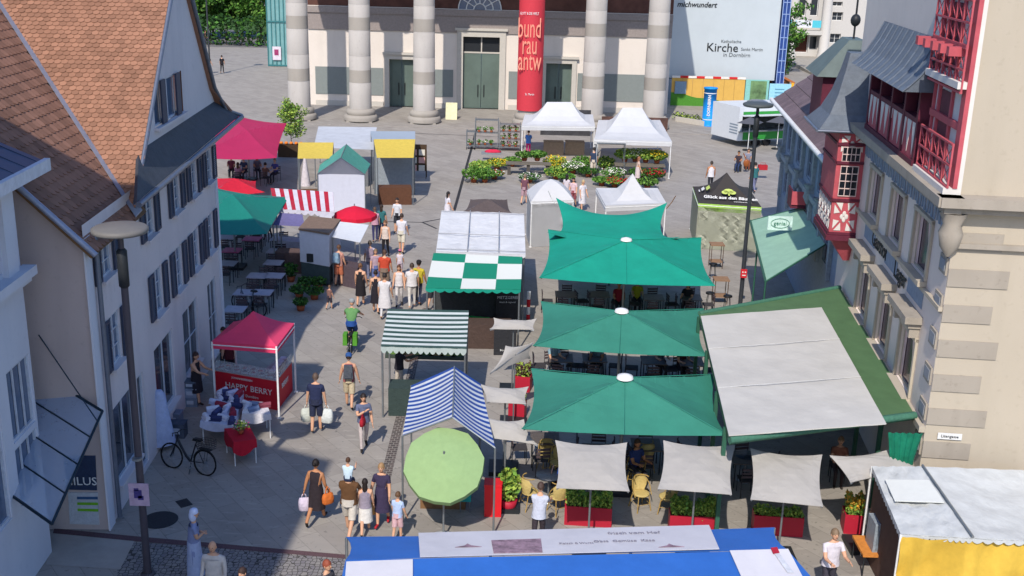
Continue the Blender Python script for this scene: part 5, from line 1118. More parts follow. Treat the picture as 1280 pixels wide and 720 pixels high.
# eco tent
def eco():
    t, C, cen = popup('black and lime green tent with a tree emblem and pale side walls', ((866, 233), (935, 234), (952, 259), (873, 254)), 2.2, 3.35, .35, mat('tent_black', '#3a3634', .8, .08, 2), cm('#9cc45a'), walls=(2, 3), wallm=mat('tent_cream', '#c3c5b2', .85, .04, trans=.15), name='emblem_tent', concave=.25)
    a, b, top = C[3], C[2], cen+Vector((0, 0, 1.15)); x = (b-a).normalized(); mid = (a+b)/2; y = (top-mid).normalized(); n = x.cross(y)
    def pt(u, v, o=.03): return mid+x*u+y*v+n*o
    text('Glück aus den Bäumen', pt(.05, .5, .0)+Vector((0, -.05, .01)), x, y, .27, 'white_paint', t, bold=.008)
    text('www.bauernhof.at', pt(.6, .26, .0)+Vector((0, -.04, .01)), x, y, .11, 'white_paint', t)
    m = MB()
    for u, v, r in ((0, .98, .24), (-.17, .9, .17), (.17, .9, .17)): m.slab([pt(u+r*math.cos(R(q)), v+r*.75*math.sin(R(q)), .0)+Vector((0, -.03, 0)) for q in range(0, 360, 30)], .015, up=n)
    m.slab([pt(-.04, .68, 0)+Vector((0, -.03, 0)), pt(.04, .68, 0)+Vector((0, -.03, 0)), pt(.03, .95, 0)+Vector((0, -.03, 0)), pt(-.03, .95, 0)+Vector((0, -.03, 0))], .015, up=n); m.build('tree_emblem', cm('#b9c86a'), t)
    a2, b2 = C[0], C[3]; mid2 = (a2+b2)/2; x2 = (b2-a2).normalized(); y2 = (top-mid2).normalized(); m = MB()
    for u, v, w, h, mi in ((0, .45, .5, .16, 0), (.45, .7, .6, .2, 1), (-.1, .25, .4, .06, 0)):
        m.slab([mid2+x2*(u+i*w/2)+y2*(v+j*h/2)+x2.cross(y2)*.03 for i, j in ((-1, -1), (1, -1), (1, 1), (-1, 1))], .012, mi, up=x2.cross(y2))
    m.build('printed_mark', ['white_paint', cm('#b9c86a')], t)
eco()
# ------------------------------------------------------------ berry stall
def berry():
    t, C, cen = popup('small bright pink-red tent over the berry stall at the edge of the house shade', ((292, 402), (368, 404), (346, 433), (264, 427)), 2.3, 3.0, .22, mat('berry_pink', '#ee4c74', .7, .06, 1, trans=.25), legs=(0, 1, 2, 3), name='berry_tent', concave=.15)
    a, b, c, d = P(270, 499), P(347, 513), P(366, 488), P(297, 478)
    s = thing('berry_counter', 'red berry counter with glass sneeze guard and HAPPY BERRY lettering under the pink-red tent', 'market counter', tuple((a+b)/2))
    m = MB(); h = .95; m.prism([tuple(p.xy) for p in (a, b, c, c+(d-c)*.25, b.lerp(a, .3)+(c-b)*.35, a+(d-a)*.35)], 0, h); m.build('counter', mat('counter_red', '#c01f30', .6, .05), s)
    m = MB(); up = Vector((0, 0, 1)); m.prism([tuple(p.xy) for p in (a, b, c, c+(d-c)*.28, b.lerp(a, .3)+(c-b)*.38, a+(d-a)*.38)], h+.002, h+.03); m.build('counter_top', mat('counter_grey', '#a59a9a', .6, .1), s)
    x = (b-a).normalized(); n = Vector((x.y, -x.x, 0)); text('HAPPY BERRY', a.lerp(b, .55)+n*.015+up*.55, x, up, .27, 'white_paint', s); text('JOHANNISBEEREN', a.lerp(b, .45)+n*.015+up*.83, x, up, .09, 'white_paint', s); text('Dornbirn', a.lerp(b, .6)+n*.015+up*.3, x, up, .12, 'white_paint', s)
    x2 = (c-b).normalized(); text('BERRY', b.lerp(c, .5)+Vector((x2.y, -x2.x, 0))*.015+up*.6, x2, up, .24, 'white_paint', s)
    m = MB(); g = mat('guard_glass', '#c6d4dc', .05, .02, alpha=.3, spec=.6); m.slab([a+up*(h+.03), b+up*(h+.03), b+up*(h+.33)+(-n)*.1, a+up*(h+.33)-n*.1], .008); m.slab([b+up*(h+.03), c+up*(h+.03), c+up*(h+.33), b+up*(h+.33)-n*.1], .008); m.build('glass_guard', g, s)
    rr = random.Random(2); ordn = 'first second third fourth fifth sixth seventh eighth ninth tenth eleventh twelfth thirteenth fourteenth'.split()
    for k in range(14):
        f = .06+.066*k; p = a.lerp(b, f)-n*(.16+.2*(k % 2))+up*(h+.03); col = ('#8f1d35', '#a8283a', '#3a2b57', '#6b1f2c')[k % 4]
        q = thing('berry_punnet', f'small open tray of {("raspberries", "redcurrants", "blueberries", "cherries")[k % 4]} on the red counter, {ordn[k]} from the left', 'punnet', tuple(p), 'berry trays on the counter'); m = MB(); w = .21
        for aa, bb, cc, dd in ((-w/2, w/2, -w/2, -w/2+.01), (-w/2, w/2, w/2-.01, w/2), (-w/2, -w/2+.01, -w/2+.01, w/2-.01), (w/2-.01, w/2, -w/2+.01, w/2-.01)): m.b2((p.x+aa, p.y+cc, p.z+.001), (p.x+bb, p.y+dd, p.z+.07))
        m.b2((p.x-w/2, p.y-w/2, p.z+.001), (p.x+w/2, p.y+w/2, p.z+.01)); m.build('tray', cm('#a9b0b8'), q); m = MB()
        for j in range(26): m.ell((p.x+rr.uniform(-.065, .065), p.y+rr.uniform(-.065, .065), p.z+.045+rr.random()*.03), (.018, .018, .018), 6, 4)
        m.build('berries', cm(col, .5), q)
    for k in range(5):
        p = c.lerp(b, .15+.17*k)-Vector((x2.y, -x2.x, 0))*.2+up*(h+.03); m = MB(); m.box(tuple(p+up*.08), (.24, .2, .16), math.atan2(x2.y, x2.x)); m.box(tuple(p+up*.19), (.22, .18, .05), math.atan2(x2.y, x2.x), mi=1)
        tag(m.build('berry_crate', [cm('#7c2836'), cm('#c7c3cc')]), f'{("first", "second", "third", "fourth", "fifth")[k]} small crate from the back along the sunny end of the berry counter', 'crate', 'crates on the berry counter')
berry()
def table_tr(label, c4, z, cloth, drop=.35, leg='white_paint', name='market_table', legs=True, under=None):
    C = [P(x, y, z) for x, y in c4]; cen = sum(C, Vector())/4; t = thing(name, label, 'table', (cen.x, cen.y, 0)); m = MB(); m.slab(C, .03, up=(0, 0, 1)); m.build('table_top', 'white_paint', t)
    if legs:
        for c in C: p = c.lerp(cen, .06); m = MB(); m.tube([(p.x, p.y, 0), (p.x, p.y, z-.03)], .018, 6); m.build('leg', leg, t)
    m = MB(); D = [cen+(c-cen)*1.03+Vector((0, 0, .006)) for c in C]; m.sheet(D, 6, 6, t=.008, wr=.006)
    n = 24; rim = []
    for i in range(4): rim += [D[i].lerp(D[(i+1) % 4], j/6) for j in range(6)]
    low = [p+(p-cen).normalized()*(.03+.02*math.sin(i*1.9))-Vector((0, 0, drop*(.8+.25*math.sin(i*.9)))) for i, p in enumerate(rim)]; m.add(rim+low, [(i, n+i, n+(i+1) % n, (i+1) % n) for i in range(n)]); c_ = m.build('tablecloth', cloth); tag(c_, label.replace('table', 'tablecloth on the table', 1) if False else None, None)
    c_.parent = t; c_.location = -Vector((0, 0, 0)); 
    for v in c_.data.vertices: v.co -= t.location
    return t, C, cen
def items(C, z, n, cols, label, name, cat, group, seed=0, r=.07, kind='roll', skip=()):
    rr = random.Random(seed)
    for k in range(n):
        u, v = (k % 4+.5)/4+rr.uniform(-.05, .05), (k//4+.5)/max(1, (n+3)//4)+rr.uniform(-.04, .04); p = C[0].lerp(C[1], u).lerp(C[3].lerp(C[2], u), v); col = cols[k % len(cols)]; m = MB()
        a = rr.uniform(0, 3.1); d = Vector((math.cos(a), math.sin(a), 0))
        if kind == 'roll': m.tube([p-d*r*1.4+Vector((0, 0, .07)), p+d*r*1.4+Vector((0, 0, .07))], r*.6, 10); m.box(tuple(p+Vector((0, 0, .02))), (r*2.6, r*1.6, .035), a)
        elif kind == 'pile': 
            for q in range(3): m.box(tuple(p+Vector((0, 0, .022+.035*q))), (r*2.6, r*2, .03), a+rr.uniform(-.2, .2))
        tag(m.build(name, cm(col)), label(k), cat, group)
W1 = ['#c8ccdb', '#39406a', '#b9c0d8', '#8f2f42', '#d0d2de', '#2e345c']
t_, C_, _c = table_tr('long white table covered with folded blue and white textiles in front of the berry counter', ((278, 487), (304, 489), (292, 532), (251, 526)), .75, cm('#b3b8cc'), .25, name='textile_table')
ordn = ('first', 'second', 'third', 'fourth', 'fifth', 'sixth', 'seventh', 'eighth', 'ninth', 'tenth', 'eleventh', 'twelfth', 'thirteenth', 'fourteenth', 'fifteenth', 'sixteenth', 'seventeenth', 'eighteenth', 'nineteenth', 'twentieth')
_cn = {'#c8ccdb': 'white', '#39406a': 'navy', '#b9c0d8': 'pale blue', '#8f2f42': 'dark red', '#d0d2de': 'off-white', '#2e345c': 'dark navy'}
items(C_, .75, 20, W1, lambda k: f'{_cn[W1[k % 6]]} folded textile in row {ordn[k//4]} from the back of the shaded table, {("left end", "left middle", "right middle", "right end")[k % 4]}', 'folded_textile', 'textile', 'folded textiles on the shaded table', 3, .13)
t_, C_, _c = table_tr('small white table with rolled cloths in front of the HAPPY BERRY banner', ((306, 503), (333, 505), (338, 518), (303, 517)), .75, cm('#c9c6c9'), .3, name='display_table')
items(C_, .75, 6, ['#c9d0dc', '#6e7f9e', '#c6c2c0', '#7d3d4a'], lambda k: f'{("pale grey", "blue-grey", "cream", "dull red", "pale grey", "blue-grey")[k]} rolled cloth on the small white table, {("back left end", "back left middle", "back right middle", "back right end", "front left", "front right middle")[k]}', 'rolled_cloth', 'cloth', 'rolled cloths on the small white table', 5, .12)
t_, C_, _c = table_tr('small table under a red cloth with a flower bouquet beside the parked bicycle', ((281, 536), (312, 534), (320, 549), (292, 553)), .72, mat('cloth_crimson', '#b2142c', .8, .1, 5), .42, name='red_table')
def bouquet(label, p, r, cols, h=.25, seed=0, potm='terracotta', pot=True, n=60, ls=.07, name='flower_bouquet', cat='flowers', group=None, potr=None, fl=.5, g=('leaf_a', 'leaf_b')):
    t = thing(name, label, cat, tuple(p), group); pr = potr or r*.5
    if pot: m = MB(); m.lathe(tuple(p), [(.001, .003), (pr*.75, .003), (pr, pr*1.3), (pr*.85, pr*1.3), (.001, pr*1.15)], 12); m.build('pot', potm, t)
    z0 = pr*1.2 if pot else 0; m = MB(); leaves(m, (p[0], p[1], p[2]+z0+h*.5), (r, r, h*.55), n, ls*1.4, (0, 1), seed); m.build('foliage', list(g), t)
    if cols: m = MB(); leaves(m, (p[0], p[1], p[2]+z0+h*.65), (r*1.02, r*1.02, h*.5), int(n*fl), ls, tuple(range(len(cols))), seed+1, flat=.8); m.build('blossoms', list(cols), t)
    return t
bouquet('bouquet of cream and pink flowers on the red-clothed table', tuple(_c+Vector((0, 0, .03))), .24, ('white_petal', 'pink_petal', 'leaf_lime'), .22, 3, pot=True, potr=.09, fl=1.2)
# ------------------------------------------------------------ awning stalls
def shed_roof(label, c4, zs, m, name='market_stall', cat='market stall', posts=((0), (1), (2), (3)), postm='grey_metal', sc=True, scm=None, nsc=14, sag=.05, wr=0, counter=None, nu=10, nv=8, group=None, uvrot=False, scdrop=.22, open_=True, t=.012, backwall=None):
    C = [P(x, y, z) for (x, y), z in zip(c4, zs)]; cen = sum(C, Vector())/4; t_ = thing(name, label, cat, (cen.x, cen.y, 0), group); k = MB(); k.sheet(C, nu, nv, sag=sag, wr=wr, t=t, seed=3); k.build('roof', m, t_)
    if sc: k = MB(); k.scallop(C[3], C[2], scdrop, nsc); k.build('valance', scm or m, t_)
    for i in posts: p = C[i].lerp(cen, .03); k = MB(); k.tube([(p.x, p.y, 0), (p.x, p.y, C[i].z-.01)], .03, 6); k.build('post', postm, t_)
    if counter:
        col, h, ins = counter; D = [cen+(Vector((c.x, c.y, 0))-Vector((cen.x, cen.y, 0)))*ins for c in C]; D = [Vector((d.x, d.y, 0)) for d in D]; y = .75
        a, b = D[3], D[2]; e = (D[0]-D[3]).normalized()*y; k = MB(); k.prism([tuple(q.xy) for q in (a, b, b+e, a+e)], 0, h); k.build('counter', cm(col), t_)
    if backwall: 
        a, b = C[0], C[1]; k = MB(); k.slab([Vector((a.x, a.y, .02)), Vector((b.x, b.y, .02)), Vector((b.x, b.y, b.z-.05)), Vector((a.x, a.y, a.z-.05))], .03); k.build('back_wall', cm(backwall), t_)
    return t_, C, cen
st_g = stripes('stripe_darkgreen', 1, .26, .5, '#2c4a45', '#c4ccca'); st_b = stripes('stripe_blue', 1, .26, .52, '#1f4a9a', '#cfd3d8'); st_r = stripes('stripe_red', 0, .42, .48, '#b3122f', '#d4cfd4')
shed_roof('stall with a dark green and white pinstriped awning roof in the middle of the street', ((485, 386), (586, 388), (583, 436), (476, 433)), (2.75, 2.75, 2.3, 2.3), st_g, counter=('#34423f', .9, .85), sag=.03, scm=mat('awn_edge', '#a9b5b0', .8))
def checker(nt, tc):
    ck = nt.nodes.new('ShaderNodeTexChecker'); mp = nt.nodes.new('ShaderNodeMapping'); mp.inputs['Scale'].default_value = (.84, .83, 1); mp.inputs['Location'].default_value = (1.0, .5, .5); nt.links.new(tc.outputs['UV'], mp.inputs[0]); nt.links.new(mp.outputs[0], ck.inputs['Vector']); ck.inputs['Scale'].default_value = 1
    ck.inputs['Color1'].default_value = (*hx('#14795f'), 1); ck.inputs['Color2'].default_value = (*hx('#c9ccc6'), 1); return ck.outputs['Color']
pattern('checker_cloth', checker, .7)
shed_roof('long stall whose roof is a green and white checkered tarpaulin', ((542, 316), (653, 321), (651, 362), (532, 360)), (2.85, 2.85, 2.3, 2.3), MATS['checker_cloth'], counter=('#4a3b35', .9, .8), sag=.04, scm='sit_umb_green', nsc=10, scdrop=.16, backwall='#3a3d3f')
_ws = shed_roof('long market stall roofed with wrinkled white sheets behind the checkered roof', ((552, 263), (655, 267), (657, 318), (545, 314)), (2.75, 2.75, 2.85, 2.85), mat('sheet_white', '#d4d4d3', .55, .1, 2, bump=.9, bscale=2.2), counter=('#5b5f63', .9, .85), sag=.06, wr=.07, nu=16, nv=10, scm=mat('sheet_edge', '#c9cacf', .7, .05), nsc=20, scdrop=.15, backwall='#9a9da0')
_t, _C, _c0 = _ws; m = MB(); up = Vector((0, 0, .05))
for f in (.35, .7): m.tube([_C[0].lerp(_C[1], f)+up, _C[3].lerp(_C[2], f)+up], .018, 5)
for f in (.05, .62, .97): m.tube([_C[0].lerp(_C[3], f)+up, _C[1].lerp(_C[2], f)+up], .018, 5)
m.build('seam', mat('seam_grey', '#97989c', .7), _t)
shed_roof('stall with a pink-red and white striped awning next to the shaded green parasol', ((338, 235), (416, 240), (418, 265), (344, 261)), (2.8, 2.8, 2.4, 2.4), st_r, counter=('#b7b4c4', .95, .95), scm=mat('awn_white', '#c3c0cc', .8), nsc=9, sag=.03)
shed_roof('low stall with a plain mauve-grey awning under the striped one', ((350, 266), (378, 268), (381, 283), (341, 281)), (2.3, 2.3, 2.1, 2.1), cm('#68628a'), counter=('#5b4a48', .9, .95), sc=False)
shed_roof('white flap awning held out beside the box-shaped stall', ((425, 277), (461, 281), (450, 303), (415, 296)), (2.35, 2.35, 2.1, 2.1), mat('flap_white', '#c6c8ca', .75, .05), sc=False, counter=('#50444a', .9, .7), name='flap_awning', cat='awning', posts=(2, 3))
yl = 'yellow awnings near the church'
shed_roof('stall with a yellow awning, nearer the young tree', ((373, 178), (417, 178), (415, 198), (372, 198)), (3.1, 3.1, 2.7, 2.7), 'yellow_cloth', sc=False, counter=('#6a4a30', .9, .9), group=yl)
shed_roof('stall with a yellow awning beside the rack of cards', ((467, 174), (519, 174), (517, 197), (471, 197)), (3.1, 3.1, 2.6, 2.6), 'yellow_cloth', sc=False, counter=('#5a3b2a', .95, .9), group=yl, backwall='#8a9298')
shed_roof('flat grey-white stall roof between the two yellow awnings', ((398, 158), (471, 159), (467, 187), (392, 184)), (2.3, 2.3, 2.3, 2.3), mat('roof_palegrey', '#b9bcc0', .7, .1, 2), sc=False, posts=(0, 1, 2, 3), nu=5, counter=('#6a6c70', .9, .8))
shed_roof('pale blue-grey flat roof directly behind the yellow awning by the card rack', ((463, 164), (519, 164), (519, 175), (465, 175)), (2.9, 2.9, 2.95, 2.95), mat('roof_bluegrey', '#9ba6b0', .7, .05), sc=False, posts=(0, 1), nu=5)
parasol_sq('flat brown parasol behind the wrinkled white stall roof', ((588, 249), (634, 249), (640, 266), (578, 264)), 2.3, .3, cm('#574c49'), cap=False, curve=.02)
# gabled tents
def gable_tent(label, rf, rn, zr, el_f, el_n, er_f, er_n, ze, m, name='gabled_tent', counter=None, legm='grey_metal', curtain=None, sag=.05, nu=8, gable=None):
    A, B = P(*rf, zr), P(*rn, zr); L0, L1, R0, R1 = P(*el_f, ze), P(*el_n, ze), P(*er_f, ze), P(*er_n, ze); cen = (A+B)/2; t = thing(name, label, 'tent', (cen.x, cen.y, 0)); k = MB()
    k.sheet([L0, A, B, L1], nu, nu, sag=sag, t=.012); k.sheet([A, R0, R1, B], nu, nu, sag=sag, t=.012); k.build('roof', m, t)
    for p in (L0, L1, R0, R1): k = MB(); k.tube([(p.x, p.y, 0), (p.x, p.y, p.z)], .025, 6); k.build('leg', legm, t)
    k = MB(); k.tube([A, B], .02, 5); k.tube([L1, B, R1], .02, 5); k.build('frame', legm, t)
    if gable: k = MB(); k.slab([L1+Vector((0, .03, -.02)), R1+Vector((0, .03, -.02)), B+Vector((0, .03, -.05))], .01); k.slab([Vector((L1.x, L1.y+.03, .05)), Vector((R1.x, R1.y+.03, .05)), R1+Vector((0, .03, -.02)), L1+Vector((0, .03, -.02))], .012); k.build('front_wall', gable, t)
    return t, (L0, L1, R0, R1)
gable_tent('blue and white striped gabled tent in the middle of the street', (568, 458), (566, 522), 3.0, (514, 482), (503, 545), (601, 480), (619, 560), 2.35, st_b, sag=.12)
gable_tent('little house-shaped tent with a green roof and white front wall', (433, 180), (426, 197), 3.35, (400, 206), (397, 217), (463, 205), (456, 218), 2.35, mat('green_tarp', '#4f9583', .7, .15, 4), sag=.03, gable=mat('front_white', '#c0c2ce', .85, .04), nu=5)
# white pickup-like box stall with a brown roof
def box_stall():
    a, b, c, d = P(374, 286, 2.3), P(411, 292, 2.3), P(425, 275, 2.3), P(387, 271, 2.3); t = thing('box_stall', 'white box-shaped stall with a brown flat roof beside the white flap awning', 'market stall', (a.x, a.y, 0)); cen = (a+b+c+d)/4
    m = MB(); m.prism([tuple(p.xy) for p in (a, b, c, d)], .9, 2.25); m.build('box', mat('box_white', '#bfc2cc', .7, .05), t); m = MB(); m.prism([tuple((cen+(p-cen)*1.04).xy) for p in (a, b, c, d)], 2.25, 2.33); m.build('roof', cm('#7a6555'), t)
    m = MB(); m.prism([tuple((cen+(p-cen)*.96).xy) for p in (a, b, c, d)], .12, .9); m.build('base', cm('#3c4a4c'), t); m = MB(); q = a.lerp(b, .35); m.box((q.x, q.y-.04, 1.15), (.28, .06, .35)); m.build('hatch', 'dark_metal', t)
    for p in (a, b, c, d): m = MB(); p = cen+(p-cen)*.93; m.box((p.x, p.y, .06), (.08, .08, .12)); m.build('foot', 'dark_metal', t)
box_stall()
# ------------------------------------------------------------ white sheet stall at the lower right with yellow cloth
def corner_stall():
    a, b, c, d = P(1090, 583, 2.35), P(1170, 590, 2.35), P(1250, 674, 2.35), P(1126, 668, 2.35)
    e = b+(c-d).normalized()*1.6; f = c+(c-d).normalized()*1.2
    t = thing('corner_stall', 'market stall roofed with white sheets and hung with yellow cloth at the lower right', 'market stall', (d.x, d.y, 0)); up = Vector((0, 0, 1))
    R0, R1 = P(1153, 583, 2.75), P(1216, 673, 2.75)
    m = MB(); m.sheet([a, R0, R1, d], 14, 16, wr=.1, t=.012, seed=8, sag=.06); m.sheet([R0, P(1290, 588, 2.3), P(1370, 680, 2.3), R1], 10, 14, wr=.09, t=.012, seed=9, sag=.1); m.build('roof', mat('sheet_cover', '#bfc2c1', .5, .1, 2, bump=.9, bscale=1.8), t)
    for f0, f1 in ((.24, .56), (.6, .98)):   # stiff white panels laid on the roof
        m = MB(); g0, g1, g2, g3 = [p+up*.05 for p in (a.lerp(d, f0).lerp(R0.lerp(R1, f0), .12), a.lerp(d, f0).lerp(R0.lerp(R1, f0), .92), a.lerp(d, f1).lerp(R0.lerp(R1, f1), .92), a.lerp(d, f1).lerp(R0.lerp(R1, f1), .12))]
        if f0 < .5: m.slab([g0, g1, g2, g3], .02, up=(0, 0, 1)); m.build('roof_panel', mat('panel_white', '#d6d8d2', .5, .03), t)
    m = MB(); m.tube([R0+up*.03, R1+up*.03], .03, 6); m.build('ridge_pole', 'grey_metal', t)
    m = MB(); m.scallop(a, d, .14, 16); m.scallop(d+up*.01, R1+up*.01, .13, 12); m.scallop(R1+up*.01, P(1370, 680, 2.3), .13, 12); m.build('valance', 'sheet_cover', t)
    m = MB(); D3 = P(1370, 680, 2.3); D2 = R1; k = 26; pts = []
    for j in range(9):
        for i in range(k+1): u = i/k; p = (d.lerp(R1, u*2) if u < .5 else R1.lerp(D3, u*2-1))+Vector((0, .02-(.03+.13*j/8)*math.sin(u*31+j*.5+2*math.sin(u*9))-.07*math.sin(j*1.1+u*7), -.05-2.1*j/8)); pts.append(p)
    m.add(pts, [(j*(k+1)+i, j*(k+1)+i+1, (j+1)*(k+1)+i+1, (j+1)*(k+1)+i) for j in range(8) for i in range(k)], smooth=True); m.build('yellow_cloth', 'yellow_tarp', t)
    m = MB(); q = a.lerp(d, .05); m.slab([Vector((a.x+.1, a.y, .02)), Vector((d.x+.35, d.y, .02)), d+up*-.05+Vector((.35, 0, 0)), a-up*.05+Vector((.1, 0, 0))], .02); m.build('side_sheet', mat('brown_screen', '#5e463c', .8, .15), t)
    for p in (a, d, R0): m = MB(); m.tube([(p.x, p.y, 0), tuple(p)], .025, 6); m.build('post', 'white_paint', t)
    # grey appliance on an orange trolley
    g = P(1102, 712); tr = thing('orange_trolley', 'orange-edged trolley platform below the grey box beside the yellow cloth', 'trolley', (g.x, g.y, 0)); m = MB(); m.box((g.x-.1, g.y+.1, .55), (1.0, .9, .06)); m.build('platform', cm('#c9803a'), tr)
    for sx, sy in ((-.55, -.3), (.35, -.3), (-.55, .5), (.35, .5)): m = MB(); m.tube([(g.x+sx, g.y+sy, .0), (g.x+sx, g.y+sy, .53)], .02, 6); m.build('leg', 'dark_metal', tr)
    q = MB(); q.box((g.x-.05, g.y+.05, .58+.36), (.62, .55, .72)); q.box((g.x-.05, g.y-.235, .9), (.5, .02, .5), mi=1); tag(q.build('metal_box', [cm('#8b949c', .4), cm('#737c84', .4)]), 'grey metal box appliance standing on the orange-edged trolley', 'appliance')
corner_stall()
# ------------------------------------------------------------ big blue market lorry stall at the lower edge
def blue_stall():
    z = 2.9; A, B = P(433, 671, z), P(968, 659, z); C_, D = P(1010, 724, z), P(425, 738, z); mid0, mid1 = P(430, 698, z+.25), P(905, 688, z+.25)
    M0 = P(432, 700, z+.22); M1 = P(985, 688, z+.22); N0, N1 = P(415, 775, z-.05), P(1050, 762, z-.05)
    t = thing('blue_stall', 'long market stall under a blue tarpaulin roof with white panels and a printed banner', 'market stall', (M0.x, M0.y, 0)); m = MB()
    m.sheet([A, B, M1, M0], 20, 4, t=.015, wr=.012, seed=1, curve=.1); m.sheet([M0, M1, N1, N0], 20, 6, t=.015, wr=.015, seed=2); m.build('roof', mat('tarp_blue', '#2f62ae', .5, .12, .8, trans=.05, bump=.5, bscale=1.6), t)
    def lay(pts, name, mm, o=.035, s=1):
        k = MB(); k.slab([Vector(p)+Vector((0, 0, o)) for p in pts], .012, up=(0, 0, 1)); return k.build(name, mm, t)
    def on(x, y, front=False):   # point on the far / near slope
        lo = (A, M0, M1) if not front else (M0, N0, N1); n = (lo[1]-lo[0]).cross(lo[2]-lo[0]); d = ray(x, y); return CAM+d*((lo[0]-CAM).dot(n)/d.dot(n))
    wp = mat('banner_white', '#c1c0c6', .6, .08, 1, bump=.3, bscale=2)
    b = lay([on(523, 668), on(886, 658), on(899, 688), on(525, 698)], 'banner', wp)
    for x0, x1, x2, x3 in ((614, 676, 678, 616),): lay([on(614, 678), on(676, 676), on(678, 693), on(617, 694)], 'banner_photo', mat('print_photo', '#8d7480', .6, .5, 6), .05)
    X = (M1-M0).normalized(); Y = (A-M0).normalized()
    text('frisch vom Hof', on(792, 669)+Vector((0, 0, .055)), X, Y, .17, mat('print_grey', '#8a8690', .7), t); text('Obst  Gemüse  Käse', on(780, 679)+Vector((0, 0, .055)), X, Y, .14, 'print_grey', t); text('Fleisch & Wurst', on(720, 682)+Vector((0, 0, .055)), X, Y, .1, 'print_grey', t)
    for x in (585, 838):
        k = MB(); p = on(x, 685)+Vector((0, 0, .05)); k.slab([p+X*a_+Y*b_ for a_, b_ in ((-.25, -.06), (.25, -.06), (.06, .02), (0, .12), (-.06, .02))], .008, up=(0, 0, 1)); k.build('banner_mark', 'print_photo', t)
    lay([on(433, 704, True), on(516, 701, True), on(516, 740, True), on(430, 742, True)], 'roof_panel', wp); lay([on(912, 690, True), on(985, 688, True), on(1012, 740, True), on(935, 742, True)], 'roof_panel', wp)
    lay([on(964, 690, True), on(970, 690, True), on(992, 719, True), on(984, 719, True)], 'price_strip', cm('#b9bcc4'), .06); lay([on(963, 689, True), on(971, 688, True), on(974, 695, True), on(966, 696, True)], 'red_label', cm('#9e1f33'), .075)
    for f in (0, .33, .66, 1):
        for q0, q1 in ((A, B), (N0, N1)): p = q0.lerp(q1, f); k = MB(); k.tube([(p.x, p.y, 0), (p.x, p.y, p.z-.02)], .03, 6); k.build('post', 'grey_metal', t)
    k = MB(); p, q = M0.lerp(N0, .5), M1.lerp(N1, .5); k.prism([(p.x+.2, p.y-.4), (q.x-.2, q.y-.4), (q.x-.2, q.y+.5), (p.x+.2, p.y+.5)], 0, 1.0); k.build('counter', cm('#b4b6ba'), t)
blue_stall()
# ------------------------------------------------------------ street lamps
mat('lamp_pole', '#474249', .5, .08, 3); mat('lamp_disc', '#6f6c68', .6, .05); mat('lamp_disc_dark', '#4b5152', .6, .05); mat('pole_dark', '#33363b', .5)
def lamp(label, foot, top, pole, disc, r=.57):
    g = P(*foot); h = 1; lo, hi = 2, 14
    def ypx(z):
        v = Vector((g.x, g.y, z))-CAM; return 360-FPX*v.dot(_UU)/v.dot(_F)
    for _ in range(40):
        mm = (lo+hi)/2
        if ypx(mm) > top: lo = mm
        else: hi = mm
    h = lo; t = thing('street_lamp', label, 'street lamp', (g.x, g.y, 0), 'disc street lamps'); print('lamp', h)
    m = MB(); m.tube([(g.x, g.y, 0), (g.x, g.y, 1.1), (g.x, g.y, h-1.2)], .09, 12, r2=.075); m.tube([(g.x, g.y, h-1.2), (g.x, g.y, h-.1)], .06, 10); m.lathe((g.x, g.y, 0), [(.16, 0), (.16, .04), (.1, .06)], 14); m.build('pole', pole, t)
    m = MB(); m.lathe((g.x, g.y, h), [(.001, -.1), (.3, -.1), (r-.03, -.06), (r, -.03), (r, .03), (r-.05, .06), (.1, .1), (.001, .1)], 32); m.build('lamp_disc', disc, t)
    m = MB(); m.lathe((g.x, g.y, h-.8), [(.07, -.45), (.11, -.4), (.11, .35), (.07, .4)], 12); m.build('lamp_head', 'dark_metal', t)
    return t, g, h
lt, lg, lh = lamp('tall street lamp with a pale round disc top in front of the townhouse', (185, 718), 287, 'lamp_pole', 'lamp_disc')
m = MB(); p = PY(174, 618, lg.y-.12); m.b2((p.x-.22, lg.y-.14, p.z-.27), (p.x+.22, lg.y-.12, p.z+.27)); pst = tag(m.build('pole_poster', cm('#b59db0')), 'small pinkish poster tied round the pole of the near street lamp', 'poster')
m = MB()
for dx, dz, w, h in ((-.02, .02, .17, .2), (.04, -.07, .12, .1), (-.05, .13, .1, .06)): m.b2((p.x+dx-w/2, lg.y-.15, p.z+dz-h/2), (p.x+dx+w/2, lg.y-.143, p.z+dz+h/2))
m.build('printed_motif', cm('#4a3f77'), pst); OFF[pst.name] = Vector((0, 0, 0))
m = MB(); m.tube([(lg.x-.0, lg.y-.09, 2.9), (lg.x, lg.y-.09, 2.95)], .105, 12); m.build('clamp', 'grey_metal', lt)
rt, rg, rh = lamp('tall dark street lamp with a dark disc top and a red box on its pole', (925, 383), 131, 'pole_dark', 'lamp_disc_dark')
m = MB(); q = PY(930, 342, rg.y-.15); m.box((rg.x, rg.y-.14, q.z), (.24, .1, .34)); pst = tag(m.build('red_box', cm('#c2242e')), 'small red box with white marks on the dark street lamp pole', 'sign box'); m = MB(); m.box((rg.x-.05, rg.y-.195, q.z+.07), (.05, .01, .05)); m.box((rg.x+.05, rg.y-.195, q.z+.07), (.05, .01, .05)); m.box((rg.x, rg.y-.195, q.z-.06), (.14, .01, .04)); m.build('mark', 'white_paint', pst)
g = P(263, 95); t = thing('lamp_mast', 'thin dark mast standing beyond the gable roof at the top left', 'mast', (g.x, g.y, 0)); m = MB(); m.tube([(g.x, g.y, 0), (g.x, g.y, 11)], .09, 8, r2=.06); m.build('pole', 'pole_dark', t); m = MB(); m.lathe((g.x, g.y, 11), [(.001, -.1), (.5, -.05), (.5, .05), (.001, .1)], 16); m.build('lamp_disc', 'lamp_disc_dark', t)
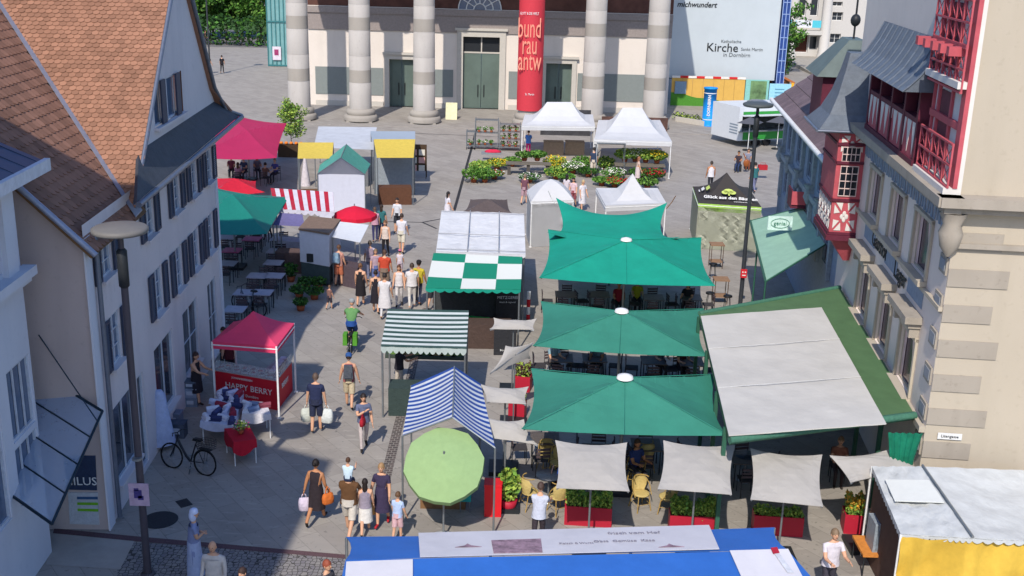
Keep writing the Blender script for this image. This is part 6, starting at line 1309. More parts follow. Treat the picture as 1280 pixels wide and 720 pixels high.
# ------------------------------------------------------------ bicycles
def bicycle(label, pos, rz, col='#1c1f26', basket=True, panniers=None, lean=0, name='bicycle'):
    t = thing(name, label, 'bicycle', (0, 0, 0)); OFF[t.name] = Vector((0, 0, 0)); r = .345; wb = 1.08; fm = cm(col, .4)
    for x in (0, wb):
        m = MB(); m.tube([(x+r*math.cos(a*math.pi/14), 0, r+r*math.sin(a*math.pi/14)) for a in range(28)]+[(x+r, 0, r), (x+r*math.cos(math.pi/14), 0, r+r*math.sin(math.pi/14))], .024, 6, caps=False); w = m.build('wheel', 'rubber', t)
        m = MB(); m.tube([(x, -.05, r), (x, .05, r)], .03, 8)
        for k in range(14): a = k*math.pi/7; m.tube([(x, .02*(-1)**k, r), (x+(r-.02)*math.cos(a), 0, r+(r-.02)*math.sin(a))], .0035, 3)
        m.build('spokes', 'grey_metal', w)
    bb = (.46, 0, .3); st = (.3, 0, .82); hd = (.9, 0, .86); m = MB(); m.tube([st, bb], .02, 6); m.tube([bb, (.6, 0, .42), hd], .034, 8); m.tube([(0, 0, r), bb], .014, 5); m.tube([(0, .05, r), st], .012, 5); m.tube([(hd[0]-.03, 0, .98), (.95, 0, .7), (wb, 0.045, r)], .018, 6); m.tube([(.95, 0, .7), (wb, -.045, r)], .014, 5); m.build('frame', fm, t)
    m = MB(); m.tube([(.26, 0, .93), (.3, 0, .82)], .015, 6); m.box((.24, 0, .96), (.26, .15, .06), top=.8); m.build('saddle', 'black_plastic', t)
    m = MB(); m.tube([(.82, -.3, 1.04), (.9, -.2, 1.07), (.89, 0, 1.04), (.9, .2, 1.07), (.82, .3, 1.04)], .014, 6); m.tube([(.87, 0, .96), (.89, 0, 1.05)], .015, 6); m.build('handlebar', 'dark_metal', t)
    for sy, a in ((-1, .9), (1, .9+math.pi)): m = MB(); e = (bb[0]+.16*math.cos(a), sy*.08, bb[2]+.16*math.sin(a)); m.tube([(bb[0], sy*.06, bb[2]), e], .012, 5); m.box((e[0], sy*.13, e[2]), (.09, .09, .02)); m.build('pedal', 'grey_metal', t)
    m = MB(); m.tube([(r*1.08*math.cos(a*.2+.2), 0, r+r*1.08*math.sin(a*.2+.2)) for a in range(13)], .018, 4); m.build('mudguard', 'black_plastic', t); m = MB(); m.box((-.02, 0, .74), (.36, .13, .02)); m.tube([(0, .06, r), (-.05, .06, .73)], .008, 4); m.tube([(0, -.06, r), (-.05, -.06, .73)], .008, 4); m.build('rack', 'dark_metal', t)
    if basket:
        m = MB(); x0, x1, z0, z1 = -.25, .15, .76, 1.0
        for k in range(9): x = x0+(x1-x0)*k/8; m.tube([(x, -.16, z1), (x, -.13, z0), (x, .13, z0), (x, .16, z1)], .006, 3)
        for k in range(5): z = z0+(z1-z0)*k/4; y = .13+.03*k/4; m.tube([(x0, -y, z), (x1, -y, z), (x1, y, z), (x0, y, z), (x0, -y, z)], .006, 3)
        m.build('basket', 'dark_metal', t)
    if panniers:
        for sy in (-1, 1): m = MB(); m.box((-.02, sy*.17, .55), (.34, .15, .36), top=.92); m.box((-.02, sy*.17, .745), (.33, .14, .05)); m.build('pannier', cm(panniers), t)
    m = MB(); m.tube([(.42, .03, .28), (.36, .2, .02)], .012, 5); m.build('kickstand', 'dark_metal', t)
    t.location = pos; t.rotation_euler = (R(lean), 0, rz); return t
a, b = P(256, 594), P(204, 582); bicycle('black bicycle with a rear basket parked on the shaded paving next to the red-clothed table', (a.x, a.y, 0), math.atan2(b.y-a.y, b.x-a.x), lean=6)
a = P(290, 388); bicycle('bicycle parked among the shaded cafe tables behind the pink-red tent', (a.x+1.2, a.y-.6, 0), 2.6, '#5b6370', basket=False)
g = P(439, 441); CYC = (g.x, g.y); bicycle('bicycle with green panniers ridden up the street', (g.x, g.y-.1, 0), math.pi/2, '#22262b', basket=False, panniers='#4d8c2c')
# ------------------------------------------------------------ chairs and tables
def bistro_chair(label, seat, frame, name='bistro_chair', group='rattan chairs around the front planters'):
    t = thing(name, label, 'chair', (0, 0, 0), group); OFF[t.name] = Vector((0, 0, 0)); sm, fm = cm(seat), cm(frame)
    m = MB(); m.lathe((0, 0, .44), [(.001, .025), (.19, .03), (.22, .02), (.22, -.01), (.001, -.01)], 16); m.build('seat', sm, t)
    m = MB(); pts = []; n = 12
    for z, r, k in ((.47, .2, .35), (.62, .235, .42), (.78, .235, .46), (.88, .2, .36)):
        for i in range(n+1): a = -math.pi/2+(i/n-.5)*math.pi*2*k*.9; pts.append((r*math.cos(a), r*math.sin(a)-.02-.06*(z-.47), z-.05*abs(i/n-.5)))
    N = n+1; m.add(pts+[(p[0]*.93, p[1]*.93, p[2]) for p in pts], [(j*N+i, j*N+i+1, (j+1)*N+i+1, (j+1)*N+i) for j in range(3) for i in range(n)]+[(4*N+j*N+i, 4*N+(j+1)*N+i, 4*N+(j+1)*N+i+1, 4*N+j*N+i+1) for j in range(3) for i in range(n)], smooth=True); m.build('backrest', sm, t)
    m = MB(); m.tube([(.2*math.cos(a), .2*math.sin(a)*1.02, .9-.02) for a in [math.pi+math.pi*i/8 for i in range(9)]], .014, 5); m.tube([(-.24, .12, .42), (-.25, -.02, .66), (-.2, -.12, .8)], .013, 5); m.tube([(.24, .12, .42), (.25, -.02, .66), (.2, -.12, .8)], .013, 5); m.build('back_frame', fm, t)
    for sx, sy in ((-1, -1), (1, -1), (1, 1), (-1, 1)): m = MB(); m.tube([(sx*.15, sy*.14, .44), (sx*.2, sy*(.2 if sy > 0 else .24), 0)], .014, 6); m.build('leg', fm, t)
    m = MB(); m.tube([(-.18, .18, .2), (.18, .18, .2), (.18, -.18, .2), (-.18, -.18, .2), (-.18, .18, .2)], .008, 4); m.build('stretcher', fm, t); return t
RC = Proto(bistro_chair('x', '#b9a468', '#a5884c')); GR = 'rattan chairs around the front planters'
def deg(a): return math.radians(a)
for (x, y), a, lab in (((683, 589), 200, 'yellow rattan chair furthest back beside the first grey canopy, facing the round table'), ((697, 597), 150, 'rattan chair half hidden by the left edge of the first grey canopy'), ((662, 634), -60, 'rattan chair tipped towards the round table at the street corner of the cafe'), ((697, 640), 30, 'rattan chair at the left end of the first red planter'),
        ((800, 636), 205, 'sunlit rattan chair with its back to us between the first two planters'), ((794, 605), 160, 'rattan chair behind the sunlit one between the first two canopies'), ((805, 588), 20, 'dim rattan chair in the shade right of the first canopy'), ((833, 640), 75, 'rattan chair at the left end of the middle planter'), ((893, 600), 170, 'rattan chair right behind the second grey canopy')):
    g = P(x, y); RC.at((g.x, g.y, 0), deg(a), lab, GR)
def side_chair(): 
    t = thing('cafe_chair', 'x', 'chair', (0, 0, 0)); OFF[t.name] = Vector((0, 0, 0)); w = .2
    m = MB(); m.box((0, 0, .45), (.42, .42, .03)); m.build('seat', cm('#3d3a3c'), t); m = MB()
    for z in (.6, .7, .8): m.box((0, -.2, z), (.4, .025, .06))
    m.build('backrest', cm('#54474a'), t)
    for sx in (-1, 1): m = MB(); m.tube([(sx*.19, .18, 0), (sx*.19, .18, .44)], .013, 5); m.build('leg', 'dark_metal', t); m = MB(); m.tube([(sx*.19, -.22, 0), (sx*.19, -.2, .45), (sx*.19, -.22, .86)], .013, 5); m.build('leg', 'dark_metal', t)
    return t
SC = Proto(side_chair())
def sq_table(topc, w=.75, d=.75, h=.74, name='cafe_table', four=True):
    t = thing(name, 'x', 'table', (0, 0, 0)); OFF[t.name] = Vector((0, 0, 0)); m = MB(); m.box((0, 0, h-.015), (w, d, .03)); m.build('table_top', cm(topc, .5), t)
    for sx in (-1, 1):
        for sy in (-1, 1): m = MB(); m.tube([(sx*(w/2-.05), sy*(d/2-.05), 0), (sx*(w/2-.05), sy*(d/2-.05), h-.03)], .018, 5); m.build('leg', 'dark_metal', t)
    return t
ST = Proto(sq_table('#a49da6')); PT = Proto(sq_table('#c24d78'))
place_ = lambda x, y: tuple(P(x, y).xy)+(0,)
k = 0
rows = [((323, 366), 0, 'pale'), ((344, 366), 0, 'pale'), ((307, 388), 0, 'pale'), ((329, 388), 0, 'pale'), ((346, 334), 0, 'pale'), ((343, 349), 0, 'pale'), ((350, 318), 0, 'pale'), ((295, 410), 0, 'pale'), ((291, 333), 0, 'pink'), ((316, 318), 0, 'pink'), ((285, 350), 0, 'pale'), ((284, 316), 0, 'pale'), ((325, 305), 0, 'pink'), ((303, 303), 0, 'pale')]
locs = ['left one of the touching pair nearest the potted plants', 'right one of the touching pair nearest the potted plants', 'nearest pair behind the pink-red tent, left one', 'nearest pair behind the pink-red tent, right one', 'under the mauve awning, middle', 'beside the small shrub, third row', 'just below the mauve awning', 'touching the back of the pink-red tent', 'pink top against the townhouse wall', 'pink top below the dark green parasol', 'against the townhouse wall, second from the tent', 'by the wall under the dark green parasol', 'pink-topped, far edge of the dark green parasol', 'between the two pink tables under the dark green parasol']
for ((x, y), a, c), l in zip(rows, locs):
    (PT if c == 'pink' else ST).at(place_(x, y), -.03, f'cafe table, {l}', 'cafe tables beside the townhouse')
    g = P(x, y)
    for dy, rz, w in ((-.62, 0, 'near'), (.62, math.pi, 'far')):
        SC.at((g.x+.05, g.y+dy, 0), rz+rnd.uniform(-.15, .15), f'slatted chair, {w} side of table {l}', 'slatted chairs beside the townhouse')
# tables and chairs under the green parasols
GT = Proto(sq_table('#5d5550', .8, .8)); cc = 0
spots = [((700, 455), 'left end of the front parasol gap'), ((742, 455), 'left of centre in the front parasol gap'), ((815, 458), 'right of centre in the front parasol gap'), ((862, 460), 'right end of the front parasol gap'),
         ((706, 372), 'left end behind the middle green parasol'), ((748, 372), 'left of the pole behind the middle green parasol'), ((815, 376), 'right of the pole behind the middle green parasol'), ((862, 376), 'right end behind the middle green parasol'),
         ((680, 560), 'street side under the nearest green parasol'), ((745, 575), 'hidden behind the first grey canopy'), ((806, 568), 'between the first and second grey canopies'), ((930, 585), 'between the second and third grey canopies')]
for (x, y), l in spots:
    g = P(x, y+18); GT.at((g.x, g.y, 0), 0, f'dark table at the {l}' if 'end' in l else f'dark table {l}', 'tables under the green parasols')
    for dx, dy, rz, w in ((-.1, -.68, 0, 'near'), (.1, .68, math.pi, 'far'), (-.7, 0, -math.pi/2, 'left'), (.7, .05, math.pi/2, 'right')):
        SC.at((g.x+dx, g.y+dy, 0), rz+rnd.uniform(-.25, .25), f'dark chair, {w} side of table {l}', 'dark chairs under the green parasols')
def round_table(lab, g, r=.34, col='#2b3340'):
    t = thing('round_table', lab, 'table', (g.x, g.y, 0)); m = MB(); m.lathe((g.x, g.y, .72), [(.001, .03), (r, .03), (r, 0), (.001, 0)], 20); m.build('table_top', cm(col, .4), t); m = MB(); m.tube([(g.x, g.y, 0), (g.x, g.y, .72)], .025, 8); m.lathe((g.x, g.y, 0), [(.22, 0), (.22, .03), (.04, .05)], 16); m.build('stand', 'grey_metal', t); return t
round_table('dark round table between the tipped rattan chair and the first planter', P(685, 626)); round_table('dark round table half under the terrace roof beside the second grey canopy', P(930, 600), .3)
# high bar tables and stools by the lamp
def high_table(lab, x, y, h=1.08):
    g = P(x, y); t = thing('high_table', lab, 'table', (g.x, g.y, 0)); m = MB(); m.box((g.x, g.y, h), (.62, .62, .04)); m.build('table_top', cm('#8d6f56'), t)
    for sx in (-1, 1):
        for sy in (-1, 1): m = MB(); m.tube([(g.x+sx*.26, g.y+sy*.26, 0), (g.x+sx*.26, g.y+sy*.26, h-.02)], .018, 5); m.build('leg', cm('#5c4a3e'), t)
    m = MB(); m.box((g.x, g.y, .3), (.52, .52, .025)); m.build('shelf', cm('#8d6f56'), t)
high_table('wooden high table at the corner of the black and lime tent', 894, 334); high_table('wooden high table between the lamp pole and the bright green parasol', 899, 378, 1.0)
def stool(lab, x, y):
    g = P(x, y); t = thing('bar_stool', lab, 'stool', (g.x, g.y, 0), 'bar stools by the lamp'); m = MB(); m.lathe((g.x, g.y, .7), [(.001, .05), (.17, .05), (.18, 0), (.001, 0)], 14); m.build('seat', 'black_plastic', t)
    for k in range(4): a = k*math.pi/2+.8; m = MB(); m.tube([(g.x+.1*math.cos(a), g.y+.1*math.sin(a), .7), (g.x+.2*math.cos(a), g.y+.2*math.sin(a), 0)], .012, 5); m.build('leg', 'dark_metal', t)
for x, y, l in ((886, 388, 'black bar stool left of the nearer high table'), (908, 392, 'black bar stool right of the nearer high table, by the lamp foot'), (890, 350, 'black bar stool between the two wooden high tables')): stool(l, x, y)
# ------------------------------------------------------------ planters with hedges
pr = mat('planter_red', '#a91f33', .55, .05, 2)
def planter(label, a, b, wd=.42, h=.52, hh=.38, plant=('leaf_b', 'leaf_lime'), n=900, seed=0, ls=.075, flowers=None, group='long red planters in front of the cafe'):
    a, b = P(*a), P(*b); x = (b-a).normalized(); y = Vector((-x.y, x.x, 0)); L = (b-a).length; t = thing('red_planter', label, 'planter', tuple((a+b)/2), group); m = MB()
    q = [a, b, b+y*wd, a+y*wd]; i = [a+(x+y)*.03, b+(y-x)*.03, b+y*(wd-.03)-x*.03, a+y*(wd-.03)+x*.03]; up = Vector((0, 0, 1))
    m.add([p for p in q]+[p+up*h for p in q]+[p+up*h for p in i]+[p+up*(h-.06) for p in i], [(0, 1, 5, 4), (1, 2, 6, 5), (2, 3, 7, 6), (3, 0, 4, 7)]+[(4+k, 4+(k+1) % 4, 8+(k+1) % 4, 8+k) for k in range(4)]+[(8+k, 8+(k+1) % 4, 12+(k+1) % 4, 12+k) for k in range(4)]); m.build('planter_box', pr, t)
    m = MB(); m.poly([p+up*(h-.05) for p in i]); m.build('soil', 'soil', t)
    m = MB(); rr = random.Random(seed)
    for k in range(n):
        u, v, w = rr.random(), rr.random(), rr.random(); z = h-.08+hh*(1-(1-w)**1.6)*(.9+.15*math.sin(u*9)+.1*math.sin(u*23)); p = a+x*(.02+u*(L-.04))+y*(.02+v*(wd-.04))+up*z
        s = ls*rr.uniform(.6, 1.3); d = Vector((rr.gauss(0, 1), rr.gauss(0, 1), rr.gauss(.6, .8))).normalized(); e = d.cross(Vector((rr.gauss(0, 1), rr.gauss(0, 1), 1))).normalized(); m.add([p-d*s*.6, p+e*s*.35, p+d*s*.6, p-e*s*.35], [(0, 1, 2, 3)], (2 if flowers and rr.random() < .65 and w > .35 else int(rr.random()*2)))
    m.build('foliage', list(plant)+([flowers] if flowers else []), t); return t
planter('long red planter with a trimmed box hedge, nearest the street', (705, 656), (764, 660), seed=1, n=1900, hh=.44)
planter('long red planter with a yellowish green hedge under the middle grey canopy', (836, 668), (895, 671), seed=2, plant=('leaf_b', 'leaf_lime'), n=1900, hh=.44)
planter('long red planter with a sparse flat hedge near the blue roof corner', (941, 668), (1003, 672), hh=.2, seed=3, n=900)
planter('short red planter full of yellow-orange flowers beside the brown screen', (1054, 667), (1078, 669), wd=.5, hh=.5, seed=4, n=900, flowers=mat('amber_petal', '#d3a13a', .7, island=.3), group=None)
planter('small red planter with a box bush between two grey canopies at the street edge', (635, 524), (655, 526), hh=.3, seed=5, n=400)
planter('dark planter with a bright bush behind the tilted grey canopies', (643, 489), (662, 491), hh=.45, seed=6, n=600, plant=('leaf_b', 'leaf_lime'), group=None).children[0].data.materials[0] = cm('#4a2a30')
g = P(635, 637); t = bouquet('bright green leafy shrub in a square red pot beside the red bin', (g.x, g.y, 0), .29, None, .85, 9, potm=pr, n=480, ls=.11, name='potted_shrub', cat='potted plant', potr=.24, g=('leaf_b', 'leaf_lime'))
g = P(616, 642); m = MB(); m.box((g.x, g.y, .42), (.42, .36, .84), top=1.05); m.box((g.x, g.y, .87), (.46, .4, .06)); t = m.build('red_bin', mat('bin_red', '#d11f28', .5, .04)); tag(t, 'bright red box-shaped bin left of the leafy shrub', 'bin')
# brown table / crates and teal box below the lime parasol
g = P(553, 640); t = thing('brown_counter', 'brown wooden counter under the light green round parasol', 'counter', (g.x, g.y, 0)); m = MB(); m.box((g.x, g.y+.45, .42), (1.15, .6, .84)); m.build('cabinet', 'wood', t); m = MB(); m.box((g.x, g.y+.45, .86), (1.25, .7, .04)); m.build('counter_top', 'dark_wood', t)
g = P(581, 643); t = thing('teal_stand', 'teal plastic box standing on a small frame under the light green parasol', 'box', (g.x, g.y, 0)); m = MB(); m.box((g.x, g.y+.2, .6), (.3, .3, .55)); m.build('box', cm('#1f8a86'), t)
for sx in (-.12, .12): m = MB(); m.tube([(g.x+sx, g.y+.1, 0), (g.x+sx, g.y+.1, .33)], .015, 5); m.build('leg', 'grey_metal', t)
# potted herbs by the box stall
for i, (x, y, r) in enumerate(((374, 372, .38), (393, 374, .4), (383, 362, .4), (398, 362, .35), (364, 352, .3), (376, 388, .3))):
    g = P(x, y); bouquet(('round potted shrub at the left front of the shaded plant group', 'round potted shrub at the right front of the shaded plant group', 'potted shrub in the middle of the shaded plant group', 'potted shrub at the far right of the shaded plant group under the box stall', 'taller potted shrub beside the pale cafe tables', 'small pot of herbs in front of the shaded plant group')[i], (g.x, g.y, 0), r, None, .3 if i != 4 else .6, 40+i, n=260, ls=.1, name='potted_shrub', cat='potted plant', potr=.18, g=('leaf_c', 'leaf_a'), group='potted shrubs by the box stall')
# blackboards at the checkered stall
def board(label, q, zs, lines, name='blackboard', col='#2b2c30', leg=False):
    C = [P(x, y, z) for (x, y), z in zip(q, zs)]; x = (C[1]-C[0]).normalized(); y = (C[0]-C[3]).normalized(); t = thing(name, label, 'blackboard', tuple(C[3])); m = MB(); m.slab(C, .05, up=x.cross(y)); m.build('board', cm(col, .6), t)
    n = x.cross(y); mid = sum(C, Vector())/4
    for s, f, sz in lines: text(s, mid+y*f+n*.008, x, y, sz, 'white_paint', t)
    return t
p0 = P(619, 399, 0); p1 = P(648, 399, 0)
def vboard(label, x0, x1, yf, h, lines, **k):
    a, b = P(x0, yf), P(x1, yf); up = Vector((0, 0, h)); C = [a+up, b+up, b, a]; x = (b-a).normalized(); n = x.cross(Vector((0, 0, 1))); t = thing('blackboard', label, 'blackboard', tuple(a)); m = MB(); m.slab(C, .05, up=n); m.build('board', cm('#2b2c30', .6), t)
    for s, f, sz in lines: text(s, (a+b)/2+Vector((0, 0, h*f))+n*.01, x, (0, 0, 1), sz, 'white_paint', t)
    return t
vboard('tall blackboard with chalk lettering beside the checkered stall', 619, 648, 416, 1.75, (('METZGEREI', .78, .15), ('frisch & regional', .68, .09), ('HEUTE IM ANGEBOT', .28, .085), ('Käse  Speck', .2, .1)))
vboard('low dark board under the narrow grey canopy in front of the tall blackboard', 617, 645, 444, .95, (('Bio Käse', .2, .1),))
m = MB(); a, b = P(585, 421), P(611, 423); m.slab([a+Vector((0, 0, .62)), b+Vector((0, 0, .62)), b, a], .03, up=(0, -1, 0)); m.slab([a+Vector((0, .5, .64)), b+Vector((0, .5, .64)), b+Vector((0, 0, .64)), a+Vector((0, 0, .64))], .02, up=(0, 0, 1)); tag(m.build('green_counter_cloth', cm('#16a04c')), 'bright green cloth-covered counter between the pinstriped awning and the blackboard', 'counter')
g = P(605, 401); m = MB(); m.box((g.x, g.y, .9), (.26, .22, .46)); m.box((g.x, g.y, 1.15), (.2, .16, .04)); tag(m.build('orange_canister', cm('#cf8a30')), 'orange canister standing behind the green counter cloth', 'canister')
t = thing('barrier_post', 'red and white striped post beside the tall blackboard', 'post', tuple(P(660, 402))); g = P(660, 402)
for i in range(4): m = MB(); m.tube([(g.x, g.y, .3*i), (g.x, g.y, .3*i+.3)], .07, 10); m.build('band', cm('#c4232d' if i % 2 == 0 else '#d8d8d8'), t)
# vertical dark rails in the checkered stall and goods
mat('goods', '#8a5a3a', .8, .5, 12)
for i in range(10):
    a, b = P(543, 372, 1.0), P(640, 374, 1.0); p = a.lerp(b, (i+.5)/10); m = MB(); m.box((p.x, p.y+.1, .86), (.42, .34, .14), rz=.02*i); m.ell((p.x, p.y+.1, .93), (.18, .14, .07), 8, 5, 1)
    tag(m.build('produce_crate', [cm('#6a5240'), cm(('#9c3226', '#c98a2c', '#5d8036', '#a9a14c', '#7a3d57')[i % 5])]), f'{ordn[i]} crate of {("tomatoes", "apricots", "salad", "pears", "plums")[i % 5]} from the left under the checkered roof', 'crate', 'crates under the checkered roof')
for i in range(7):
    a, b = P(484, 447, .9), P(580, 450, .9); p = a.lerp(b, (i+.5)/7); m = MB(); m.box((p.x, p.y+.2, .93), (.5, .36, .12)); m.ell((p.x, p.y+.2, .99), (.2, .14, .06), 8, 5, 1)
    tag(m.build('produce_crate', [cm('#3f4a42'), cm(('#4d6b2e', '#7d6a3a', '#8e9a52')[i % 3])]), f'{ordn[i]} crate of {("greens", "potatoes", "lettuce")[i % 3]} from the left under the pinstriped awning', 'crate', 'crates under the pinstriped awning')
# card rack
g = P(522, 223); t = thing('card_rack', 'rack holding six pale cards in two columns beside the right yellow awning', 'rack', (g.x, g.y, 0)); m = MB()
for sx in (-.5, .5):
    for sy in (0, .5): m.tube([(g.x+sx, g.y+sy, 0), (g.x+sx, g.y+.25, 2.0)], .025, 5)
m.slab([(g.x-.5, g.y+.05, .45), (g.x+.5, g.y+.05, .45), (g.x+.5, g.y+.24, 2.0), (g.x-.5, g.y+.24, 2.0)], .03, up=(0, -1, 0)); m.build('frame', 'dark_wood', t)
for i in range(2):
    for j in range(3):
        m = MB(); z = .62+j*.46; y = g.y+.0+.12*(z-.45); x = g.x-.24+.48*i; m.slab([(x-.18, y, z-.17), (x+.18, y, z-.17), (x+.18, y+.04, z+.17), (x-.18, y+.04, z+.17)], .02, up=(0, -1, 0)); m.build('card', cm('#c9c3b4' if (i+j) % 2 else '#c99a90'), t)
# white A-shaped flags, small odds
g = P(382, 232); m = MB(); m.lathe((g.x, g.y, 0), [(.3, .0), (.22, .6), (.1, 1.4), (.02, 2.0)], 8); tag(m.build('folded_parasol', cm('#c5bec2')), 'folded white parasol standing in front of the left yellow awning', 'parasol')
# grill with glow below the tree, round purple board
g = P(365, 196); t = thing('copper_display', 'row of small orange goods on a dark table below the young tree', 'display table', (g.x, g.y, 0)); m = MB(); m.box((g.x, g.y, .4), (1.7, .5, .8)); m.build('table', 'dark_wood', t); m = MB()
for i in range(5): m.ell((g.x-.65+i*.32, g.y-.05, .9), (.12, .12, .1), 8, 6)
m.build('orange_goods', cm('#d87a2c'), t)
# ------------------------------------------------------------ berry stall surroundings: boxes, parcels
for i, (x, y, w, h, c) in enumerate(((240, 505, .42, .3, '#7c8696'), (241, 498, .4, .3, '#8f97a6'), (242, 492, .38, .22, '#5a6270'), (222, 545, .5, .45, '#4b5260'), (218, 530, .45, .4, '#7a8190'))):
    z = 0 if i in (0, 3, 4) else (.302 if i == 1 else .606); g = P(240, 506) if i < 3 else P(x, y); m = MB(); m.box((g.x, g.y, z+h/2), (w, .35, h)); m.box((g.x, g.y, z+h-.02), (w+.03, .38, .03)); m.box((g.x, g.y-.178, z+h*.5), (w*.5, .01, h*.4), mi=1)
    tag(m.build('storage_box', [cm(c), cm('#b8bcc4')]), ('lowest grey box of the stack by the shop window', 'middle grey box of the stack by the shop window', 'dark top box of the stack by the shop window', 'dark box standing behind the parked bicycle', 'grey box beside the white covered stand')[i], 'box')
g = P(203, 560); t = thing('covered_stand', 'stand draped in a pale sheet against the townhouse wall behind the bicycle', 'covered stand', (g.x, g.y, 0)); m = MB(); pts = []; n = 14
for z, r in ((1.75, .1), (1.6, .2), (.9, .28), (.15, .36)):
    for j in range(n): a = 2*math.pi*j/n; q = r*(1+.12*math.sin(3*a+z*3)); pts.append((g.x+q*math.cos(a), g.y+q*.8*math.sin(a), z))
m.add(pts, [(i*n+j, (i+1)*n+j, (i+1)*n+(j+1) % n, i*n+(j+1) % n) for i in range(3) for j in range(n)], smooth=True); m.add(pts[:n], [list(range(n))]); m.build('sheet', cm('#a7b2cf'), t); m = MB(); m.tube([(g.x, g.y, 0), (g.x, g.y, 1.7)], .03, 6); m.build('pole', 'grey_metal', t)
# ------------------------------------------------------------ plant stall by the church
def trolley(label, x, y, w, h, sh, cols, seed=0, group='metal plant trolleys near the church door'):
    g = P(x, y); t = thing('plant_trolley', label, 'trolley', (g.x, g.y, 0), group); m = MB()
    for sx in (-w/2, w/2):
        for sy in (0, .6): m.tube([(g.x+sx, g.y+sy, .1), (g.x+sx, g.y+sy, h)], .03, 5)
    for i in range(sh): z = .25+(h-.35)*i/max(1, sh-1); m.box((g.x, g.y+.3, z), (w, .62, .04))
    m.build('frame', 'grey_metal', t)
    for sx in (-w/2, w/2): m = MB(); m.tube([(g.x+sx-.02, g.y, .08), (g.x+sx+.02, g.y, .08)], .08, 10); m.build('wheel', 'rubber', t)
    rr = random.Random(seed)
    for i in range(sh-1):
        z = .27+(h-.35)*i/max(1, sh-1)
        for k in range(int(w/.42)):
            c = cols[(i*3+k) % len(cols)]; bouquet(f'{c[1]} on shelf {("bottom", "second", "third", "fourth")[i]}, {ordn[k]} from left, {label.split(" of ")[0]}'.replace('on shelf bottom', 'on the bottom shelf').replace('on shelf second', 'on the second shelf').replace('on shelf third', 'on the third shelf').replace('on shelf fourth', 'on the fourth shelf'), (g.x-w/2+.25+k*.42, g.y+.28, z), .2, c[0], .26, seed*50+i*10+k, n=40, ls=.1, name='potted_flower', cat='potted plant', group='pots on the plant trolleys')
gr_ = (None, 'leafy pot'); pk = (('pink_petal',), 'pink flower'); wh = (('white_petal',), 'white flower'); rd = (('red_petal', 'white_petal'), 'red and white flower')
trolley('wide left trolley of leafy pots', 608, 187, 1.55, 2.1, 3, (gr_, wh, gr_), 1); trolley('right trolley of pink and red flowers', 637, 189, 1.4, 1.9, 4, (gr_, pk, rd), 2); trolley('small bare trolley left of the others', 588, 187, .55, 1.3, 2, (wh,), 3)
m = MB(); g = P(614, 200); m.box((g.x, g.y, .45), (1.3, .5, .12)); m.ell((g.x+.1, g.y, .55), (.55, .22, .16), 10, 6, 1); tag(m.build('flower_tray', [cm('#7a7e82'), cm('#c22846')]), 'tray of red and white flowers in front of the wide left plant trolley', 'flower tray')
PL = [(592, 226, .5, .5, ('leaf_a', 'leaf_b'), None, 'tall clump of grasses at the left corner of the plant display'), (606, 226, .45, .45, ('leaf_b', 'leaf_a'), None, 'second clump of green herbs from the left of the plant display'), (600, 214, .5, .35, ('leaf_b', 'leaf_lime'), None, 'light green pots behind the left clumps'), (621, 210, .5, .3, ('leaf_a', 'leaf_lime'), ('yellow_petal',), 'yellow-green pot group below the right trolley'), (640, 206, .45, .25, ('leaf_a', 'leaf_b'), None, 'low green pots in front of the vendor in pink trousers'),
      (618, 222, .4, .2, ('leaf_a', 'leaf_b'), ('white_petal', 'red_petal'), 'red and white pots beside the slot drain'), (655, 207, .4, .25, ('leaf_c', 'leaf_b'), None, 'dark green pots behind the wooden bench'), (671, 207, .4, .28, ('leaf_b', 'leaf_a'), None, 'green pots at the middle of the wooden bench'), (662, 226, .5, .2, ('leaf_a', 'leaf_c'), ('white_petal',), 'low white-flowering pots in front of the plant bench'),
      (694, 212, .55, .5, ('leaf_lime', 'leaf_b'), ('yellow_petal',), 'bright yellow flowers at the corner of the plant bench'), (695, 222, .5, .35, ('leaf_lime', 'leaf_a'), None, 'yellow-green plants below the yellow flowers'), (716, 215, .5, .35, ('leaf_b', 'leaf_a'), ('white_petal',), 'white and green plants in front of the brown boxes'), (728, 210, .5, .45, ('leaf_a', 'leaf_b'), None, 'bushy plants beside the customer in light shorts'), (735, 219, .5, .25, ('leaf_c', 'leaf_a'), None, 'dark plants at the foot of the customer in light shorts'),
      (756, 212, .45, .5, ('leaf_a', 'leaf_lime'), None, 'grasses inside the grey frame at the right tent'), (766, 222, .55, .3, ('leaf_b', 'leaf_a'), ('white_petal',), 'herbs below the grey frame at the right tent'), (752, 230, .4, .2, ('leaf_a', 'leaf_b'), None, 'low pot group at the left front of the right tent'), (768, 232, .45, .2, ('leaf_a', 'leaf_b'), ('red_petal',), 'row of seedlings in red pots in front of the right tent'),
      (782, 233, .4, .18, ('leaf_a', 'leaf_c'), ('red_petal',), 'seedlings in red pots at the right end of the front row'), (780, 208, .45, .4, ('leaf_lime', 'leaf_b'), None, 'bright plants on the bench, left, under the right tent'), (793, 208, .45, .4, ('leaf_lime', 'leaf_b'), ('white_petal',), 'bright plants on the bench, second, under the right tent'), (806, 209, .45, .42, ('leaf_b', 'leaf_lime'), None, 'bright plants on the bench, third, under the right tent'), (820, 210, .45, .4, ('leaf_lime', 'leaf_a'), ('yellow_petal',), 'bright plants on the bench, right end, under the right tent'),
      (800, 222, .5, .3, ('leaf_c', 'leaf_a'), None, 'dark plants below the bench under the right tent'), (817, 224, .5, .35, ('leaf_a', 'leaf_c'), ('red_petal',), 'dark bushy plants at the right corner of the plant stall'), (809, 234, .45, .3, ('leaf_c', 'leaf_b'), None, 'dark pots nearest the small front white tent'), (708, 226, .35, .2, ('leaf_a', 'leaf_b'), None, 'small pots on the ground right of the yellow-green plants')]
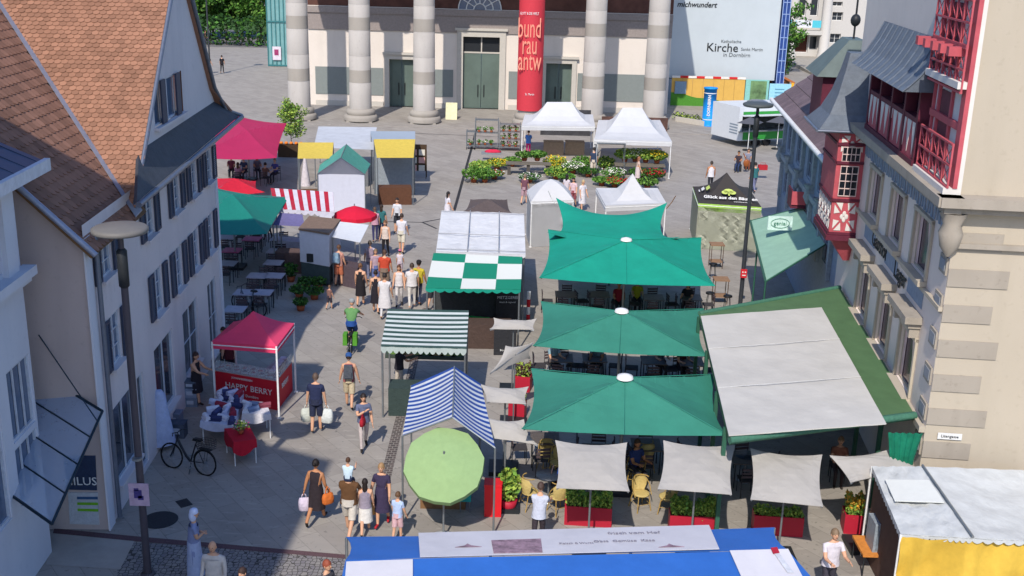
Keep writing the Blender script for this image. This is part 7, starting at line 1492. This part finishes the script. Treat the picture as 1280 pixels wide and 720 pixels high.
for i, (x, y, r, h, gm, fl, lab) in enumerate(PL):
    z = .75 if 'bench' in lab and 'below' not in lab and 'front' not in lab and 'corner' not in lab else 0
    g = P(x, y+(2 if not z else 9)); bouquet(lab, (g.x, g.y, z), r*1.5, fl, h*1.35, 200+i, n=560, ls=.12, name='plant_group', cat='plants', group='plants on display before the church', potr=.2, g=gm)
for lab, x0, x1, y, d in (('long wooden plant bench left of the yellow flowers', 632, 688, 219, .7), ('dark plant bench along the front of the right pavilion tent', 768, 830, 221, .8)):
    a, b = P(x0, y), P(x1, y); t = thing('plant_bench', lab, 'bench', tuple((a+b)/2)); m = MB(); m.b2((a.x, a.y, .66), (b.x, a.y+d, .74)); m.build('bench_top', cm('#6b6459'), t)
    for x in (a.x+.2, (a.x+b.x)/2, b.x-.2): m = MB(); m.b2((x-.1, a.y+.1, 0), (x+.1, a.y+d-.1, .655)); m.build('leg', cm('#4f4a45'), t)
for i, (x0, x1) in enumerate(((679, 704), (706, 730))):
    a, b = P(x0, 194), P(x1, 194); m = MB(); m.sheet([Vector((a.x, a.y+.8, .9)), Vector((b.x, a.y+.8, .9)), Vector((b.x, a.y, .9)), Vector((a.x, a.y, .9))], 4, 4); m.sheet([Vector((a.x, a.y-.01, .89)), Vector((b.x, a.y-.01, .89)), Vector((b.x, a.y-.03, .05)), Vector((a.x, a.y-.03, .05))], 6, 4, wr=.05, seed=i); t = m.build('covered_table', cm('#8d7a66')); tag(t, f'brown-cloth covered table under the left pavilion tent, {"left" if i == 0 else "right"} one', 'table')
a, b = P(655, 168), P(740, 168); m = MB(); m.b2((a.x+1.2, a.y, 0), (b.x-.2, a.y+.1, 1.9)); tag(m.build('display_wall', mat('display_dark', '#3b3a3c', .7, .4, 2)), 'dark display wall at the back of the left pavilion tent', 'display wall')
a, b = P(752, 182), P(835, 184); m = MB(); m.b2((a.x, a.y+1, 0), (b.x, a.y+1.1, 1.9)); tag(m.build('display_wall', mat('display_brown', '#5a4038', .7, .5, 1.5)), 'brown display wall at the back of the right pavilion tent', 'display wall')
g = P(762, 222); t = thing('grey_frame', 'empty grey metal frame standing among the plants at the right tent', 'frame', (g.x, g.y, 0)); m = MB(); m.tube([(g.x-.85, g.y, 0), (g.x-.85, g.y, 2.1), (g.x+.85, g.y, 2.1), (g.x+.85, g.y, 0)], .035, 6); m.tube([(g.x-.85, g.y+.7, 0), (g.x-.85, g.y+.7, 2.1), (g.x+.85, g.y+.7, 2.1), (g.x+.85, g.y+.7, 0)], .035, 6); m.box((g.x, g.y+.35, 2.1), (1.75, .75, .05)); m.build('frame', 'grey_metal', t)
# ------------------------------------------------------------ food trailer at the far right
def trailer():
    a, b, c = P(888, 175), P(921, 184), P(988, 181); h = 2.85; d = c+(a-b); t = thing('food_trailer', 'white and green food trailer with an open serving side near the orange hoarding', 'food trailer', tuple(b))
    u = (a-b).normalized(); v = (c-b).normalized(); W_ = (a-b).length; L = (c-b).length; z0 = .45; up = Vector((0, 0, 1))
    m = MB(); q = [a, b, b+v*L, a+v*L]
    m.add([p+up*z0 for p in q]+[p+up*h for p in q], [(0, 1, 5, 4), (2, 3, 7, 6), (3, 0, 4, 7), (4, 5, 6, 7), (3, 2, 1, 0)]); F0, F1 = q[1], q[2]
    for z1, z2, s0, s1 in ((z0, 1.15, 0, 1), (2.2, h, 0, 1), (1.15, 2.2, 0, .06), (1.15, 2.2, .94, 1)): m.poly([F0.lerp(F1, s0)+up*z1, F0.lerp(F1, s1)+up*z1, F0.lerp(F1, s1)+up*z2, F0.lerp(F1, s0)+up*z2])
    m.build('body', mat('trailer_white', '#c9cdd0', .4, .04), t)
    n = Vector((v.y, -v.x, 0)); m = MB(); m.slab([F0+v*.4+up*.5+n*.03, F1-v*.05+up*.5+n*.03, F1-v*.05+up*1.12+n*.03, F0+v*.4+up*1.12+n*.03], .02, up=n); m.slab([F0+v*.3+up*2.3+n*.03, F1+up*2.3+n*.03, F1+up*2.5+n*.03, F0+v*.3+up*2.5+n*.03], .02, up=n); m.build('green_panel', mat('trailer_green', '#2f8a37', .45, .05), t)
    m = MB(); m.slab([F0+up*1.13+n*.25, F1+up*1.13+n*.25, F1+up*1.13-n*.1, F0+up*1.13-n*.1], .04, up=up); m.build('counter', 'grey_metal', t); m = MB(); m.slab([F0+v*.3+up*2.2+n*.02, F1-v*.3+up*2.2+n*.02, F1-v*.3+up*2.35+n*1.0, F0+v*.3+up*2.35+n*1.0], .04, up=up); m.build('hatch', 'trailer_white', t)
    m = MB(); m.slab([F0+up*1.2-n*.9, F1+up*1.2-n*.9, F1+up*2.2-n*.9, F0+up*2.2-n*.9], .03, up=n)
    m.build('interior', mat('kitchen_dark', '#3a3d3e', .6, .5, 4), t); m = MB(); cc_ = (q[0]+q[2])/2+up*h; m.lathe(tuple(cc_+v*.3), [(.001, .25), (.5, .22), (.75, .12), (.75, 0)], 20); m.build('roof_vent', 'grey_metal', t)
    for s in (.35, .55):
        p = F0.lerp(F1, s)-n*.1; m = MB(); m.tube([p+up*.32+n*-.1, p+up*.32+n*.1], .31, 16); m.build('wheel', 'rubber', t)
    m = MB()
    for z in (.9, 1.1, 1.3, 1.5): m.slab([b+u*.1+up*z-v*.01, b+u*1.0+up*z-v*.01, b+u*1.0+up*(z+.1)-v*.01, b+u*.1+up*(z+.1)-v*.01], .012, up=-v)
    m.build('printed_lines', cm('#7e8a94'), t)
    for lab, s in (('dark grey parasol at the front left corner of the food trailer', .02), ('dark grey parasol before the serving hatch of the food trailer', .55)):
        p = F0.lerp(F1, s)+n*1.3; t2 = thing('small_parasol', lab, 'parasol', tuple(p), 'dark parasols at the food trailer'); m = MB(); r = 1.05; C = [(p.x+r*math.cos(a_), p.y+r*math.sin(a_), 1.95) for a_ in [math.pi/2*k+.3 for k in range(4)]]; m.add([(p.x, p.y, 2.35)]+C, [(0, 1+k, 1+(k+1) % 4) for k in range(4)]); m.build('canopy', cm('#4f5158'), t2)
        m = MB(); m.tube([(p.x, p.y, 0), (p.x, p.y, 2.3)], .03, 6); m.build('pole', 'white_paint', t2); m = MB(); m.lathe((p.x, p.y, 0), [(.38, 0), (.38, .05), (.05, .1)], 14); m.build('base', 'dark_metal', t2)
trailer()
# low fence with plants right of the church, folded bikes
a, b = P(844, 152), P(880, 158); t = thing('low_wall', 'low pale kerb wall with scrub in front of the painted hoarding', 'low wall', tuple(a)); m = MB(); m.prism([(a.x, a.y), (b.x, b.y), (b.x, b.y+.3), (a.x, a.y+.3)], 0, .4); m.build('wall', 'frame_stone', t)
t = thing('scrub', 'thin scrub growing behind the low pale wall', 'scrub', tuple(a)); m = MB()
for i in range(7): p = a.lerp(b, .1+.13*i); leaves(m, (p.x, p.y+1.2, .35), (.45, .5, .35), 60, .16, (0, 1), i)
m.build('foliage', ['leaf_c', 'leaf_lime'], t)
# ------------------------------------------------------------ people
def at(x, y): g = P(x, y); return (g.x, g.y, 0)
p = person('man in a navy T-shirt and shorts walking away carrying white shopping bags', at(396, 541), 2, 1.78, '#252c4a', '#272c42', 'shorts', walk=.25, armL=(2, 6, 9), armR=(2, 6, 9), hair='#5a4a40', hairlen=.3, wide=1.1)
bag('shopping_bag', 'pale shopping bag in the left hand of the man in navy', 'bag', p['wrL'], '#b9bdb2', .36, .4, .2, .3); bag('shopping_bag', 'white shopping bag in the right hand of the man in navy', 'bag', p['wrR'], '#c8ccc8', .38, .42, .2, -.2)
person('hiker in a blue cap with a grey backpack and beige shorts walking away', at(437, 511), -3, 1.74, '#9a5a58', '#b8a98c', 'shorts', 'none', walk=-.5, back='#4c5058', hat='#2b4f86', armL=(5, 10, 14), armR=(5, 10, 14))
p = person('woman in a grey-blue blouse and pale trousers walking, hand at her chin', at(455, 563), 165, 1.7, '#5f6680', '#b9aeac', walk=.6, armR=(40, 120, 5), armL=(5, 20, 8), hair='#2b2220', hairlen=.8)
bag('shoulder_bag', 'red handbag hanging beside the woman in the grey-blue blouse', 'bag', tuple(Vector(p['wrR'])+Vector((-.12, 0, -.1))), '#a3202e', .24, .26, .12, 1.3)
p = person('woman in a dark short dress with an orange shoulder bag walking away from us', at(396, 653), 12, 1.7, '#2c2428', '#2c2428', 'dress', 'none', 'tan', hair='#201a18', hairlen=.55, walk=.9, armL=(-6, 8, 16), armR=(5, 25, 10))
bag('shoulder_bag', 'orange shoulder bag on the woman in the dark short dress', 'bag', tuple(Vector(p['shR'])+Vector((.13, -.05, -.3))), '#c4682c', .3, .28, .14, .6, .18); bag('shopping_bag', 'white and pink plastic bag held by the woman in the dark short dress', 'bag', p['wrL'], '#c9bccb', .28, .34, .16, .2)
pm = person('man in a brown T-shirt and white shorts carrying a child on his shoulders', at(437, 670), 8, 1.76, '#5c3f26', '#c0b8ac', 'shorts', walk=-.8, armL=(35, 110, 12), armR=(35, 110, 12), wide=1.15)
ps = pm['W'] @ (pm['J']['neck']+Vector((0, -.06, .12)))
person('small child in a pale blue shirt riding on the shoulders of the man in brown', (ps.x, ps.y, ps.z-.27), 8, 1.12, '#b9cbd6', '#2c3350', 'trousers', sit=True, seatz=.3, armL=(50, 60, 5), armR=(50, 60, 5), hair='#4d3424', hairlen=.3, thigh=70, knee=60)
person('girl with long dark hair and a white skirt walking next to the man in brown', at(457, 668), -5, 1.45, '#8d8390', '#d0ccc6', 'skirt', 'none', hair='#241c1a', hairlen=1.1, walk=.7)
p = person('woman in sunglasses and a dark patterned dress walking towards us with a straw bag', at(478, 658), 188, 1.68, '#38304a', '#38304a', 'dress', 'short', hair='#9a7a56', hairlen=.6, walk=.5, hat=None, shoes='#a3242c', armR=(0, 10, 14)); 
bag('straw_bag', 'straw bag in the hand of the woman in the dark patterned dress', 'bag', p['wrR'], '#b98a52', .36, .32, .16, .2, .14)
person('child in a light blue top beside the edge of the blue tarpaulin roof', at(497, 676), 20, 1.25, '#a9bbdc', '#c7a2a6', 'shorts', hair='#5f4632', hairlen=.4, walk=.3)
person('older woman in a white headscarf and long pale skirt standing with folded arms', at(245, 722), 70, 1.66, '#7d88ad', '#9fabc8', 'skirt', 'short', hair=None, hat='#c6cee6', brim='scarf', walk=.1, armL=(8, 92), armR=(8, 88), robe=True)
person('bald man in a white shirt beside the woman in a headscarf', at(272, 770), 185, 1.76, '#c4beb8', '#6a6258', hair=None, sleeves='long', walk=.1, armL=(4, 20), armR=(4, 20), wide=1.15)
person('person with reddish hair cut off by the bottom edge left of the blue roof', at(409, 790), 120, 1.66, '#4c4a50', '#333', hair='#8a4632', hairlen=.5) if False else person('person with reddish hair cut off by the bottom edge left of the blue roof', at(409, 790), 120, 1.66, '#4c4a50', '#333333', hair='#8a4632', hairlen=.5)
person('dark-haired person just visible at the bottom edge right of the bald man', at(309, 800), 200, 1.66, '#6a5a68', '#333333', hair='#3a2a26', hairlen=.5)
person('person in a white shirt bending beside the round table behind the blue roof', at(672, 688), 10, 1.68, '#b5b9c8', '#3a3238', hair='#4a3a34', hairlen=.4, lean=14, armL=(45, 30), armR=(45, 30))
p = person('man in a white T-shirt with a diagonal strap standing at the lower right', at(1032, 752), 170, 1.78, '#c8c2c8', '#3d3a44', hair='#7b6650', hairlen=.3, armL=(35, 60), armR=(35, 60), wide=1.1)
person('woman in a dark top and white trousers leaning beside the pinstriped awning stall', at(499, 494), 60, 1.7, '#2c2a34', '#b9b0a4', hair='#1d1917', hairlen=.9, sleeves='short', walk=.3, armL=(40, 60), armR=(40, 60))
pc = person('cyclist in a green top and blue shorts riding up the street', (CYC[0], CYC[1]+.12, .47), 0, 1.78, '#5d8a55', '#244a8c', 'shorts', sit=True, seatz=.5, thigh=48, knee=62, lean=22, armL=(50, 12, 20), armR=(50, 12, 20), hair=None, hat='#8a8f90', wide=1.1)
# crowd in the upper street
C = [('woman in a sleeveless black dress walking away beside the cyclist', (451, 383), 5, 1.68, dict(top='#1f1c20', bottom='#1f1c20', legs='dress', sleeves='none', hair='#6b4a32', hairlen=.55, walk=.4)),
 ('woman in a black dress with bare shoulders in the middle of the crowd', (470, 392), -5, 1.66, dict(top='#221f26', bottom='#221f26', legs='dress', sleeves='none', hair='#2d221d', hairlen=.55, walk=-.4)),
 ('person in a long white tunic walking away at the front of the crowd', (481, 399), 5, 1.74, dict(top='#cac7c8', bottom='#cac7c8', legs='trousers', sleeves='short', robe=True, hair='#2a2422', hairlen=.4, walk=.3, wide=1.15)),
 ('man in an untucked white shirt and white trousers beside the checkered stall', (515, 386), -8, 1.78, dict(top='#c9c6c6', bottom='#c4c0ba', hair='#43362c', hairlen=.3, walk=.5, wide=1.15, shoes='#c0b8b0')),
 ('woman all in white with a dark strap across her chest facing us in the crowd', (499, 384), 178, 1.68, dict(top='#cdc8c8', bottom='#c9c4c2', sleeves='none', hair='#5a3a28', hairlen=.8, walk=.5)),
 ('person in a bright orange-red shirt in the middle of the crowd', (481, 366), 5, 1.74, dict(top='#b5432c', bottom='#7c6a5c', legs='shorts', hair='#4f3a2e', hairlen=.4, walk=.3, wide=1.2)),
 ('man in a yellow T-shirt and black cap beside the checkered stall', (523, 381), 15, 1.74, dict(top='#b6a532', bottom='#3a4258', hat='#1b1a1c', hair='#1d1917', hairlen=.3, walk=-.3, skin='tan', wide=1.1)),
 ('small child in a white top and pink hat ahead of the crowd', (500, 346), 0, 1.15, dict(top='#c9bfc6', bottom='#b9a8b4', legs='shorts', hat='#c76a8e', walk=.4)),
 ('person in a pale shirt and backpack behind the black-dress women', (463, 352), -8, 1.7, dict(top='#b5aab4', bottom='#6b6f88', hair='#4a4038', hairlen=.4, back='#8f7f8c', walk=.3)),
 ('person in a grey and pink top half hidden left of the orange-red shirt', (470, 360), 170, 1.62, dict(top='#a58e9a', bottom='#5c6a9a', legs='shorts', hair='#7a6248', hairlen=.6, walk=.2)),
 ('woman in a cream blouse and black trousers walking towards us above the crowd', (482, 322), 185, 1.68, dict(top='#cdc0b6', bottom='#1f1c20', sleeves='none', hair='#6a4a34', hairlen=.7, walk=.5)),
 ('man in a white T-shirt and white shorts walking away above the crowd', (502, 317), 10, 1.8, dict(top='#cbcad0', bottom='#c9c3b2', legs='shorts', hair='#3a2e26', hairlen=.3, walk=-.4, wide=1.1)),
 ('person in a white T-shirt and dark shorts beyond the white-shorts man', (497, 292), 190, 1.72, dict(top='#c6c8cc', bottom='#2d2f36', legs='shorts', hair='#2a2320', hairlen=.4, walk=.4)),
 ('woman in a teal top standing right of the red round parasol', (477, 300), 10, 1.66, dict(top='#2f6668', bottom='#33405e', hair='#33281f', hairlen=.8, walk=.2)),
 ('person in a pink top beside the red round parasol', (469, 303), -10, 1.64, dict(top='#b98d9c', bottom='#3a3a60', hair='#5c4636', hairlen=.5, walk=.2)),
 ('woman in a long white dress left of the wrinkled white stall roof', (559, 282), 60, 1.68, dict(top='#cfcbd0', bottom='#cfcbd0', legs='dress', robe=True, hair='#1f1a1c', hairlen=.8, sleeves='short', walk=.2)),
 ('shopper in an orange and white top leaning at the white flap awning', (424, 358), 20, 1.7, dict(top='#b98678', bottom='#b76a4c', legs='shorts', hair='#5a4030', hairlen=.6, walk=.3, back='#7f97aa')),
 ('plant seller in a blue shirt and bright pink trousers under the left pavilion tent', (660, 196), 0, 1.7, dict(top='#4a78b8', bottom='#c72f6e', hair='#3a2f28', hairlen=.5, walk=.2, armL=(40, 50), armR=(40, 50))),
 ('dark-haired woman in a white top, leftmost of the three behind the small white tent', (707, 256), 30, 1.64, dict(top='#c3b9bd', bottom='#2c2a33', hair='#1f1a1c', hairlen=.9)),
 ('dark-haired woman in pink, middle of the three behind the small white tent', (716, 260), 200, 1.62, dict(top='#c9aeb2', bottom='#8a4a52', legs='shorts', hair='#241b1a', hairlen=.9)),
 ('blond woman all in white, rightmost of the three behind the small white tent', (727, 264), 150, 1.66, dict(top='#d0ccd0', bottom='#cdc9cc', legs='skirt', hair='#b09a74', hairlen=.9)),
 ('woman in a dark red top and light skirt left of the small white tent', (655, 256), 20, 1.64, dict(top='#6a4450', bottom='#a3858c', legs='shorts', hair='#7a6a5c', hairlen=.5)),
 ('customer in a dark blue top and light shorts among the plants', (741, 221), 10, 1.76, dict(top='#2e3b52', bottom='#c4b7a6', legs='shorts', hair='#2d2723', hairlen=.3)),
 ('woman in a pale pink dress looking at plants beneath the right pavilion tent', (796, 231), 80, 1.64, dict(top='#c3a898', bottom='#c9b8b4', legs='dress', hair='#8a5a40', hairlen=.8)),
 ('man in a white tank top behind the black and lime tent', (887, 241), 0, 1.8, dict(top='#cfccce', bottom='#2a2c34', sleeves='none', skin='tan', hair='#3a332e', hairlen=.3)),
 ('person in a teal top with a red bag, standing right of the seated pair', (942, 241), -15, 1.74, dict(top='#2d6468', bottom='#6f7390', hair='#2a2320', hairlen=.4, walk=.6)),
 ('passer-by in dark clothes near the thin mast at the top left', (262, 92), 40, 1.75, dict(top='#38323a', bottom='#2b2a30', walk=.4)),
 ('passer-by in a brown top near the thin mast, by the hedge', (257, 56), 90, 1.72, dict(top='#6a4c44', bottom='#4a4450', walk=.5)),
 ('passer-by in black walking past the shaded shrubs behind the gable', (278, 92), 0, 1.75, dict(top='#1f1e24', bottom='#24242a', walk=.5)),
 ('berry seller in a dark red top standing behind the berry counter', (289, 480), 170, 1.66, dict(top='#5c2a34', bottom='#33303a', hair='#4a3026', hairlen=.7, armL=(35, 50), armR=(35, 50))),
 ('second seller in a brown top behind the berry counter, nearer the street', (283, 472), 200, 1.7, dict(top='#6b4a42', bottom='#2b2a33', hair='#2f241f', hairlen=.4, armL=(25, 60), armR=(30, 70))),
 ('woman in a black sleeveless dress browsing between the wall and the berry counter', (247, 506), 110, 1.68, dict(top='#26232b', bottom='#26232b', legs='dress', sleeves='none', hair='#3d2a24', hairlen=.8, armL=(45, 40), armR=(45, 40))),
 ('stallholder in dark clothes inside the checkered stall, left', (560, 372), 180, 1.72, dict(top='#2c2d34', bottom='#24242a', hair='#2b211c')),
 ('stallholder with an apron inside the checkered stall, right', (600, 374), 180, 1.7, dict(top='#a79a92', bottom='#2a3a34', hair='#4b3a2d')),
 ('person in an orange top at the corner of the checkered stall', (541, 388), 30, 1.66, dict(top='#b06a48', bottom='#2c2c34', legs='shorts', hair='#2f2622', hairlen=.7)),
 ('pedestrian in red passing between the house and the stalls under the dark green parasol', (335, 300), 190, 1.7, dict(top='#8a3342', bottom='#2c2a35')),
 ('toddler in a brown top walking in the shade near the cyclist', (412, 387), 30, .95, dict(top='#7a5a52', bottom='#33303c', legs='shorts', hair='#6a5140')),
]
for lab, xy, hd, h, kw in C: person(lab, at(*xy), hd, h, **kw)
# seated guests and musicians
S = [('seated musician in dark clothes on the left of the pair by the lamp', (922, 214), 200, '#3a3038', '#2c3a5a', .45), ('seated musician with a brown guitar on the right of the pair by the lamp', (934, 211), 190, '#7c7f8e', '#8a4a34', .45),
 ('guest in a dark red top seated under the magenta parasol, left', (290, 222), 170, '#6a2f42', '#2b2a33', .45), ('guest in dark blue seated under the magenta parasol, second from left', (306, 224), 190, '#2f3550', '#2b2a33', .45), ('guest in grey seated under the magenta parasol, third from left', (322, 222), 160, '#6b6572', '#2b2a33', .45), ('guest in purple-blue seated at the right edge of the magenta parasol', (345, 226), 200, '#4a4a86', '#2b2a33', .45), ('guest in brown seated under the magenta parasol, front row', (332, 232), 20, '#6a4a40', '#2b2a33', .45), ('guest in pale pink seated between the magenta and dark green parasols', (298, 232), 10, '#a37a8a', '#2b2a33', .45),
 ('guest in red seated behind the middle green parasol', (772, 392), 180, '#8c2432', '#2b2a33', .45), ('guest in yellow-green seated behind the middle green parasol', (795, 388), 180, '#a0a22c', '#2b2a33', .45), ('guest in black seated behind the middle green parasol, far right', (858, 392), 200, '#26262c', '#2b2a33', .45), ('guest in white seated in the front parasol gap, right', (824, 470), 170, '#a9a4a0', '#2b2a33', .45), ('guest in blue-grey seated in the front parasol gap, middle', (745, 470), 190, '#6f8290', '#2b2a33', .45), ('guest in pale blue seated in the front parasol gap, left end', (690, 470), 150, '#7f9aa6', '#2b2a33', .45),
 ('guest in dark red seated in the front parasol gap, far right', (850, 474), 160, '#5a2a30', '#2b2a33', .45), ('guest in blue and red at the round table by the first planter', (699, 622), 100, '#2f4fa0', '#a3263a', .45), ('guest in dark blue seated behind the sunlit rattan chair', (792, 604), 150, '#2a3a6a', '#2b2a33', .45), ('guest in brown seated in the shade at the inn corner', (1045, 600), 190, '#8a5a48', '#33282a', .45)]
for i, (lab, xy, hd, top, bot, sz) in enumerate(S):
    g = at(*xy); person(lab, g, hd, 1.7, top, bot, sit=True, seatz=.47, armL=(30, 70), armR=(35, 65), hair=('#2b211c', '#4a3526', '#7a6248')[i % 3], hairlen=(.4, .8, .6)[i % 3], skin='tan' if i % 4 == 0 else 'light', lean=4)
    x, y, _ = g; o = R(-hd)
    if i < 2:
        m = MB(); m.box((x, y, .225), (.4, .4, .45)); tag(m.build('music_stool', 'dark_metal'), 'dark box stool under the ' + ('left' if i == 0 else 'right') + ' seated musician', 'stool')
    else: SC.at((x, y, 0), o, 'chair under the '+lab.replace('seated ', ''), 'dark chairs with guests on them')
g = P(931, 215); m = MB(); m.ell((g.x, g.y-.25, .62), (.2, .09, .26), 10, 8); m.tube([(g.x, g.y-.25, .8), (g.x-.25, g.y-.3, 1.25)], .03, 6); tag(m.build('guitar', mat('guitar_wood', '#8c4f26', .4)), 'brown guitar held by the right seated musician', 'guitar')
g = P(950, 224); m = MB(); m.box((g.x+.1, g.y, .75), (.55, .3, .3)); m.tube([(g.x-.05, g.y, .9), (g.x-.05, g.y, 1.02), (g.x+.25, g.y, 1.02), (g.x+.25, g.y, .9)], .015, 5); tag(m.build('red_bag', cm('#a3242e')), 'red bag carried by the person in the teal top beside the lamp pole', 'bag')
if 0: pass
# ------------------------------------------------------------ camera, sun, sky
cd = bpy.data.cameras.new('camera'); cam = bpy.data.objects.new('camera', cd); COL.objects.link(cam)
cd.sensor_fit = 'HORIZONTAL'; cd.sensor_width = 36; cd.lens = 36*FPX/1280; cd.clip_start = .2; cd.clip_end = 2000
M = Matrix((( _RR.x, _UU.x, -_F.x, 0), (_RR.y, _UU.y, -_F.y, 0), (_RR.z, _UU.z, -_F.z, CAMH), (0, 0, 0, 1))); cam.matrix_world = M
scene.camera = cam
SUN_AZ, SUN_EL = 12.4, 45.0    # shadows run 12.4 degrees right of straight away
sd = Vector((math.sin(R(SUN_AZ))*math.cos(R(SUN_EL)), math.cos(R(SUN_AZ))*math.cos(R(SUN_EL)), -math.sin(R(SUN_EL))))
sl = bpy.data.lights.new('sun', 'SUN'); sl.energy = 3.4; sl.angle = R(.53); sl.color = (1, .93, .84); so = bpy.data.objects.new('sun', sl); COL.objects.link(so)
so.rotation_euler = sd.to_track_quat('-Z', 'Y').to_euler(); so.location = (-20, -60, 70)
w = bpy.data.worlds.new('World'); scene.world = w; w.use_nodes = True; nt = w.node_tree
sk = nt.nodes.new('ShaderNodeTexSky'); sk.sky_type = 'NISHITA'; sk.sun_disc = False; sk.ozone_density = 3.0; sk.sun_elevation = R(SUN_EL); sk.sun_rotation = math.atan2(-sd.x, -sd.y)
bg = nt.nodes['Background']; bg.inputs['Strength'].default_value = .15; hs = nt.nodes.new('ShaderNodeHueSaturation'); hs.inputs['Saturation'].default_value = 1.25; hs.inputs['Hue'].default_value = .506; nt.links.new(sk.outputs[0], hs.inputs['Color']); nt.links.new(hs.outputs[0], bg.inputs['Color'])
scene.view_settings.view_transform = 'Standard'; scene.view_settings.look = 'None'; scene.view_settings.gamma = 1; scene.view_settings.exposure = 0.42
